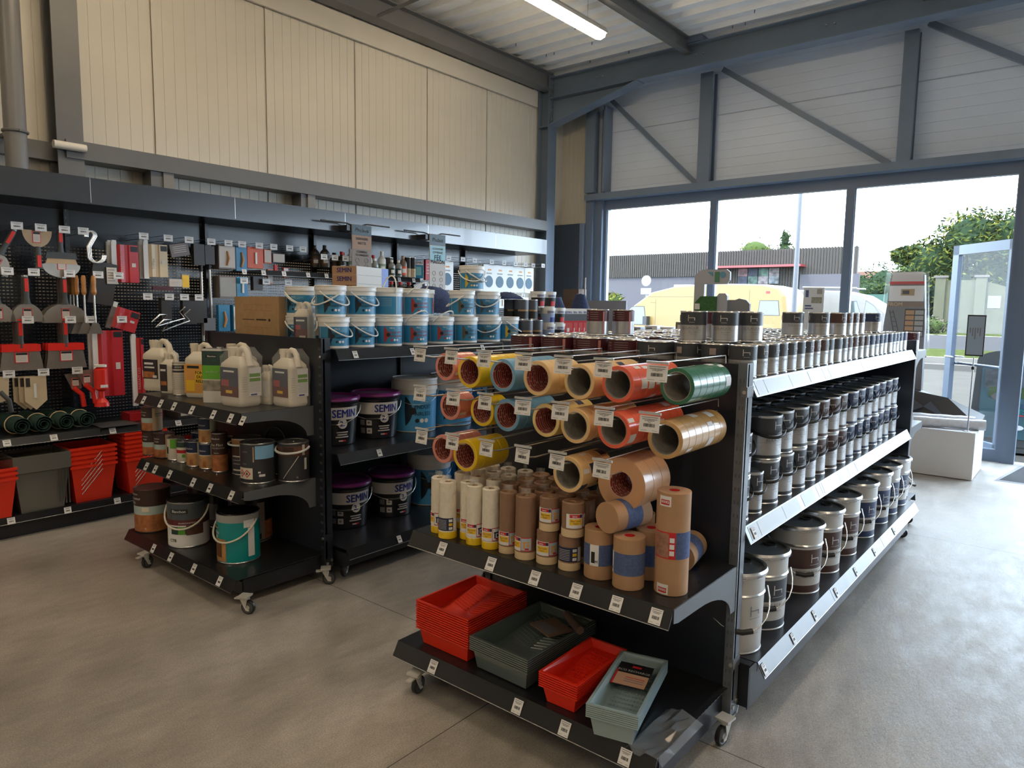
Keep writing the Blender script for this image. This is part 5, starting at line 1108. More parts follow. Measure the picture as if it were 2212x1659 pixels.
# upper row
K_R.place((X0, 1.63, 2.08), 0, 'half-moon taping knife hanging tilted at the upper far left', rot=(rad(-28), 0, 0))
t = thing('taping_knife', 'shiny round spatula hanging upside down with the blade up', 'spatula', (X0, 1.755, 2.075)); m = MB(); flat(m, arc(0, 0, .115, 180, 360, 18, .09), .002, .003, BLADEC); m.build('blade', t)
m = MB(); handle_(m, -.26, -.11); m.box(.011, -.010, -.25, .016, .012, -.17, RED); m.build('handle', t); m = MB(); tagm(m, -.005, -.045, .05, .08); m.build('paper_tag', t)
K_W.place((X0, 1.895, 2.11), 0, 'wide spatula with cream ferrule in the upper row', scale=(1, 1, .88))
def shook(label, dy):
    t = thing('s_hook', label, 'hook', (X0+.02, 2.10+dy, 2.085), 0); m = MB()
    pts = [(0, -.035, -.03)]+[(0, -.0+.03*cos(rad(a))-.005, .0+.03*sin(rad(a))-.015) for a in range(170, -11, -30)]+[(0, -.02, -.10)]+[(0, .03+.05*cos(rad(a)), -.16+.05*sin(rad(a))) for a in range(200, 371, 24)]
    R_ = [[(x+s, y, z) for s in (-.008, .008)] for x, y, z in pts]
    m.tube(pts, .0075, CHROME, 8); m.build('hook_body', t)
shook('chrome S-shaped ladder hook in front of two others', 0); shook('chrome S-shaped ladder hook nearly hidden behind the front one', -.02); shook('chrome S-shaped ladder hook in the middle of three', -.01)
row(K_R, (1.50, 1.67), 1.775, 'round taping knife in the second row', 2); row(K_B, (1.905,), 1.775, 'broad round taping knife in the second row', 3)
def chisel():
    t = thing('wood_handled_brush', '', 'tool'); m = MB(); m.lathe([(0, -.02), (.012, -.022), (.017, -.05), (.015, -.10), (.018, -.14), (.012, -.16), (0, -.16)][::-1], WOODH, 14); m.build('handle', t)
    m = MB(); m.tube([(0, 0, -.16), (0, 0, -.36)], .007, CHROME, 8); m.build('shaft', t); m = MB(); flat(m, [(-.02, -.36), (.02, -.36), (.05, -.44), (-.05, -.44)], .002, .003, BLADE); m.build('blade', t); return t
CH = Proto(chisel)
for i, (dx, y) in enumerate(((0, 2.02), (.03, 2.075), (-.05, 1.99), (-.10, 1.985), (-.15, 1.98))): CH.place((X0+.03+dx, y, 1.80), 0, 'tool with wooden handle and steel shaft, %s of the bunch on one hook' % ORD[i])
row(K_F, (1.62, 1.895), 1.475, 'wide coating knife with red bar', 3, .05)
def trowel():
    t = thing('pointed_trowel', '', 'trowel'); m = MB(); flat(m, [(-.075, 0), (.06, 0), (.06, -.17), (-.01, -.235), (-.075, -.17)], .003, .004, CREAMB); m.box(.004, -.02, -.15, .008, -.004, -.05, WHITEP); m.box(.004, -.065, -.07, .006, -.04, -.01, DKB); m.build('trowel_blade', t); return t
TR = Proto(trowel)
for k in range(3): TR.place((X0-.03*k, 1.70-.025*k, 1.07), 0, 'cream pointed plastic trowel, %s of three nested ones' % ORD[k])
t = thing('hand_pad', 'beige tool with curved dark handle at the far left edge', 'tool', (X0, 1.48, 1.08)); m = MB(); flat(m, [(-.08, 0), (.06, 0), (.05, -.16), (-.08, -.2)], .003, .03, CREAMB); m.build('pad', t); m = MB(); m.tube([(.02, .0, -.1), (.05, .04, -.16), (.04, .05, -.24)], .016, GRIP, 8); m.build('handle', t)
for i, (y, z, r_) in enumerate(((2.0, 1.09, .2), (1.93, 1.07, -.1))):
    t = thing('angle_trowel', 'corner tool with red curved grip, %s of two' % ORD[i], 'trowel', (X0-.02*i, y, z)); m = MB(); flat(m, [(-.05, 0), (.06, .01), (.06, -.11), (.0, -.12)], .003, .004, BLADE); m.build('blade', t)
    m = MB(); m.tube([(.02, .0, -.10), (.03, .05, -.15), (.03, .06, -.24)], .017, RED, 10); m.build('grip', t); m = MB(); tagm(m, .02, -.06, .05, .06); m.build('paper_tag', t)
t = thing('red_bottle', 'red trigger bottle with white side label hanging low', 'bottle', (X0+.08, 2.085, .83)); m = MB(); m.lathe([(0, 0), (.05, 0), (.045, .03), (.022, .06), (.02, .11), (.045, .13), (.045, .27), (.02, .29)], RED, 20); m.build('bottle_body', t); m = MB(); m.lathe([(0, .29), (.042, .29), (.042, .305), (0, .305)][::-1], WHITEP, 16); m.box(.042, -.02, .14, .047, .03, .16, WHITE); m.build('cap', t)
def sleeve(w_, h_, label, y, z, col=REDB, spine=WHITE, rot=0, x=X0, n=1, txt='PARFAIT LISS', cat='blade pack', tw=None):
    for k in range(n):
        t = thing('blade_sleeve', label if n == 1 else label+(', front one', ', second one', ', third one')[k], cat, (x-.05*k, y-.012*k, z), 0); t.rotation_euler = (rad(rot), 0, 0)
        m = MB(); R_ = [(-.012, 0), (.004, .02), (-.004, w_*.35), (-.004, w_*.5), (.006, w_*.55), (.004, w_)]
        m.loft([[(a, b, -.01), (a, b, -h_)] for a, b in R_], col, cap=False, closed=False); m.add([(a-.01, b, zz) for a, b in R_ for zz in (-.01, -h_)], [(2*i, 2*i+1, 2*i+3, 2*i+2) for i in range(5)], col)
        m.build('sleeve', t)
        m = MB(); m.box(-.03, -.035, -h_-.015, -.012, .002, .01, spine); m.box(-.028, -.03, -.02, -.010, .0, .02, WHITEP); m.build('spine', t)
        m = MB(); m.box(.006, w_*.62, -.06, .0075, w_*.97, -.02, BLK); m.box(.006, w_*.66, -h_*.6, .0075, w_*.85, -h_*.5, TAGP); m.ptext(txt, tw or min(.03, h_/9), (.0085, w_*.2, -h_*.62), (0, 0, 1), (0, -1, 0), mat('pale_red_text', C('D08A84'), .5) if col is REDB else GREYTXT); m.build('print', t)
sleeve(.15, .29, 'red sleeve with white spine in the upper row', 2.27, 2.03, n=2); sleeve(.14, .26, 'cream sleeve printed TriFlex beside the red one', 2.50, 2.05, CREAMB, WHITE, n=2, txt='TriFlex')
sleeve(.17, .17, 'tilted red sleeve hanging crooked in the middle', 2.26, 1.57, rot=-18, spine=GREYB); sleeve(.17, .50, 'long red sleeve with white spine, left of the two long ones', 2.11, 1.39, n=2, txt='PARFAIT'); sleeve(.05, .52, 'long red sleeve half hidden behind the cream jug', 2.38, 1.33)
def pack(name, label, y, z, w_, h_, d_, body, card=None, deco=None, rot=0, x=X0, cat='tool pack'):
    t = thing(name, label, cat, (x, y, z)); t.rotation_euler = (rad(rot), 0, 0)
    m = MB(); m.box(-d_, -w_/2, -h_, 0, w_/2, 0, body); m.build('pack_body', t); m = MB()
    if card: m.box(0, -w_*.46, -h_*.94, .0012, w_*.46, -h_*.06, card)
    if deco == 'tool': m.tube([(.006, .0, -h_*.25), (.010, .01, -h_*.55), (.006, -.005, -h_*.85)], [.006, .012, .008], WOODH, 8)
    elif deco == 'text':
        for k in range(4): m.box(.0012, -w_*.35, -h_*(.2+.15*k), .002, w_*.35, -h_*(.24+.15*k), TAGP)
    elif deco == 'brush': m.box(.0012, -.006, -h_*.8, .012, .010, -h_*.25, WHITEP)
    if card or deco: m.build('front', t)
    return t
pack('trowel_bag', 'large dark bag of trowels with a beige label', 2.19, 1.88, .17, .31, .05, DKB, None, rot=-10)
t = thing('card_label', 'beige printed card clipped on the dark trowel bag', 'label', (X0+.012, 2.22, 1.785)); m = MB(); m.box(0, -.035, -.06, .002, .035, .06, TAGP); m.build('card', t); m = MB(); [m.box(.002, -.028, .04-.02*k, .0026, .02, .045-.02*k, GREYTXT) for k in range(5)]; m.build('print', t)
pack('grey_pack', 'pale pack with red patch hanging askew', 2.73, 2.06, .15, .10, .02, GREYB, None, 'text', rot=12)
for i, (y, z, w_, h_) in enumerate(((2.90, 2.07, .09, .17), (2.99, 2.06, .08, .15), (2.80, 1.64, .10, .22), (2.62, 1.63, .08, .2), (2.90, 1.63, .1, .2))):
    pack('black_tool', 'black mixer tool hanging in the shadow, %s of five' % ORD[i], y, z, w_, h_, .05, DKB, None, None)
pack('small_card_pack', 'small cream card pack beside the yellow one', 2.70, 1.78, .10, .06, .02, TAGP, None, 'text'); pack('small_card_pack', 'small clear pack with yellow insert', 2.78, 1.82, .06, .11, .02, GREYL, YELP, None)
t = pack('wine_red_strip', 'wine red flat strip lying behind the card packs', 2.60, 1.72, .16, .03, .02, mat('wine_strip', C('4E1A20'), .4))
for i, (a, b) in enumerate((((2.50, 1.44), (2.76, 1.47)), ((2.53, 1.40), (2.80, 1.45)))):
    t = thing('paint_roller', 'silver paint roller frame lying across the hooks, %s of two' % ('upper', 'lower')[i], 'roller frame', (X0, 0, 0)); m = MB(); (y0, z0), (y1, z1) = a, b
    m.tube([(0, y0, z0), (.01, y0+.06, z0+.06), (0, y0+.12, z0+.06), (0, y0+.05, z0-.03), (0, y1, z1), (0, y1-.04, z1+.05), (.02, y1-.0, z1+.09)], .006, CHROME, 8); m.build('frame_wire', t)
for i, (y, z0, z1) in enumerate(((2.93, 1.28, 1.90), (3.01, 1.36, 1.92))):
    t = thing('extension_pole', 'metal extension pole standing against the perforated panel, %s one' % ('left', 'right')[i], 'pole', (X0-.04, y, z0)); m = MB(); m.tube([(0, 0, 0), (0, -.01*i, z1-z0)], .011, mat('dull_aluminium', (.5, .47, .44), .35, .9), 10); m.build('tube', t); m = MB(); m.lathe([(.013, z1-z0-.05), (.014, z1-z0+.10), (0, z1-z0+.10)], BLACKP, 10, c=(0, -.01*i, 0)); m.build('grip', t)
pack('grey_box', 'grey plastic scraper pack at the foot of the poles', 2.97, 1.47, .10, .14, .03, mat('grey_scraper', C('6D7076'), .4))
for i, a in enumerate(((3.14, 2.08, .15, .20, .12, GREYB, TAGP, 'tool', 'tall pale blister pack with a brush'), (3.27, 2.08, .10, .21, .06, BLUEB, None, 'tool', 'blue blister card in the upper row'), (3.40, 2.08, .15, .18, .05, ORB, None, 'brush', 'orange blister card with white tool'),
      (3.52, 2.07, .07, .12, .03, ORB, TAGP, None, 'small orange and white card'), (3.63, 2.04, .12, .08, .03, GREYB, TAGP, 'text', 'wide pale card pack'), (3.14, 1.82, .15, .18, .12, GREYB, GREYL, None, 'grey boxed blister pack, second row'), (3.27, 1.82, .10, .17, .06, BLUEB, None, 'brush', 'blue blister card, second row'),
      (3.10, 1.58, .10, .22, .04, BLUEB, None, 'tool', 'blue card with orange handled knife, left'), (3.24, 1.58, .12, .22, .07, BLUEB, WHITE, 'tool', 'blue card with orange handled knife, right'), (3.54, 1.90, .05, .13, .02, ORB, TAGP, None, 'narrow orange and white card pointing down'),
      (3.70, 1.92, .05, .09, .02, REDP, WHITE, None, 'small red blister card'), (3.42, 1.83, .09, .12, .05, DKB, None, None, 'dark brown brush handle pack'), (3.60, 1.94, .03, .10, .02, REDP, None, None, 'narrow red tool strip'))):
    pack('blister_pack', '%s on the wall hooks' % a[8], *a[:7], deco=a[7])
# rolled green sheets and bins
GRN = mat('dark_green_felt', C('173630'), .8, noise=.2, nscale=60)
for i, y in enumerate((1.565, 1.695, 1.835, 1.965)):
    t = thing('green_roll', 'dark green rolled sheet with paper band, %s of four on the wall shelf' % ORD[i], 'roll', (-5.56, y, .682+.062)); R = Matrix.Rotation(-pi/2, 4, 'Y')
    pts = [((.062-.0042*k/3)*cos(k*pi/6), (.062-.0042*k/3)*sin(k*pi/6)) for k in range(34)]
    m = MB(); m.M = Matrix.Identity(4); outer = [(yy, zz) for yy, zz in pts]
    m.add([(xx, yy, zz) for yy, zz in outer for xx in (-.40, 0)]+[(xx, yy*.93, zz*.93) for yy, zz in outer for xx in (-.40, 0)], [(2*k, 2*k+1, 2*k+3, 2*k+2) for k in range(len(outer)-1)]+[(2*k+1+2*len(outer), 2*k+2*len(outer), 2*k+2+2*len(outer), 2*k+3+2*len(outer)) for k in range(len(outer)-1)]+[(2*k+1, 2*k+1+2*len(outer), 2*k+3+2*len(outer), 2*k+3) for k in range(len(outer)-1)], GRN, True); m.build('sheet', t)
    m = MB(); m.tube([(-.14, .0635*cos(a), .0635*sin(a)) for a in [2*pi*k/24 for k in range(24)]], .004, BGE, 5, closed=True); m.build('paper_band', t)
t = thing('flat_card', 'flat dark card lying on the wall shelf beside the green rolls', 'card', (-5.62, 2.16, .683)); m = MB(); m.box(-.12, -.12, 0, .12, .14, .004, mat('slate_card', (.07, .07, .075), .5)); m.build('sheet', t)
t = thing('red_carton', 'red and cream carton lying on the wall shelf behind the long sleeves', 'box', (-5.72, 2.42, .683)); m = MB(); m.box(-.1, -.12, 0, .06, .13, .06, REDB); m.build('carton', t); m = MB(); m.box(.06, .0, .01, .0612, .12, .05, TAGP); m.build('print', t)
for i, (y, c) in enumerate(((2.72, 0), (2.98, 1))):
    t = thing('packed_tool_box', 'black boxed tool with white top seen between the shelves, %s' % ('left', 'right')[i], 'box', (-5.65, y, .683)); m = MB(); m.box(-.12, -.11, 0, .12, .11, .15, DKB); m.build('box_body', t); m = MB(); m.box(-.11, -.10, .15, .10, .10, .153, WHITE); m.box(.12, -.09, .02, .1212, .02, .05, TAGP); m.build('print', t)
def bin_(mt, w, l, h, basket=False):
    def fn():
        t = thing('mortar_bin' if not basket else 'roller_bin', '', 'bin'); W, L_ = w/2, l/2
        m = MB(); o = lambda f, z: [(-W*f, -L_*f, z), (W*f, -L_*f, z), (W*f, L_*f, z), (-W*f, L_*f, z)]
        m.loft([o(.78, 0), o(.98, h-.02), o(1.05, h-.018), o(1.05, h), o(.99, h), o(.96, h-.02), o(.77, .006)], mt, cap=False); m.add(o(.78, 0), [(3, 2, 1, 0)], mt); m.add(o(.78, .006), [(0, 1, 2, 3)], mt)
        m.build('bin_body', t); m = MB()
        if basket:
            for k in range(4): m.box(W*1.0, L_*.55+.02*k, h*.1, W*1.02, L_*.55+.008+.02*k, h*.9, mt)
        else: m.tube([(W*.90, -L_*.55, h*.22), (W*1.08, L_*.35, h*.86)], .003, CHROME, 6)
        m.build('wire_handle' if not basket else 'ribs', t); return t
    return Proto(fn)
B1 = bin_(ORANGERED, .30, .30, .27); B2 = bin_(mat('smoky_bin_plastic', (.13, .13, .115), .18, 0, .8, coat=.4), .30, .33, .30, True)
for k in range(5): B1.place((-5.66, 1.98, .156+.033*k), 0, 'orange-red bin with wire handle, %s from the bottom of the middle stack' % ORD[k])
for k in range(7): B1.place((-5.66, 2.35, .156+.033*k), 0, 'orange-red bin with wire handle, %s from the bottom of the right stack' % ORD[k])
for k in range(3): B1.place((-5.66, 2.80, .156+.033*k), rad(4), 'orange-red bin seen under the jug display, %s from the bottom' % ORD[k])
for k in range(3): B1.place((-5.62, 1.34, .156+.033*k), 0, 'orange-red bin cut by the left edge of the view, %s from the bottom' % ORD[k])
for k in range(7): B2.place((-5.64, 1.65, .156+.016*k), 0, 'smoky ribbed bin, %s from the bottom of its stack' % ORD[k], 'nested smoky bins')
# chemical bottles on the high shelf, signs
def bottle(r, h, body, cap, lab, bands=((.1, .5),)):
    def fn():
        t = thing('chemical_bottle', '', 'bottle'); m = MB(); m.lathe([(0, 0), (r*.9, 0), (r, .006), (r, h*.62), (r*.92, h*.70), (r*.35, h*.84), (r*.33, h*.9)], body, 22); m.build('bottle_body', t)
        m = MB(); m.lathe([(r*.40, h*.86), (r*.42, h), (0, h)], cap, 16); m.build('cap', t); m = MB()
        for a, b in bands: m.patch(r+.0005, -1.3, 1.3, h*a, h*b, lab)
        m.patch(r+.0009, -.5, .5, h*.2, h*.4, WHITE); m.build('label', t); return t
    return Proto(fn)
BO = {'white': bottle(.042, .25, WHITEP, WHITEP, mat('pale_green_label', C('8FA596'), .5)), 'red': bottle(.045, .22, DKB, REDP, DKB), 'dark': bottle(.045, .21, DKB, BLACKP, mat('brown_label', C('5A4434'), .5)), 'green': bottle(.035, .17, mat('smoky_bottle', (.2, .22, .22), .2), WHITEP, DKGREEN),
      'orange': bottle(.04, .22, mat('brown_bottle', (.12, .09, .07), .3), mat('beige_cap', C('A88C74'), .4), ORB)}
xb = -5.68
for i, (k, dx, y) in enumerate((('dark', -.1, 4.02), ('dark', -.1, 4.13), ('dark', -.1, 4.24), ('dark', 0, 4.06), ('red', -.02, 4.33), ('red', -.12, 4.42), ('red', -.12, 4.56), ('red', -.12, 4.68), ('red', -.12, 4.80), ('white', .0, 4.42), ('white', .0, 4.53), ('white', .0, 4.64))):
    if y < 4.26: y += .06
    BO[k].place((xb+dx, y, 1.94 if y < 4.3 else 1.886), pi/2-.4, '%s-capped bottle on the high wall shelf, %s from the left' % ({'dark': 'black', 'red': 'red', 'white': 'white'}[k], ORD[i]))
for i, (k, dx, y) in enumerate((('green', 0, 4.42+.22), ('white', -.06, 4.46+.32), ('green', 0, 4.86), ('green', 0, 4.95), ('orange', -.01, 5.02))):
    BO[k].place((xb+.1+dx, y, 1.886), pi/2-.4, '%s bottle on high shelf right of the brown sign, %s from left' % (k, ORD[i]))
can(.033, .21, [(0, .45, CREAMB), (.45, 1, BLK)], TIN, (), [('F', .03, .1, .3, REDP)], name='spray_tin').place((-5.6, 5.093, 1.886), 1.2, 'slim black and cream tin, left of the pair by the blue carton')
can(.033, .21, [(0, .45, CREAMB), (.45, 1, BLK)], TIN, (), [('F', .03, .1, .3, REDP)], name='spray_tin').place((-5.6, 5.162, 1.886), 1.2, 'slim black and cream tin, right of the pair by the blue carton')
can(.055, .20, [(0, 1, DKB)], REDP, name='round_tin').place((-5.72, 4.93, 1.886), 0, 'dark round tin behind the front bottles')
t = thing('blue_carton', 'blue SEMIN carton on the high wall shelf', 'box', (-5.62, 5.245, 1.886), rad(70)); m = MB(); m.box(-.055, -.04, 0, .055, .04, .185, TINT); m.build('carton', t); m = MB(); m.box(-.052, -.041, .14, .052, -.0402, .18, WHITE); m.ptext('SEMIN', .034, (0, -.0418, .16), (1, 0, 0), (0, 0, 1), BLUEP, bold=.02); m.box(-.03, -.041, .03, .03, -.0402, .12, mat('pale_teal_print', C('79B4B8'), .5)); m.build('print', t)
for i in range(4): BO['red'].place((-5.6, 4.75+.12*i, 1.62), 1.2, 'red-capped container below the high shelf, %s from the left' % ORD[i])
t = thing('wall_display_shelf', 'narrow black shelf behind the stacked putty pails', 'shelf', (-5.7, 4.9, 1.60)); m = MB(); m.box(-.28, -.3, 0, .15, .4, .015, BLACK); m.build('board', t)
def sign(y, z0, z1, label, cols, words, lean=0):
    t = thing('hanging_sign', label, 'sign', (-5.36, y, z1)); h = z1-z0; w_ = .115
    m = MB(); m.box(-.003, -w_, -h, .003, w_, 0, cols[0]); m.build('board', t)
    m = MB(); m.box(.003, -w_+.003, -h*.19, .0045, w_-.003, -.003, mat('sign_navy_head', C('173744'), .4)); m.box(.003, -w_+.003, -h*.45, .0045, w_-.003, -h*.20, cols[1])
    for tx, s_, z, mm in words: m.ptext(tx, s_, (.0055, 0, -h*z), (0, 1, 0), (0, 0, 1), mm, bold=.01)
    for k in range(3):
        for s in (-1, 1): m.tube([(.005, s*w_*.45+.022*cos(a), -h*(.66+.11*k)+.022*sin(a)) for a in [2*pi*j/12 for j in range(12)]], .0015, GREYTXT, 4, closed=True)
    m.build('print', t)
    m = MB(); m.box(-.13, -.16, -.06, -.01, -.02-.0, -.01, BLACK); m.tube([(-.07, -.40, .012), (-.07, -.12, .012), (-.05, -.05, -.01), (-.02, .0, -.01), (-.0, .06, .012), (-.0, .34, .012)], .007, BLACK, 6); m.build('hanger_arm', t)
sign(4.30, 1.84, 2.335, 'narrow brown hanging sign board with dark head, left of two', (mat('brown_sign', C('75665A'), .5), mat('brown_sign2', C('8A6A50'), .5)), (('Phebus', .055, .10, WHITE), ('DERNIERE', .032, .26, NAVY), ('NETTE', .032, .34, NAVY), ('CONSEILS', .028, .50, NAVY), ('TECHNIQUES', .026, .56, NAVY)))
sign(5.29, 1.73, 2.335, 'narrow blue hanging sign board reading FEE MAISON, right of two', (mat('pale_sign', C('A8A29C'), .5), mat('blue_sign', C('7FA9B8'), .5)), (('Phebus', .055, .10, WHITE), ('ECONOMIE', .03, .25, ORNG), ('COMBINEE', .03, .31, ORNG), ('FÉE', .07, .40, NAVY), ('MAISON', .055, .47, NAVY)))
# dust masks and gloves further along
BLUED = mat('deep_blue_disc', C('1E5A78'), .5); ORL = mat('orange_logo', C('E09A50'), .5)
def mask():
    t = thing('mask_pack', '', 'mask pack'); m = MB(); m.box(-.03, -.10, -.32, 0, .10, 0, WHITEP); m.build('pack_body', t)
    m = MB(); m.M = Matrix.Translation((.001, 0, -.20)) @ Matrix.Rotation(pi/2, 4, 'Y'); m.lathe([(.070, 0), (.070, .002), (0, .002)], BLUED, 24); m.M = None; m.box(0, -.02, -.07, .0015, .04, -.05, ORL); m.box(0, -.05, -.11, .0015, .05, -.095, GREYL); m.build('front', t); return t
MK = Proto(mask)
for i, y in enumerate((5.80, 6.52, 6.72, 6.92, 7.12, 7.30)):
    for k in range(2): MK.place((-5.72-.05*k, y, 2.10), 0, 'white dust mask pack with blue disc, %s from the left, %s' % (ORD[i], ('front', 'behind it')[k]))
for i, y in enumerate((6.55, 6.78, 7.0, 7.22)): pack('mask_box', 'small white and orange pack hanging under the masks, %s from the left' % ORD[i], y, 1.72, .16, .14, .03, WHITEP, None, 'brush', x=-5.72)
for i, y in enumerate((5.52, 5.60, 5.68)): pack('glove_pack', 'red and white glove pack, %s of three left of the masks' % ORD[i], y, 2.10, .07, .22, .03, REDP, None, 'text', x=-5.74)
for i, (y, z) in enumerate(((5.33, 2.04), (5.36, 1.84))): pack('grey_gun', 'grey applicator gun in its pack, %s one' % ('upper', 'lower')[i], y, z, .12, .2, .05, GREYB, TAGP, 'text', x=-5.74, rot=20)
pack('glove_pack', 'pale packs of gloves under the red ones', 5.60, 1.84, .25, .12, .04, WHITEP, None, 'text', x=-5.74)
for i, y in enumerate((5.55, 5.72, 5.95, 6.15, 6.45, 6.68, 6.9, 7.1, 7.26, 7.35)): whook(y, 2.15, 'wall hook above the mask packs, %s from the left' % ORD[i], x1=-5.62 if i < 9 else -5.53)
for i, y in enumerate((5.8, 6.6, 6.85, 7.1)): whook(y, 1.76, 'wall hook in the lower mask row, %s from the left' % ORD[i])
for i, y in enumerate((3.98, 4.10, 4.22, 4.34)): whook(y, 2.05, 'wall hook in front of the dark bottles, %s from the left' % ORD[i], x1=-5.5)
# far end of the putty gondola: dark tins, small tubs, pouches, work clothes
DT = can(.058, .155, [(0, .5, BLK), (.5, 1, mat('slate_tin_print', C('4A4F58'), .4))], TIN, [(-.7, .8, .42, .50, mat('gold_strip', C('A8845C'), .5), 1)], (), name='dark_tin')
n = 0
for x, y, z in ((-3.36, 4.26, 0), (-3.36, 4.385, 0), (-3.48, 4.30, 0), (-3.48, 4.42, 0), (-3.42, 4.28, 1), (-3.42, 4.40, 1), (-3.54, 4.30, 1)): DT.place((x, y, zt+.156*z), .9, 'dark tin with gold strip beside the small white tubs, %s of seven' % ORD[n]); n += 1
def tub(lab, base):
    def fn():
        t = thing('small_tub', '', 'tub'); r, h = .062, .125; m = MB(); m.lathe([(0, 0), (r*.82, 0), (r*.95, h*.84)], WHITEP, 26); m.build('tub_body', t); m = MB(); m.lathe([(r*.9, h*.83), (r, h*.83), (r, h), (r*.9, h), (r*.88, h-.004), (0, h-.004)], WHITEP, 26); m.build('lid', t)
        m = MB(); R = lambda z: r*(.82+.13*z/.84)+.0008; m.patch(R(.08), -1.4, 1.4, h*.08, h*.62, base, r1=R(.62)); m.patch(R(.1)+.0006, .1, 1.0, h*.1, h*.4, lab, r1=R(.4)+.0006); m.ctext('SEMIN', .024, r*.93+.003, .2, h*.72, BLUEP, bold=.02); m.build('label', t); return t
    return Proto(fn)
TU = {'red': tub(REDP, BLK), 'blue': tub(BLUEP, mat('pale_blue_tub', C('8FA2C8'), .4))}
n = 0
for x, y, z, k in ((-3.36, 4.54, 0, 'blue'), (-3.36, 4.675, 0, 'red'), (-3.36, 4.54, 1, 'blue'), (-3.36, 4.675, 1, 'red'), (-3.40, 4.42+.04, 2.5, 'red'), (-3.40, 4.60, 2.5, 'red'), (-3.50, 4.54, 0, 'red'), (-3.50, 4.54, 1, 'red'), (-3.50, 4.68, 0, 'red'), (-3.50, 4.68, 1, 'red')):
    TU[k].place((x, y, zt+.1255*min(z, 2)), .9, 'small white tub with %s label in the stacked tubs, %s of ten' % (k, ORD[n])); n += 1
def pouch():
    t = thing('filler_pouch', '', 'pouch'); m = MB(); w_, h = .055, .20
    m.loft([[(-w_, -.022, 0), (w_, -.022, 0), (w_, .022, 0), (-w_, .022, 0)], [(-w_, -.022, h*.5), (w_, -.022, h*.5), (w_, .022, h*.5), (-w_, .022, h*.5)]], REDP, cap=False); m.loft([[(-w_, -.022, h*.5), (w_, -.022, h*.5), (w_, .022, h*.5), (-w_, .022, h*.5)], [(-w_*.95, -.016, h*.78), (w_*.95, -.016, h*.78), (w_*.95, .016, h*.78), (-w_*.95, .016, h*.78)]], mat('slate_pouch', C('5A6068'), .3), cap=False)
    m.loft([[(-w_*.95, -.016, h*.78), (w_*.95, -.016, h*.78), (w_*.95, .016, h*.78), (-w_*.95, .016, h*.78)], [(-w_*.9, -.002, h), (w_*.9, -.002, h), (w_*.9, .002, h), (-w_*.9, .002, h)]], WHITEP); m.box(-w_*.7, -.0235, h*.1, w_*.7, -.0225, h*.42, mat('coral_print', C('C8504C'), .5)); m.box(-w_*.2, -.0245, h*.05, w_*.2, -.0235, h*.2, WHITE); m.build('pouch_body', t)
    m = MB(); m.ptext('SEMIN', .026, (0, -.018, h*.84), (1, 0, 0), (0, .1, 1), BLUEP, bold=.02); m.build('print', t); return t
PO = Proto(pouch)
t = thing('display_tray', 'white card display tray under the red pouches', 'tray', (-3.36, 5.0, zt)); m = MB(); m.box(-.06, -.22, 0, .06, .22, .045, WHITE); m.build('tray_body', t)
for i in range(6): PO.place((-3.37, 4.82+.075*i, zt+.046), 1.15, 'red and silver SEMIN powder pouch, %s of six in the tray' % ORD[i])
JEAN = mat('navy_workwear', C('2C3A5C'), .9, noise=.2, nscale=60, bump=.3)
def cloth(name, label, loc, sx, sy, sz, seed):
    random.seed(seed); t = thing(name, label, 'clothes', loc); m = MB(); R_ = []; N_ = 16; nz = 7
    for j in range(nz):
        f = j/(nz-1); s_ = (1-f**2.2*.65); R_.append([(sx*s_*cos(2*pi*k/N_)*random.uniform(.86, 1.12), sy*s_*sin(2*pi*k/N_)*random.uniform(.86, 1.12), sz*f+random.uniform(-.01, .01)*(0 < j)) for k in range(N_)])
    m.loft(R_, JEAN, smooth=True); m.build('folded_cloth', t)
cloth('work_trousers', 'folded navy work trousers on the dark tins', (-3.52, 4.22, zt+.157*2), .10, .16, .045, 1)
cloth('work_trousers', 'folded navy work trousers draped above the stacked pails', (-3.86, 3.75, zt+.2), .12, .24, .19, 2)
cloth('work_trousers', 'bundle of navy trousers behind the small tubs, left', (-3.70, 5.10, zt+.0), .15, .15, .34, 3); cloth('work_trousers', 'bundle of navy trousers behind the small tubs, right', (-3.62, 5.38, zt+.0), .12, .12, .37, 4)
# ================================================================ BY THE WINDOWS AND THE DOOR
PLW = mat('white_laminate', C('D2D4D8'), .35)
t = thing('display_plinth', 'white box plinth standing on the floor by the door', 'plinth', (-1.35, 8.31, 0)); m = MB(); m.box(-.55, -.36, .008, .55, .35, .465, PLW); m.build('box_body', t)
def wrap_roll(label, x, y, z, L_, r, rz):
    t = thing('wrapped_roll', label, 'roll', (x, y, z), rz); random.seed(int(x*100)); m = MB(); R_ = []
    for i in range(12): s_ = random.uniform(.93, 1.06); R_.append([(-L_/2+L_*i/11, r*s_*cos(2*pi*k/16)*random.uniform(.97, 1.03), r*s_*sin(2*pi*k/16)) for k in range(16)])
    m.loft(R_, mat('white_wrapped_film', C('C2C5CC'), .25, noise=.1, nscale=30, coat=.4), smooth=True); m.build('roll_body', t)
wrap_roll('white film-wrapped roll lying on the plinth, front one', -1.05, 8.12, .465+.052, .62, .05, .25); wrap_roll('white film-wrapped roll lying on the plinth, back one', -1.18, 8.30, .465+.056, .66, .054, .15)
t = thing('black_trough', 'black faceted plastic trough tipped on its side on the plinth', 'trough', (-1.42, 8.52, .467)); m = MB(); BT = mat('black_trough_plastic', (.035, .037, .042), .4)
A = [(-.28, -.12, 0), (.60, -.12, 0), (.62, .12, .04), (-.28, .12, .0)]; B = [(-.18, -.06, .34), (.30, -.02, .26), (.62, .10, .10), (-.12, .14, .36)]
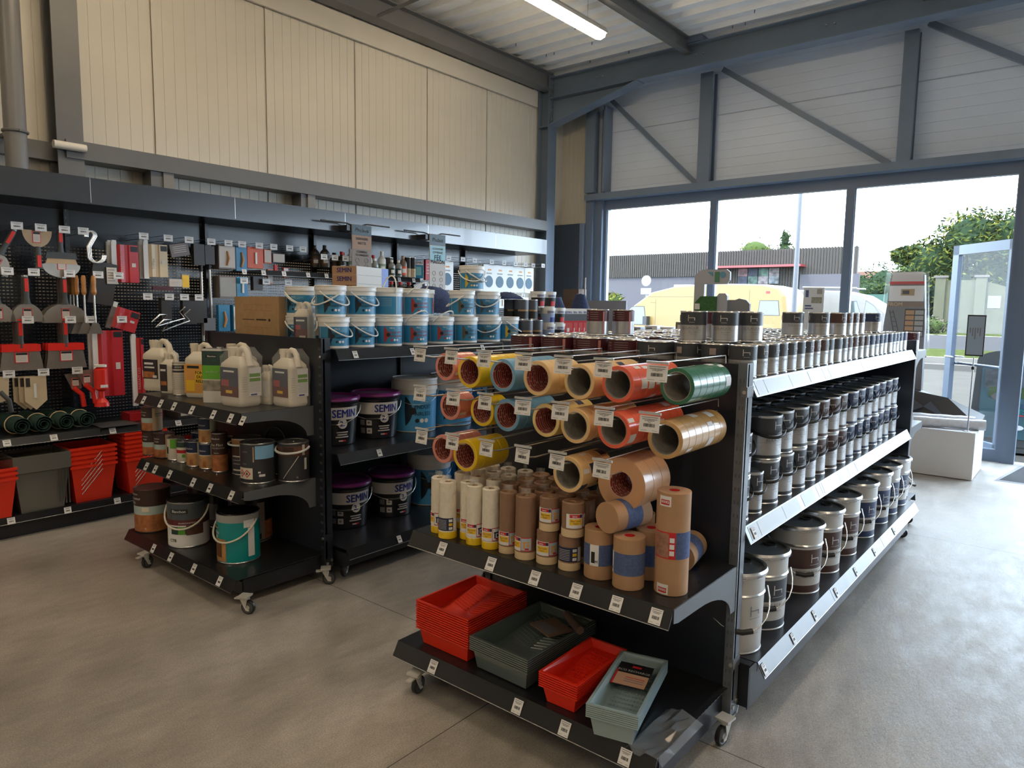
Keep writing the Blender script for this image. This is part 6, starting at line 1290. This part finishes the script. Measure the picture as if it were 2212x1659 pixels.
m.loft([A, B], BT); m.add([(-.16, -.125, .02), (.10, -.125, .16), (-.10, -.10, .30), (.34, -.125, .03), (.16, -.125, .22)], [(0, 1, 2), (1, 3, 4)], mat('black_trough_facet', (.06, .063, .07), .35)); m.build('trough_shell', t)
t = thing('sign_stand', 'small framed sign on a thin pole standing on the plinth', 'sign', (-.875, 8.03, .465)); m = MB(); m.lathe([(0, 0), (.04, 0), (.04, .006), (.008, .012), (.006, .72), (0, .72)], STEEL, 14); m.lathe([(.0, .60), (.014, .60), (.014, .63), (0, .63)], BLACKP, 10); m.build('pole', t)
m = MB(); m.box(-.075, -.006, .73, .075, .006, 1.12, BLACKP); m.box(-.066, -.007, .742, .066, -.0062, 1.108, mat('sign_insert', C('8FA0B4'), .35)); [m.box(-.05+.02*k, -.0076, .95-.03*(k % 3), -.04+.02*k, -.007, 1.0, GREYTXT) for k in range(5)]; m.build('sign_frame', t)
t = thing('floor_mat', 'dark entrance mat with pale border by the door', 'mat', (.2, 8.65, 0)); m = MB(); m.add([(-.84, -.52, 0), (1.4, -.52, 0), (1.4, .50, 0), (-.70, .50, 0), (-.80, -.48, .008), (1.36, -.48, .008), (1.36, .46, .008), (-.66, .46, .008)], [(0, 1, 5, 4), (1, 2, 6, 5), (2, 3, 7, 6), (3, 0, 4, 7)], mat('mat_border', C('77777A'), .7)); m.build('mat_border', t)
m = MB(); m.add([(-.80, -.48, .008), (1.36, -.48, .008), (1.36, .46, .008), (-.66, .46, .008)], [(0, 1, 2, 3)], mat('mat_fibre', (.02, .021, .024), .95, noise=.5, nscale=120, bump=1.)); m.build('mat_pile', t)
# ladder display, poster, logo stand, grey counter
t = thing('ladder_display', 'tall wrapped cardboard display with a ladder drawing by the window', 'display', (-1.60, 8.62, 0)); m = MB(); m.prism([(-.22, 0), (.22, 0), (.20, 1.45), (.16, 2.0), (-.15, 2.0), (-.20, 1.45)], .10, mat('display_grey', C('6C6E74'), .5)); m.build('display_body', t)
m = MB(); y_ = -.0015
m.prism([(-.15, 1.93), (.155, 1.93), (.15, 2.03), (-.14, 2.03)], .002, mat('white_wrap', C('D0CCCC'), .3), org=(0, -.003, 0)); m.box(-.165, -.004, 1.90, .165, -.001, 1.93, REDP); m.box(-.165, -.004, 1.72, .17, -.001, 1.885, WHITE); m.box(-.05, -.006, 1.78, .08, -.004, 1.85, mat('tan_photo', C('A8906A'), .5)); m.box(-.035, -.007, 1.795, .03, -.006, 1.835, BLK)
m.box(-.175, -.004, 1.66, .175, -.001, 1.71, mat('brown_band', C('7A6252'), .5)); m.ptext('FROM', .055, (-.10, -.005, 1.685), (1, 0, 0), (0, 0, 1), mat('tan_text', C('C9B08C'), .5))
m.box(.0, -.004, 1.34, .19, -.001, 1.64, BLK)
for k in range(5): m.box(.01, -.006, 1.35+.057*k, .09, -.004, 1.395+.057*k, mat('copper_swatch', C('B08458'), .5)); m.box(.10, -.006, 1.35+.057*k, .18, -.004, 1.395+.057*k, GREYL)
for s in (0, 1): m.tube([(-.15+.035*s, -.006, 1.62), (-.09+.05*s, -.006, 1.36)], .004, BLK, 4)
for k in range(5): m.tube([(-.145+.012*k, -.006, 1.60-.05*k), (-.11+.015*k, -.006, 1.60-.05*k)], .003, BLK, 4)
m.build('print', t); m = MB(); m.loft([[(-.24, -.02, 1.2), (.24, -.02, 1.2), (.24, .12, 1.2), (-.24, .12, 1.2)], [(-.20, -.02, 2.03), (.20, -.02, 2.03), (.18, .12, 2.04), (-.18, .12, 2.04)]], TRANS, cap=False); m.build('film_wrap', t)
t = thing('poster_stand', 'white printed poster on a slim stand behind the tins', 'poster', (-2.22, 7.5, 0)); m = MB(); m.box(-.01, -.01, 0, .01, .01, 1.4, STEEL); m.box(-.12, -.12, 0, .12, .12, .01, STEEL); m.build('stand', t)
m = MB(); m.box(-.10, -.004, 1.40, .10, .004, 1.835, mat('poster_white', C('D0D4DA'), .4)); m.box(-.08, -.006, 1.74, -.05, -.004, 1.81, SLATE); m.box(-.02, -.006, 1.68, .08, -.004, 1.74, mat('poster_stone', C('8E9288'), .6, noise=.3, nscale=60)); m.box(.03, -.006, 1.77, .08, -.004, 1.82, GREYL); m.box(-.08, -.006, 1.645, -.02, -.004, 1.66, SLATE); m.box(-.08, -.006, 1.62, 0, -.004, 1.632, SLATE); m.build('poster_sheet', t)
GW = mat('display_pale_grey', C('A8ACB6'), .45); TURF = mat('artificial_turf', C('3E6A3C'), .95, noise=.4, nscale=90, bump=1.)
t = thing('logo_display', 'pale grey display with blue and green shapes and a turf sample', 'display', (-3.0, 7.0, 0)); m = MB(); m.prism([(-.28, 0), (-.17, 0), (-.17, 1.86), (.07, 1.86), (.10, 1.90), (.10, 1.98), (.06, 2.01), (-.21, 2.01), (-.28, 1.95)], .03, GW); m.build('head_panel', t)
m = MB(); m.prism([(-.14, 1.985), (-.08, 1.985), (-.08, 1.94)], -.004, mat('logo_blue', C('5E9AB4'), .5)); m.box(-.06, -.004, 1.88, -.01, 0, 1.985, mat('logo_green', C('4F8668'), .5)); m.prism([(.025+.032*cos(a), 1.955+.032*sin(a)) for a in [2*pi*k/20 for k in range(20)]], -.004, MT['logo_blue']); m.build('logo', t)
m = MB(); m.prism([(-.23, 0), (.0, 0), (.0, 1.735), (-.17, 1.735), (-.23, 1.67)], .06, TURF, org=(0, -.08, 0)); m.build('turf_sample', t); m = MB(); m.prism([(.0, 0), (.105, 0), (.105, 1.74), (.085, 1.765), (.02, 1.765), (.0, 1.74)], .04, GW, org=(0, -.06, 0)); m.prism([(.10, 0), (.33, 0), (.33, 1.66), (.29, 1.70), (.22, 1.715), (.18, 1.70), (.10, 1.70)], .03, mat('display_mid_grey', C('7E8088'), .5), org=(0, -.03, 0)); m.build('side_panel', t)
m = MB(); m.box(-.22, -.1, 1.60, -.17, -.085, 1.66, WHITE); m.build('sample_label', t)
t = thing('grey_counter', 'low grey counter with raised back plate near the corner column', 'counter', (-4.7, 7.9, 0)); m = MB(); m.box(-.88, -.45, 0, 1.1, .45, 1.28, GW); m.build('counter_body', t); m = MB(); m.box(-.92, .38, 1.28, -.14, .41, 1.70, mat('grey_plate', C('75767E'), .5)); m.build('back_plate', t)
for i, (x, w_, h_, mm) in enumerate(((-4.05, .16, .12, WHITE), (-3.86, .14, .11, WHITE), (-4.25, .12, .10, GW))):
    t = thing('white_carton', 'small white carton on the grey counter, %s from the right' % ORD[2-i], 'box', (x, 7.6, 1.281)); m = MB(); m.box(-w_/2, -.08, 0, w_/2, .08, h_, mm); m.build('carton', t); m = MB(); m.box(-w_*.4, -.0815, .02, w_*.1, -.0805, h_-.02, mat('grey_blue_print', C('7C8894'), .5)); m.build('print', t)
t = thing('notice_card', 'small framed notice standing on the grey counter', 'notice', (-3.68, 7.6, 1.281)); m = MB(); m.box(-.09, -.01, 0, .09, .01, .17, mat('olive_frame', C('6C6A4C'), .5)); m.build('frame', t); m = MB(); m.box(-.065, -.012, .015, .06, -.0102, .14, mat('notice_sheet', C('C4B9AC'), .6)); m.build('sheet', t)
t = thing('wooden_crate', 'brown wooden crate with pale rods in the corner', 'crate', (-5.76, 8.42, 0)); m = MB(); m.box(-.13, -.1, 0, .13, .1, 1.86, mat('dull_wood', C('5E4C40'), .7)); m.build('crate_body', t); m = MB(); m.tube([(.17, 0, 0), (.17, 0, 2.02)], .012, GREYL, 8); m.build('rod', t)
t = thing('black_bucket', 'black bucket top showing in the corner behind the trousers', 'bucket', (-5.95, 8.1, 0)); m = MB(); m.lathe([(0, 1.3), (.12, 1.3), (.15, 1.72), (.16, 1.72), (.16, 1.74), (.14, 1.74)], BLACKP, 24); m.box(-.2, -.2, 0, .2, .2, 1.3, GW); m.build('bucket_body', t)
# ================================================================ OUTSIDE
ASPH = mat('sunlit_paving', (.066, .061, .054), .95, 0, .0, noise=.06, nscale=1.5); ROADM = mat('road_asphalt', (.046, .044, .045), .95, 0, .0, noise=.05, nscale=1); GRASS = mat('grass', (.040, .048, .016), .95, 0, .0, noise=.35, nscale=3)
m = MB(); m.add([(-60, YW+.13, -.06), (40, YW+.13, -.06), (40, 31, -.06), (-60, 31, -.06)], [(0, 1, 2, 3)], ASPH); o = struct('trim_30', m); o.name = 'ground'; tag(o, 'pale sunlit paving outside the windows', 'paving'); o['kind'] = 'structure'
def strip(name, y0, y1, mt, label, cat, z=-.06): m = MB(); m.add([(-60, y0, z), (40, y0, z), (40, y1, z), (-60, y1, z)], [(0, 1, 2, 3)], mt); o = m.build(name); tag(o, label, cat); o['kind'] = 'structure'
strip('grass_verge', 31, 38, GRASS, 'strip of grass between paving and road', 'grass', -.055); strip('road', 38, 62, ROADM, 'pale asphalt road beyond the paving', 'road'); strip('far_verge', 62, 130, GRASS, 'grass beyond the road', 'grass', -.055)
m = MB(); m.box(-60, 24.0, -.06, 40, 24.3, .10, mat('kerb_stone', (.06, .056, .05), .9)); o = m.build('kerb'); tag(o, 'pale kerb running across the paving', 'kerb'); o['kind'] = 'structure'
t = thing('advert_board', 'grey pavement advertising board with blue poster outside the door', 'sign', (-.72, 10.25, -.05), 0); t.rotation_euler = (rad(-10), 0, rad(4)); m = MB(); FRM = mat('board_frame', (.05, .055, .055), .45)
top_ = [(.36*cos(a), 1.10+.13*sin(a)) for a in [pi*k/12 for k in range(13)]]
m.prism([(-.40, .0), (.40, .0)]+top_+[], .05, FRM); m.build('board_frame', t)
m = MB(); m.box(-.30, -.006, .16, .30, 0, 1.02, mat('poster_cyan', (.05, .11, .13), .25, noise=.15, nscale=3)); m.box(-.27, -.008, .76, .28, -.006, .99, mat('poster_house', (.07, .08, .09), .4, noise=.4, nscale=14)); m.box(-.22, -.009, .66, .16, -.0075, .78, mat('poster_green', (.05, .09, .025), .4, noise=.3, nscale=12))
m.prism([(-.06+.13*cos(a), .66+.055*sin(a)) for a in [2*pi*k/18 for k in range(18)]], -.010, mat('poster_tub', (.12, .11, .10), .4)); m.ptext('OFFRE', .07, (.06, -.012, .56), (1, 0, 0), (0, 0, 1), SLATE, bold=.01); m.ptext('20 FUTS', .08, (.03, -.012, .49), (1, 0, 0), (0, 0, 1), TEAL, bold=.02)
m.box(-.02, -.011, .44, .2, -.01, .452, REDP); m.prism([(.10+.06*cos(a), .30+.03*sin(a)) for a in [2*pi*k/16 for k in range(16)]], -.010, WHITE); m.prism([(-.04+.06*cos(a), .26+.03*sin(a)) for a in [2*pi*k/16 for k in range(16)]], -.010, WHITE); m.prism([(.12+.075*cos(a), 1.12+.075*sin(a)) for a in [2*pi*k/20 for k in range(20)]], -.008, mat("badge_white", (.12, .13, .13), .4)); m.build('poster', t)
m = MB(); m.box(-.40, -.10, 0, .40, .18, .05, FRM); m.build('foot', t)
t = thing('wooden_bin', 'orange-brown wooden bin outside right of the door post', 'bin', (-.30, 10.9, -.05)); m = MB(); m.box(-.3, -.2, .12, .3, .2, .72, mat('red_wood', (.08, .034, .017), .6)); m.box(-.3, -.21, .38, .3, -.2, .39, GREYL); m.build('bin_body', t); m = MB(); [m.box(a, -.18, 0, a+.05, -.13, .12, BLACKP) for a in (-.28, .23)]; m.build('feet', t)
def van(label, x0, x1, y0, y1, prof, col, wins, wheels, extra=None):
    t = thing('van', label, 'van', ((x0+x1)/2, (y0+y1)/2, -.06)); K = (x0+x1)/2; D = (y1-y0)/2
    n = len(prof); cx = sum(p[0] for p in prof)/n; cz = sum(p[1] for p in prof)/n; m = MB(); R_ = []
    for y, s_ in ((-D, .955), (-D+.06, .99), (-D+.18, 1), (D-.18, 1), (D-.06, .99), (D, .955)): R_.append([((px-cx)*s_+cx-K, y, (pz-cz)*s_+cz) for px, pz in prof])
    m.loft(R_, col, smooth=False); m.build('van_body', t)
    for p in wins: m = MB(); m.prism([(a-K, b) for a, b in p], -.012, mat('van_glass', (.03, .045, .05), .05, 0, 1.), org=(0, -D+.004, 0)); m.prism([((a-K-sum(q[0]-K for q in p)/len(p))*1.06+sum(q[0]-K for q in p)/len(p), (b-sum(q[1] for q in p)/len(p))*1.08+sum(q[1] for q in p)/len(p)) for a, b in p], -.006, BLACKP, org=(0, -D+.004, 0)); m.build('side_window', t)
    for wx in wheels: m = MB(); m.M = Matrix.Translation((wx-K, -D-.01, .34)) @ Matrix.Rotation(pi/2, 4, 'X'); m.lathe([(0, .03), (.2, .03), (.21, .01), (.33, .02), (.34, -.18), (0, -.18)], [STEEL, STEEL, BLACKP, BLACKP, BLACKP], 24); m.build('wheel', t)
    if extra: extra(t, K, D)
    return t
YV = mat('yellow_van_paint', (.165, .105, .028), .35); WV = mat('white_van_paint', (.13, .122, .112), .3)
def ex(t, K, D):
    m = MB(); m.box(-11.35-K, -.4, 2.40, -10.75-K, .4, 2.50, WV); m.build('roof_hatch', t)
    m = MB(); LN = mat('van_seam', (.07, .045, .014), .5)
    for a, b in (((-12.9, 1.35), (-12.9, .6)), ((-11.7, .6), (-11.7, 2.0)), ((-8.45, .6), (-8.45, 2.3)), ): m.box(a[0]-K-.008, -D-.001, a[1], b[0]-K+.008, -D+.004, b[1], LN)
    m.box(-12.2-K, -D-.001, 2.06, -9.2-K, -D+.004, 2.075, LN); m.box(-11.9-K, -D-.001, 1.86, -11.7-K, -D+.004, 1.875, LN); m.build('body_seam', t); m = MB(); m.box(-7.93-K, -D-.012, 2.18, -7.82-K, -D+.01, 2.25, REDP); m.build('side_lamp', t)
    m = MB(); m.box(-12.05-K, -D-.25, 1.1, -11.9-K, -D-.02, 1.4, BLACKP); m.build('wing_mirror', t)
van('yellow delivery van parked outside behind the left windows', -13.4, -7.2, 22, 24, [(-13.4, .35), (-7.25, .35), (-7.2, 1.2), (-7.32, 2.1), (-7.55, 2.36), (-8.0, 2.46), (-9.5, 2.50), (-11.0, 2.42), (-11.9, 2.22), (-12.6, 1.75), (-13.1, 1.38), (-13.35, 1.1)], YV,
    [[(-12.75, 1.12), (-12.05, 1.12), (-12.15, 1.72), (-12.55, 1.72), (-12.80, 1.45)], [(-8.15, 1.52), (-7.50, 1.52), (-7.55, 1.95), (-8.1, 1.95)]], (-12.4, -8.3), ex)
van('white van with roof rails parked behind the right windows', -8.5, -4.85, 26, 27.9, [(-8.5, .4), (-4.9, .4), (-4.85, 1.0), (-5.05, 1.35), (-5.75, 1.95), (-6.2, 2.22), (-6.8, 2.36), (-8.4, 2.40), (-8.5, 2.2)], WV,
    [[(-6.55, 1.55), (-6.15, 1.55), (-6.3, 2.0), (-6.55, 2.0)], [(-6.05, 1.55), (-5.55, 1.55), (-5.75, 1.85), (-6.0, 2.02)]], (-8.0, -5.4), lambda t, K, D: (lambda m: (m.tube([(-8.2-K, -.6, 2.5), (-6.4-K, -.6, 2.46)], .03, WV, 6), m.tube([(-8.2-K, .6, 2.5), (-6.4-K, .6, 2.46)], .03, WV, 6), m.build('roof_rail', t)))(MB()))
van('pale car whose roof shows between the two vans', -9.3, -7.4, 28.2, 29.8, [(-9.3, .4), (-7.4, .4), (-7.4, 1.0), (-7.7, 1.55), (-8.9, 1.6), (-9.3, 1.2)], mat('pale_blue_car', (.09, .10, .12), .3), [[(-8.9, 1.15), (-7.75, 1.15), (-7.85, 1.5), (-8.8, 1.5)]], (-9.0, -7.8)).name = 'car'
# slatted building
t = thing('slatted_building', 'long low building clad in dark vertical slats across the car park', 'building', (-18, 40, -.06)); K = 18; m = MB(); m.prism([(-27+K, .12), (-9.75+K, .12), (-12.2+K, 8), (-27+K, 8)], 5.0, mat('facade_mauve_grey', (.048, .044, .052), .8), U=(1, 0, 0), V=(0, 1, 0), W=(0, 0, 1)); m.build('wall', t)
m = MB(); x = -27; SLD = mat('dark_slat', (.020, .014, .010), .8)
m.box(-27+K, .06, 3.62, -17.5+K, .11, 5.02, mat('pale_slat_back', (.11, .10, .09), .8)); m.box(-17.5+K, .06, 1.0, -9.75+K, .11, 5.02, MT['pale_slat_back'])
while x < -9.8: z0 = 3.62 if x < -17.5 or x > -12.6 and False else 1.6; m.box(x+K, -.02, z0, x+K+.085, .06, 5.05, SLD); x += .15
m.build('slat_screen', t, kind='stuff')
m = MB(); m.box(-17.6+K, -.9, 4.02, -12.35+K, -.0, 4.14, mat('red_beam', (.16, .02, .02), .5)); m.build('red_beam', t)
m = MB(); m.box(-12.6+K, -.1, 1.0, -9.6+K, -.03, 3.62, MT['facade_mauve_grey']); m.build('grey_panel', t)
random.seed(4); m = MB()
for i in range(4):
    for j in range(2): m.box(-16.05+K+.59*i, -.12, 3.15-.0+.44*j-.02, -16.05+K+.59*i+.55, -.04, 3.56+.44*j, mat('mural_%d' % ((i*3+j*2) % 5), ((.015, .018, .03), (.11, .09, .09), (.10, .05, .05), (.04, .07, .055), (.09, .095, .10))[(i*3+j*2) % 5], .7, noise=.7, nscale=5))
m.build('mural_panels', t)
t = thing('street_lamp', 'tall pale lamp post standing outside the middle window', 'lamp post', (-5.14, 16, -.06)); m = MB(); m.tube([(0, 0, 0), (0, 0, 8)], [.062, .03], mat('pale_post', (.07, .072, .082), .5), 12); m.build('post', t); m = MB(); m.box(-.12, -.12, 0, .12, .12, .03, MT['pale_post']); m.build('base_plate', t)
t = thing('road_sign', 'round white road sign on a post left of the yellow van', 'sign', (-17.0, 31, -.06)); m = MB(); m.tube([(0, 0, 0), (0, 0, 2.4)], .05, WV, 8); m.build('post', t); m = MB(); m.M = Matrix.Translation((0, -.06, 3.0)) @ Matrix.Rotation(pi/2, 4, 'X'); m.lathe([(.26, 0), (.26, .02), (0, .02)], WV, 20); m.M = None; m.box(-.28, -.08, 2.35, .28, -.05, 2.65, WV); m.build('sign_face', t)
def leaves(m, c, rad_, n, s_, mts, seed, flat_=1.):
    random.seed(seed)
    for i in range(n):
        a, b = random.uniform(0, 2*pi), math.acos(random.uniform(-1, 1)); q = random.uniform(.62, 1.05)
        p = Vector((c[0]+rad_[0]*q*sin(b)*cos(a), c[1]+rad_[1]*q*sin(b)*sin(a), c[2]+rad_[2]*q*cos(b)))
        u = Vector((random.uniform(-1, 1), random.uniform(-1, 1), random.uniform(-.5, 1))).normalized()*s_*random.uniform(.6, 1.5); v = Vector((random.uniform(-1, 1), random.uniform(-1, 1), random.uniform(-1, 1))); v = (v-u*(v.dot(u)/u.dot(u))).normalized()*s_*.32
        m.add([p-u-v*.3, p-u*.1+v, p+u, p-u*.1-v], [(0, 1, 2, 3)], mts[i % len(mts)])
LG = [mat('leaf_yellow_green', (.085, .088, .014), .9, 0, .1), mat('leaf_mid_green', (.036, .052, .014), .9, 0, .1), mat('leaf_deep_green', (.014, .026, .012), .9, 0, .1)]
BARK = mat('bark', (.08, .06, .045), .9)
def tree(label, x, y, blobs, n, s_, mts, seed, h, name='tree'):
    t = thing(name, label, 'tree' if name == 'tree' else 'hedge', (x, y, -.06)); m = MB(); m.tube([(0, 0, 0), (.1, 0, h*.4), (0, 0, h*.7)], [h*.03, h*.024, h*.01], BARK, 8); m.build('trunk', t)
    m = MB()
    for i, (c, r_) in enumerate(blobs):
        leaves(m, c, r_, n, s_, mts, seed+i)
        P = [[(c[0]+r_[0]*.72*cos(a)*cos(e), c[1]+r_[1]*.72*sin(a)*cos(e), c[2]+r_[2]*.72*sin(e)) for a in [2*pi*k/10 for k in range(10)]] for e in [rad(-80+32*j) for j in range(6)]]; m.loft(P, mts[-1], smooth=True)
    m.build('crown', t, kind='stuff')
tree('large yellow-green conifer with feathery branches behind the pale wall', -10.5, 79, [((-2.2, 0, 6.2), (3.0, 3, 2.6)), ((1.0, 0, 8.4), (3.2, 3, 3.0)), ((4.2, 0, 8.2), (3.2, 3, 3.0)), ((-4.2, 0, 7.2), (1.6, 1.6, .9)), ((-.5, 0, 3.8), (3.4, 3, 3.0)), ((3.5, 1, 5.0), (3.6, 2.6, 3.2)), ((-3.2, 0, 2.6), (2.4, 2, 2.6)), ((7.5, 0, 7.6), (3, 3, 3.2)), ((7.5, 0, 4.0), (3, 3, 3.2))], 1500, .30, LG, 10, 9)
tree('clipped hedge left of the large conifer', -15.7, 72, [((-1.6, 0, 3.2), (1.7, 1.6, 2.6)), ((.4, 0, 3.6), (1.9, 1.6, 2.6)), ((2.2, 0, 3.4), (1.8, 1.6, 2.6))], 420, .22, LG[1:], 40, 4, name='hedge')
tree('small leafy treetop above the slatted building, left', -19.0, 50, [((0, 0, 5.8), (1.3, 1, .95)), ((-.9, 0, 5.5), (.6, .6, .5)), ((.9, 0, 5.6), (.6, .6, .6))], 130, .16, LG[:2], 60, 7)
tree('small pointed treetop above the slatted building, right', -16.9, 50, [((0, 0, 5.6), (.7, .7, .7)), ((0, 0, 6.5), (.35, .35, .7))], 140, .15, LG[1:], 70, 7)
tree('low bushes before the pale wall', -10.9, 66, [((-1, 0, .8), (1.4, 1, 1.0)), ((.6, 0, .6), (1.2, 1, .8))], 260, .2, [mat('dry_shrub', (.06, .05, .028), .9), LG[1]], 80, 1, name='hedge')
tree('bright green shrub at the left edge of the first window', -19.6, 31.5, [((0, 0, 1.4), (.9, .6, 1.0)), ((-.4, 0, 2.6), (.4, .4, .8)), ((.5, 0, 2.0), (.5, .4, .5))], 150, .16, LG[:1]+LG[:2], 90, 2.2, name='shrub')
t = thing('green_gate', 'green solid fence beyond the white van', 'fence', (-13.3, 64, -.06)); m = MB(); m.box(-2.2, 0, .2, 2.0, .1, 3.1, mat('fence_green', (.012, .05, .035), .6)); m.build('fence_panel', t); m = MB(); [m.box(a, -.05, 0, a+.1, .15, 3.2, mat('fence_green', (0, 0, 0))) for a in (-2.2, 0, 1.9)]; m.build('post', t)
tree('trimmed green hedge above the green fence', -13.6, 66, [((-1.4, 0, 3.4), (1.4, 1, 1.0)), ((.6, 0, 3.4), (1.6, 1, 1.0))], 300, .18, LG[1:], 95, 3, name='hedge')
t = thing('tiled_house', 'low house with an orange tiled roof far behind the hedge', 'house', (-19.5, 90, -.06)); m = MB(); m.box(-3, 0, 0, 3.4, 4, 5.0, mat('house_wall', (.09, .08, .07), .8)); m.build('wall', t); m = MB(); m.prism([(-3.4, 5.0), (3.8, 5.0), (3.2, 6.3), (-2.4, 6.3)], 4, mat('roof_tile', (.12, .06, .04), .8)); m.build('roof', t)
SW = mat('pale_lime_render', (.072, .070, .046), .85, 0, .1, noise=.08, nscale=1.2)
t = thing('pale_wall_house', 'pale rendered building with pillars across the road', 'building', (-8, 70, -.06)); K = 8; m = MB(); m.prism([(-10.6+K, 0), (-3+K, 0), (-3+K, 3.1), (-5.5+K, 3.75), (-7.6+K, 4.4), (-10.6+K, 4.4)], 4, SW); m.build('wall', t)
for a in (-10.8, -7.9):
    m = MB(); m.box(a+K, -.3, 0, a+K+.75, .2, 4.62, SW); m.box(a+K-.12, -.4, 4.62, a+K+.87, .3, 4.80, mat('pillar_cap', (.07, .06, .05), .8)); m.build('pillar', t)
m = MB(); m.box(-7.0+K, -.05, 2.1, -6.1+K, 0, 3.1, mat('notice_board', (.12, .12, .125), .5)); m.build('notice_board', t); m = MB(); m.box(-5.9+K, -.08, 2.0, -5.4+K, 0, 3.0, mat('niche_wood', (.06, .05, .035), .7)); m.build('shutter', t); m = MB(); m.box(-9.3+K, -.03, 0, -9.22+K, 0, 4.4, mat('wall_seam', (.035, .035, .03), .8)); m.build('seam', t)
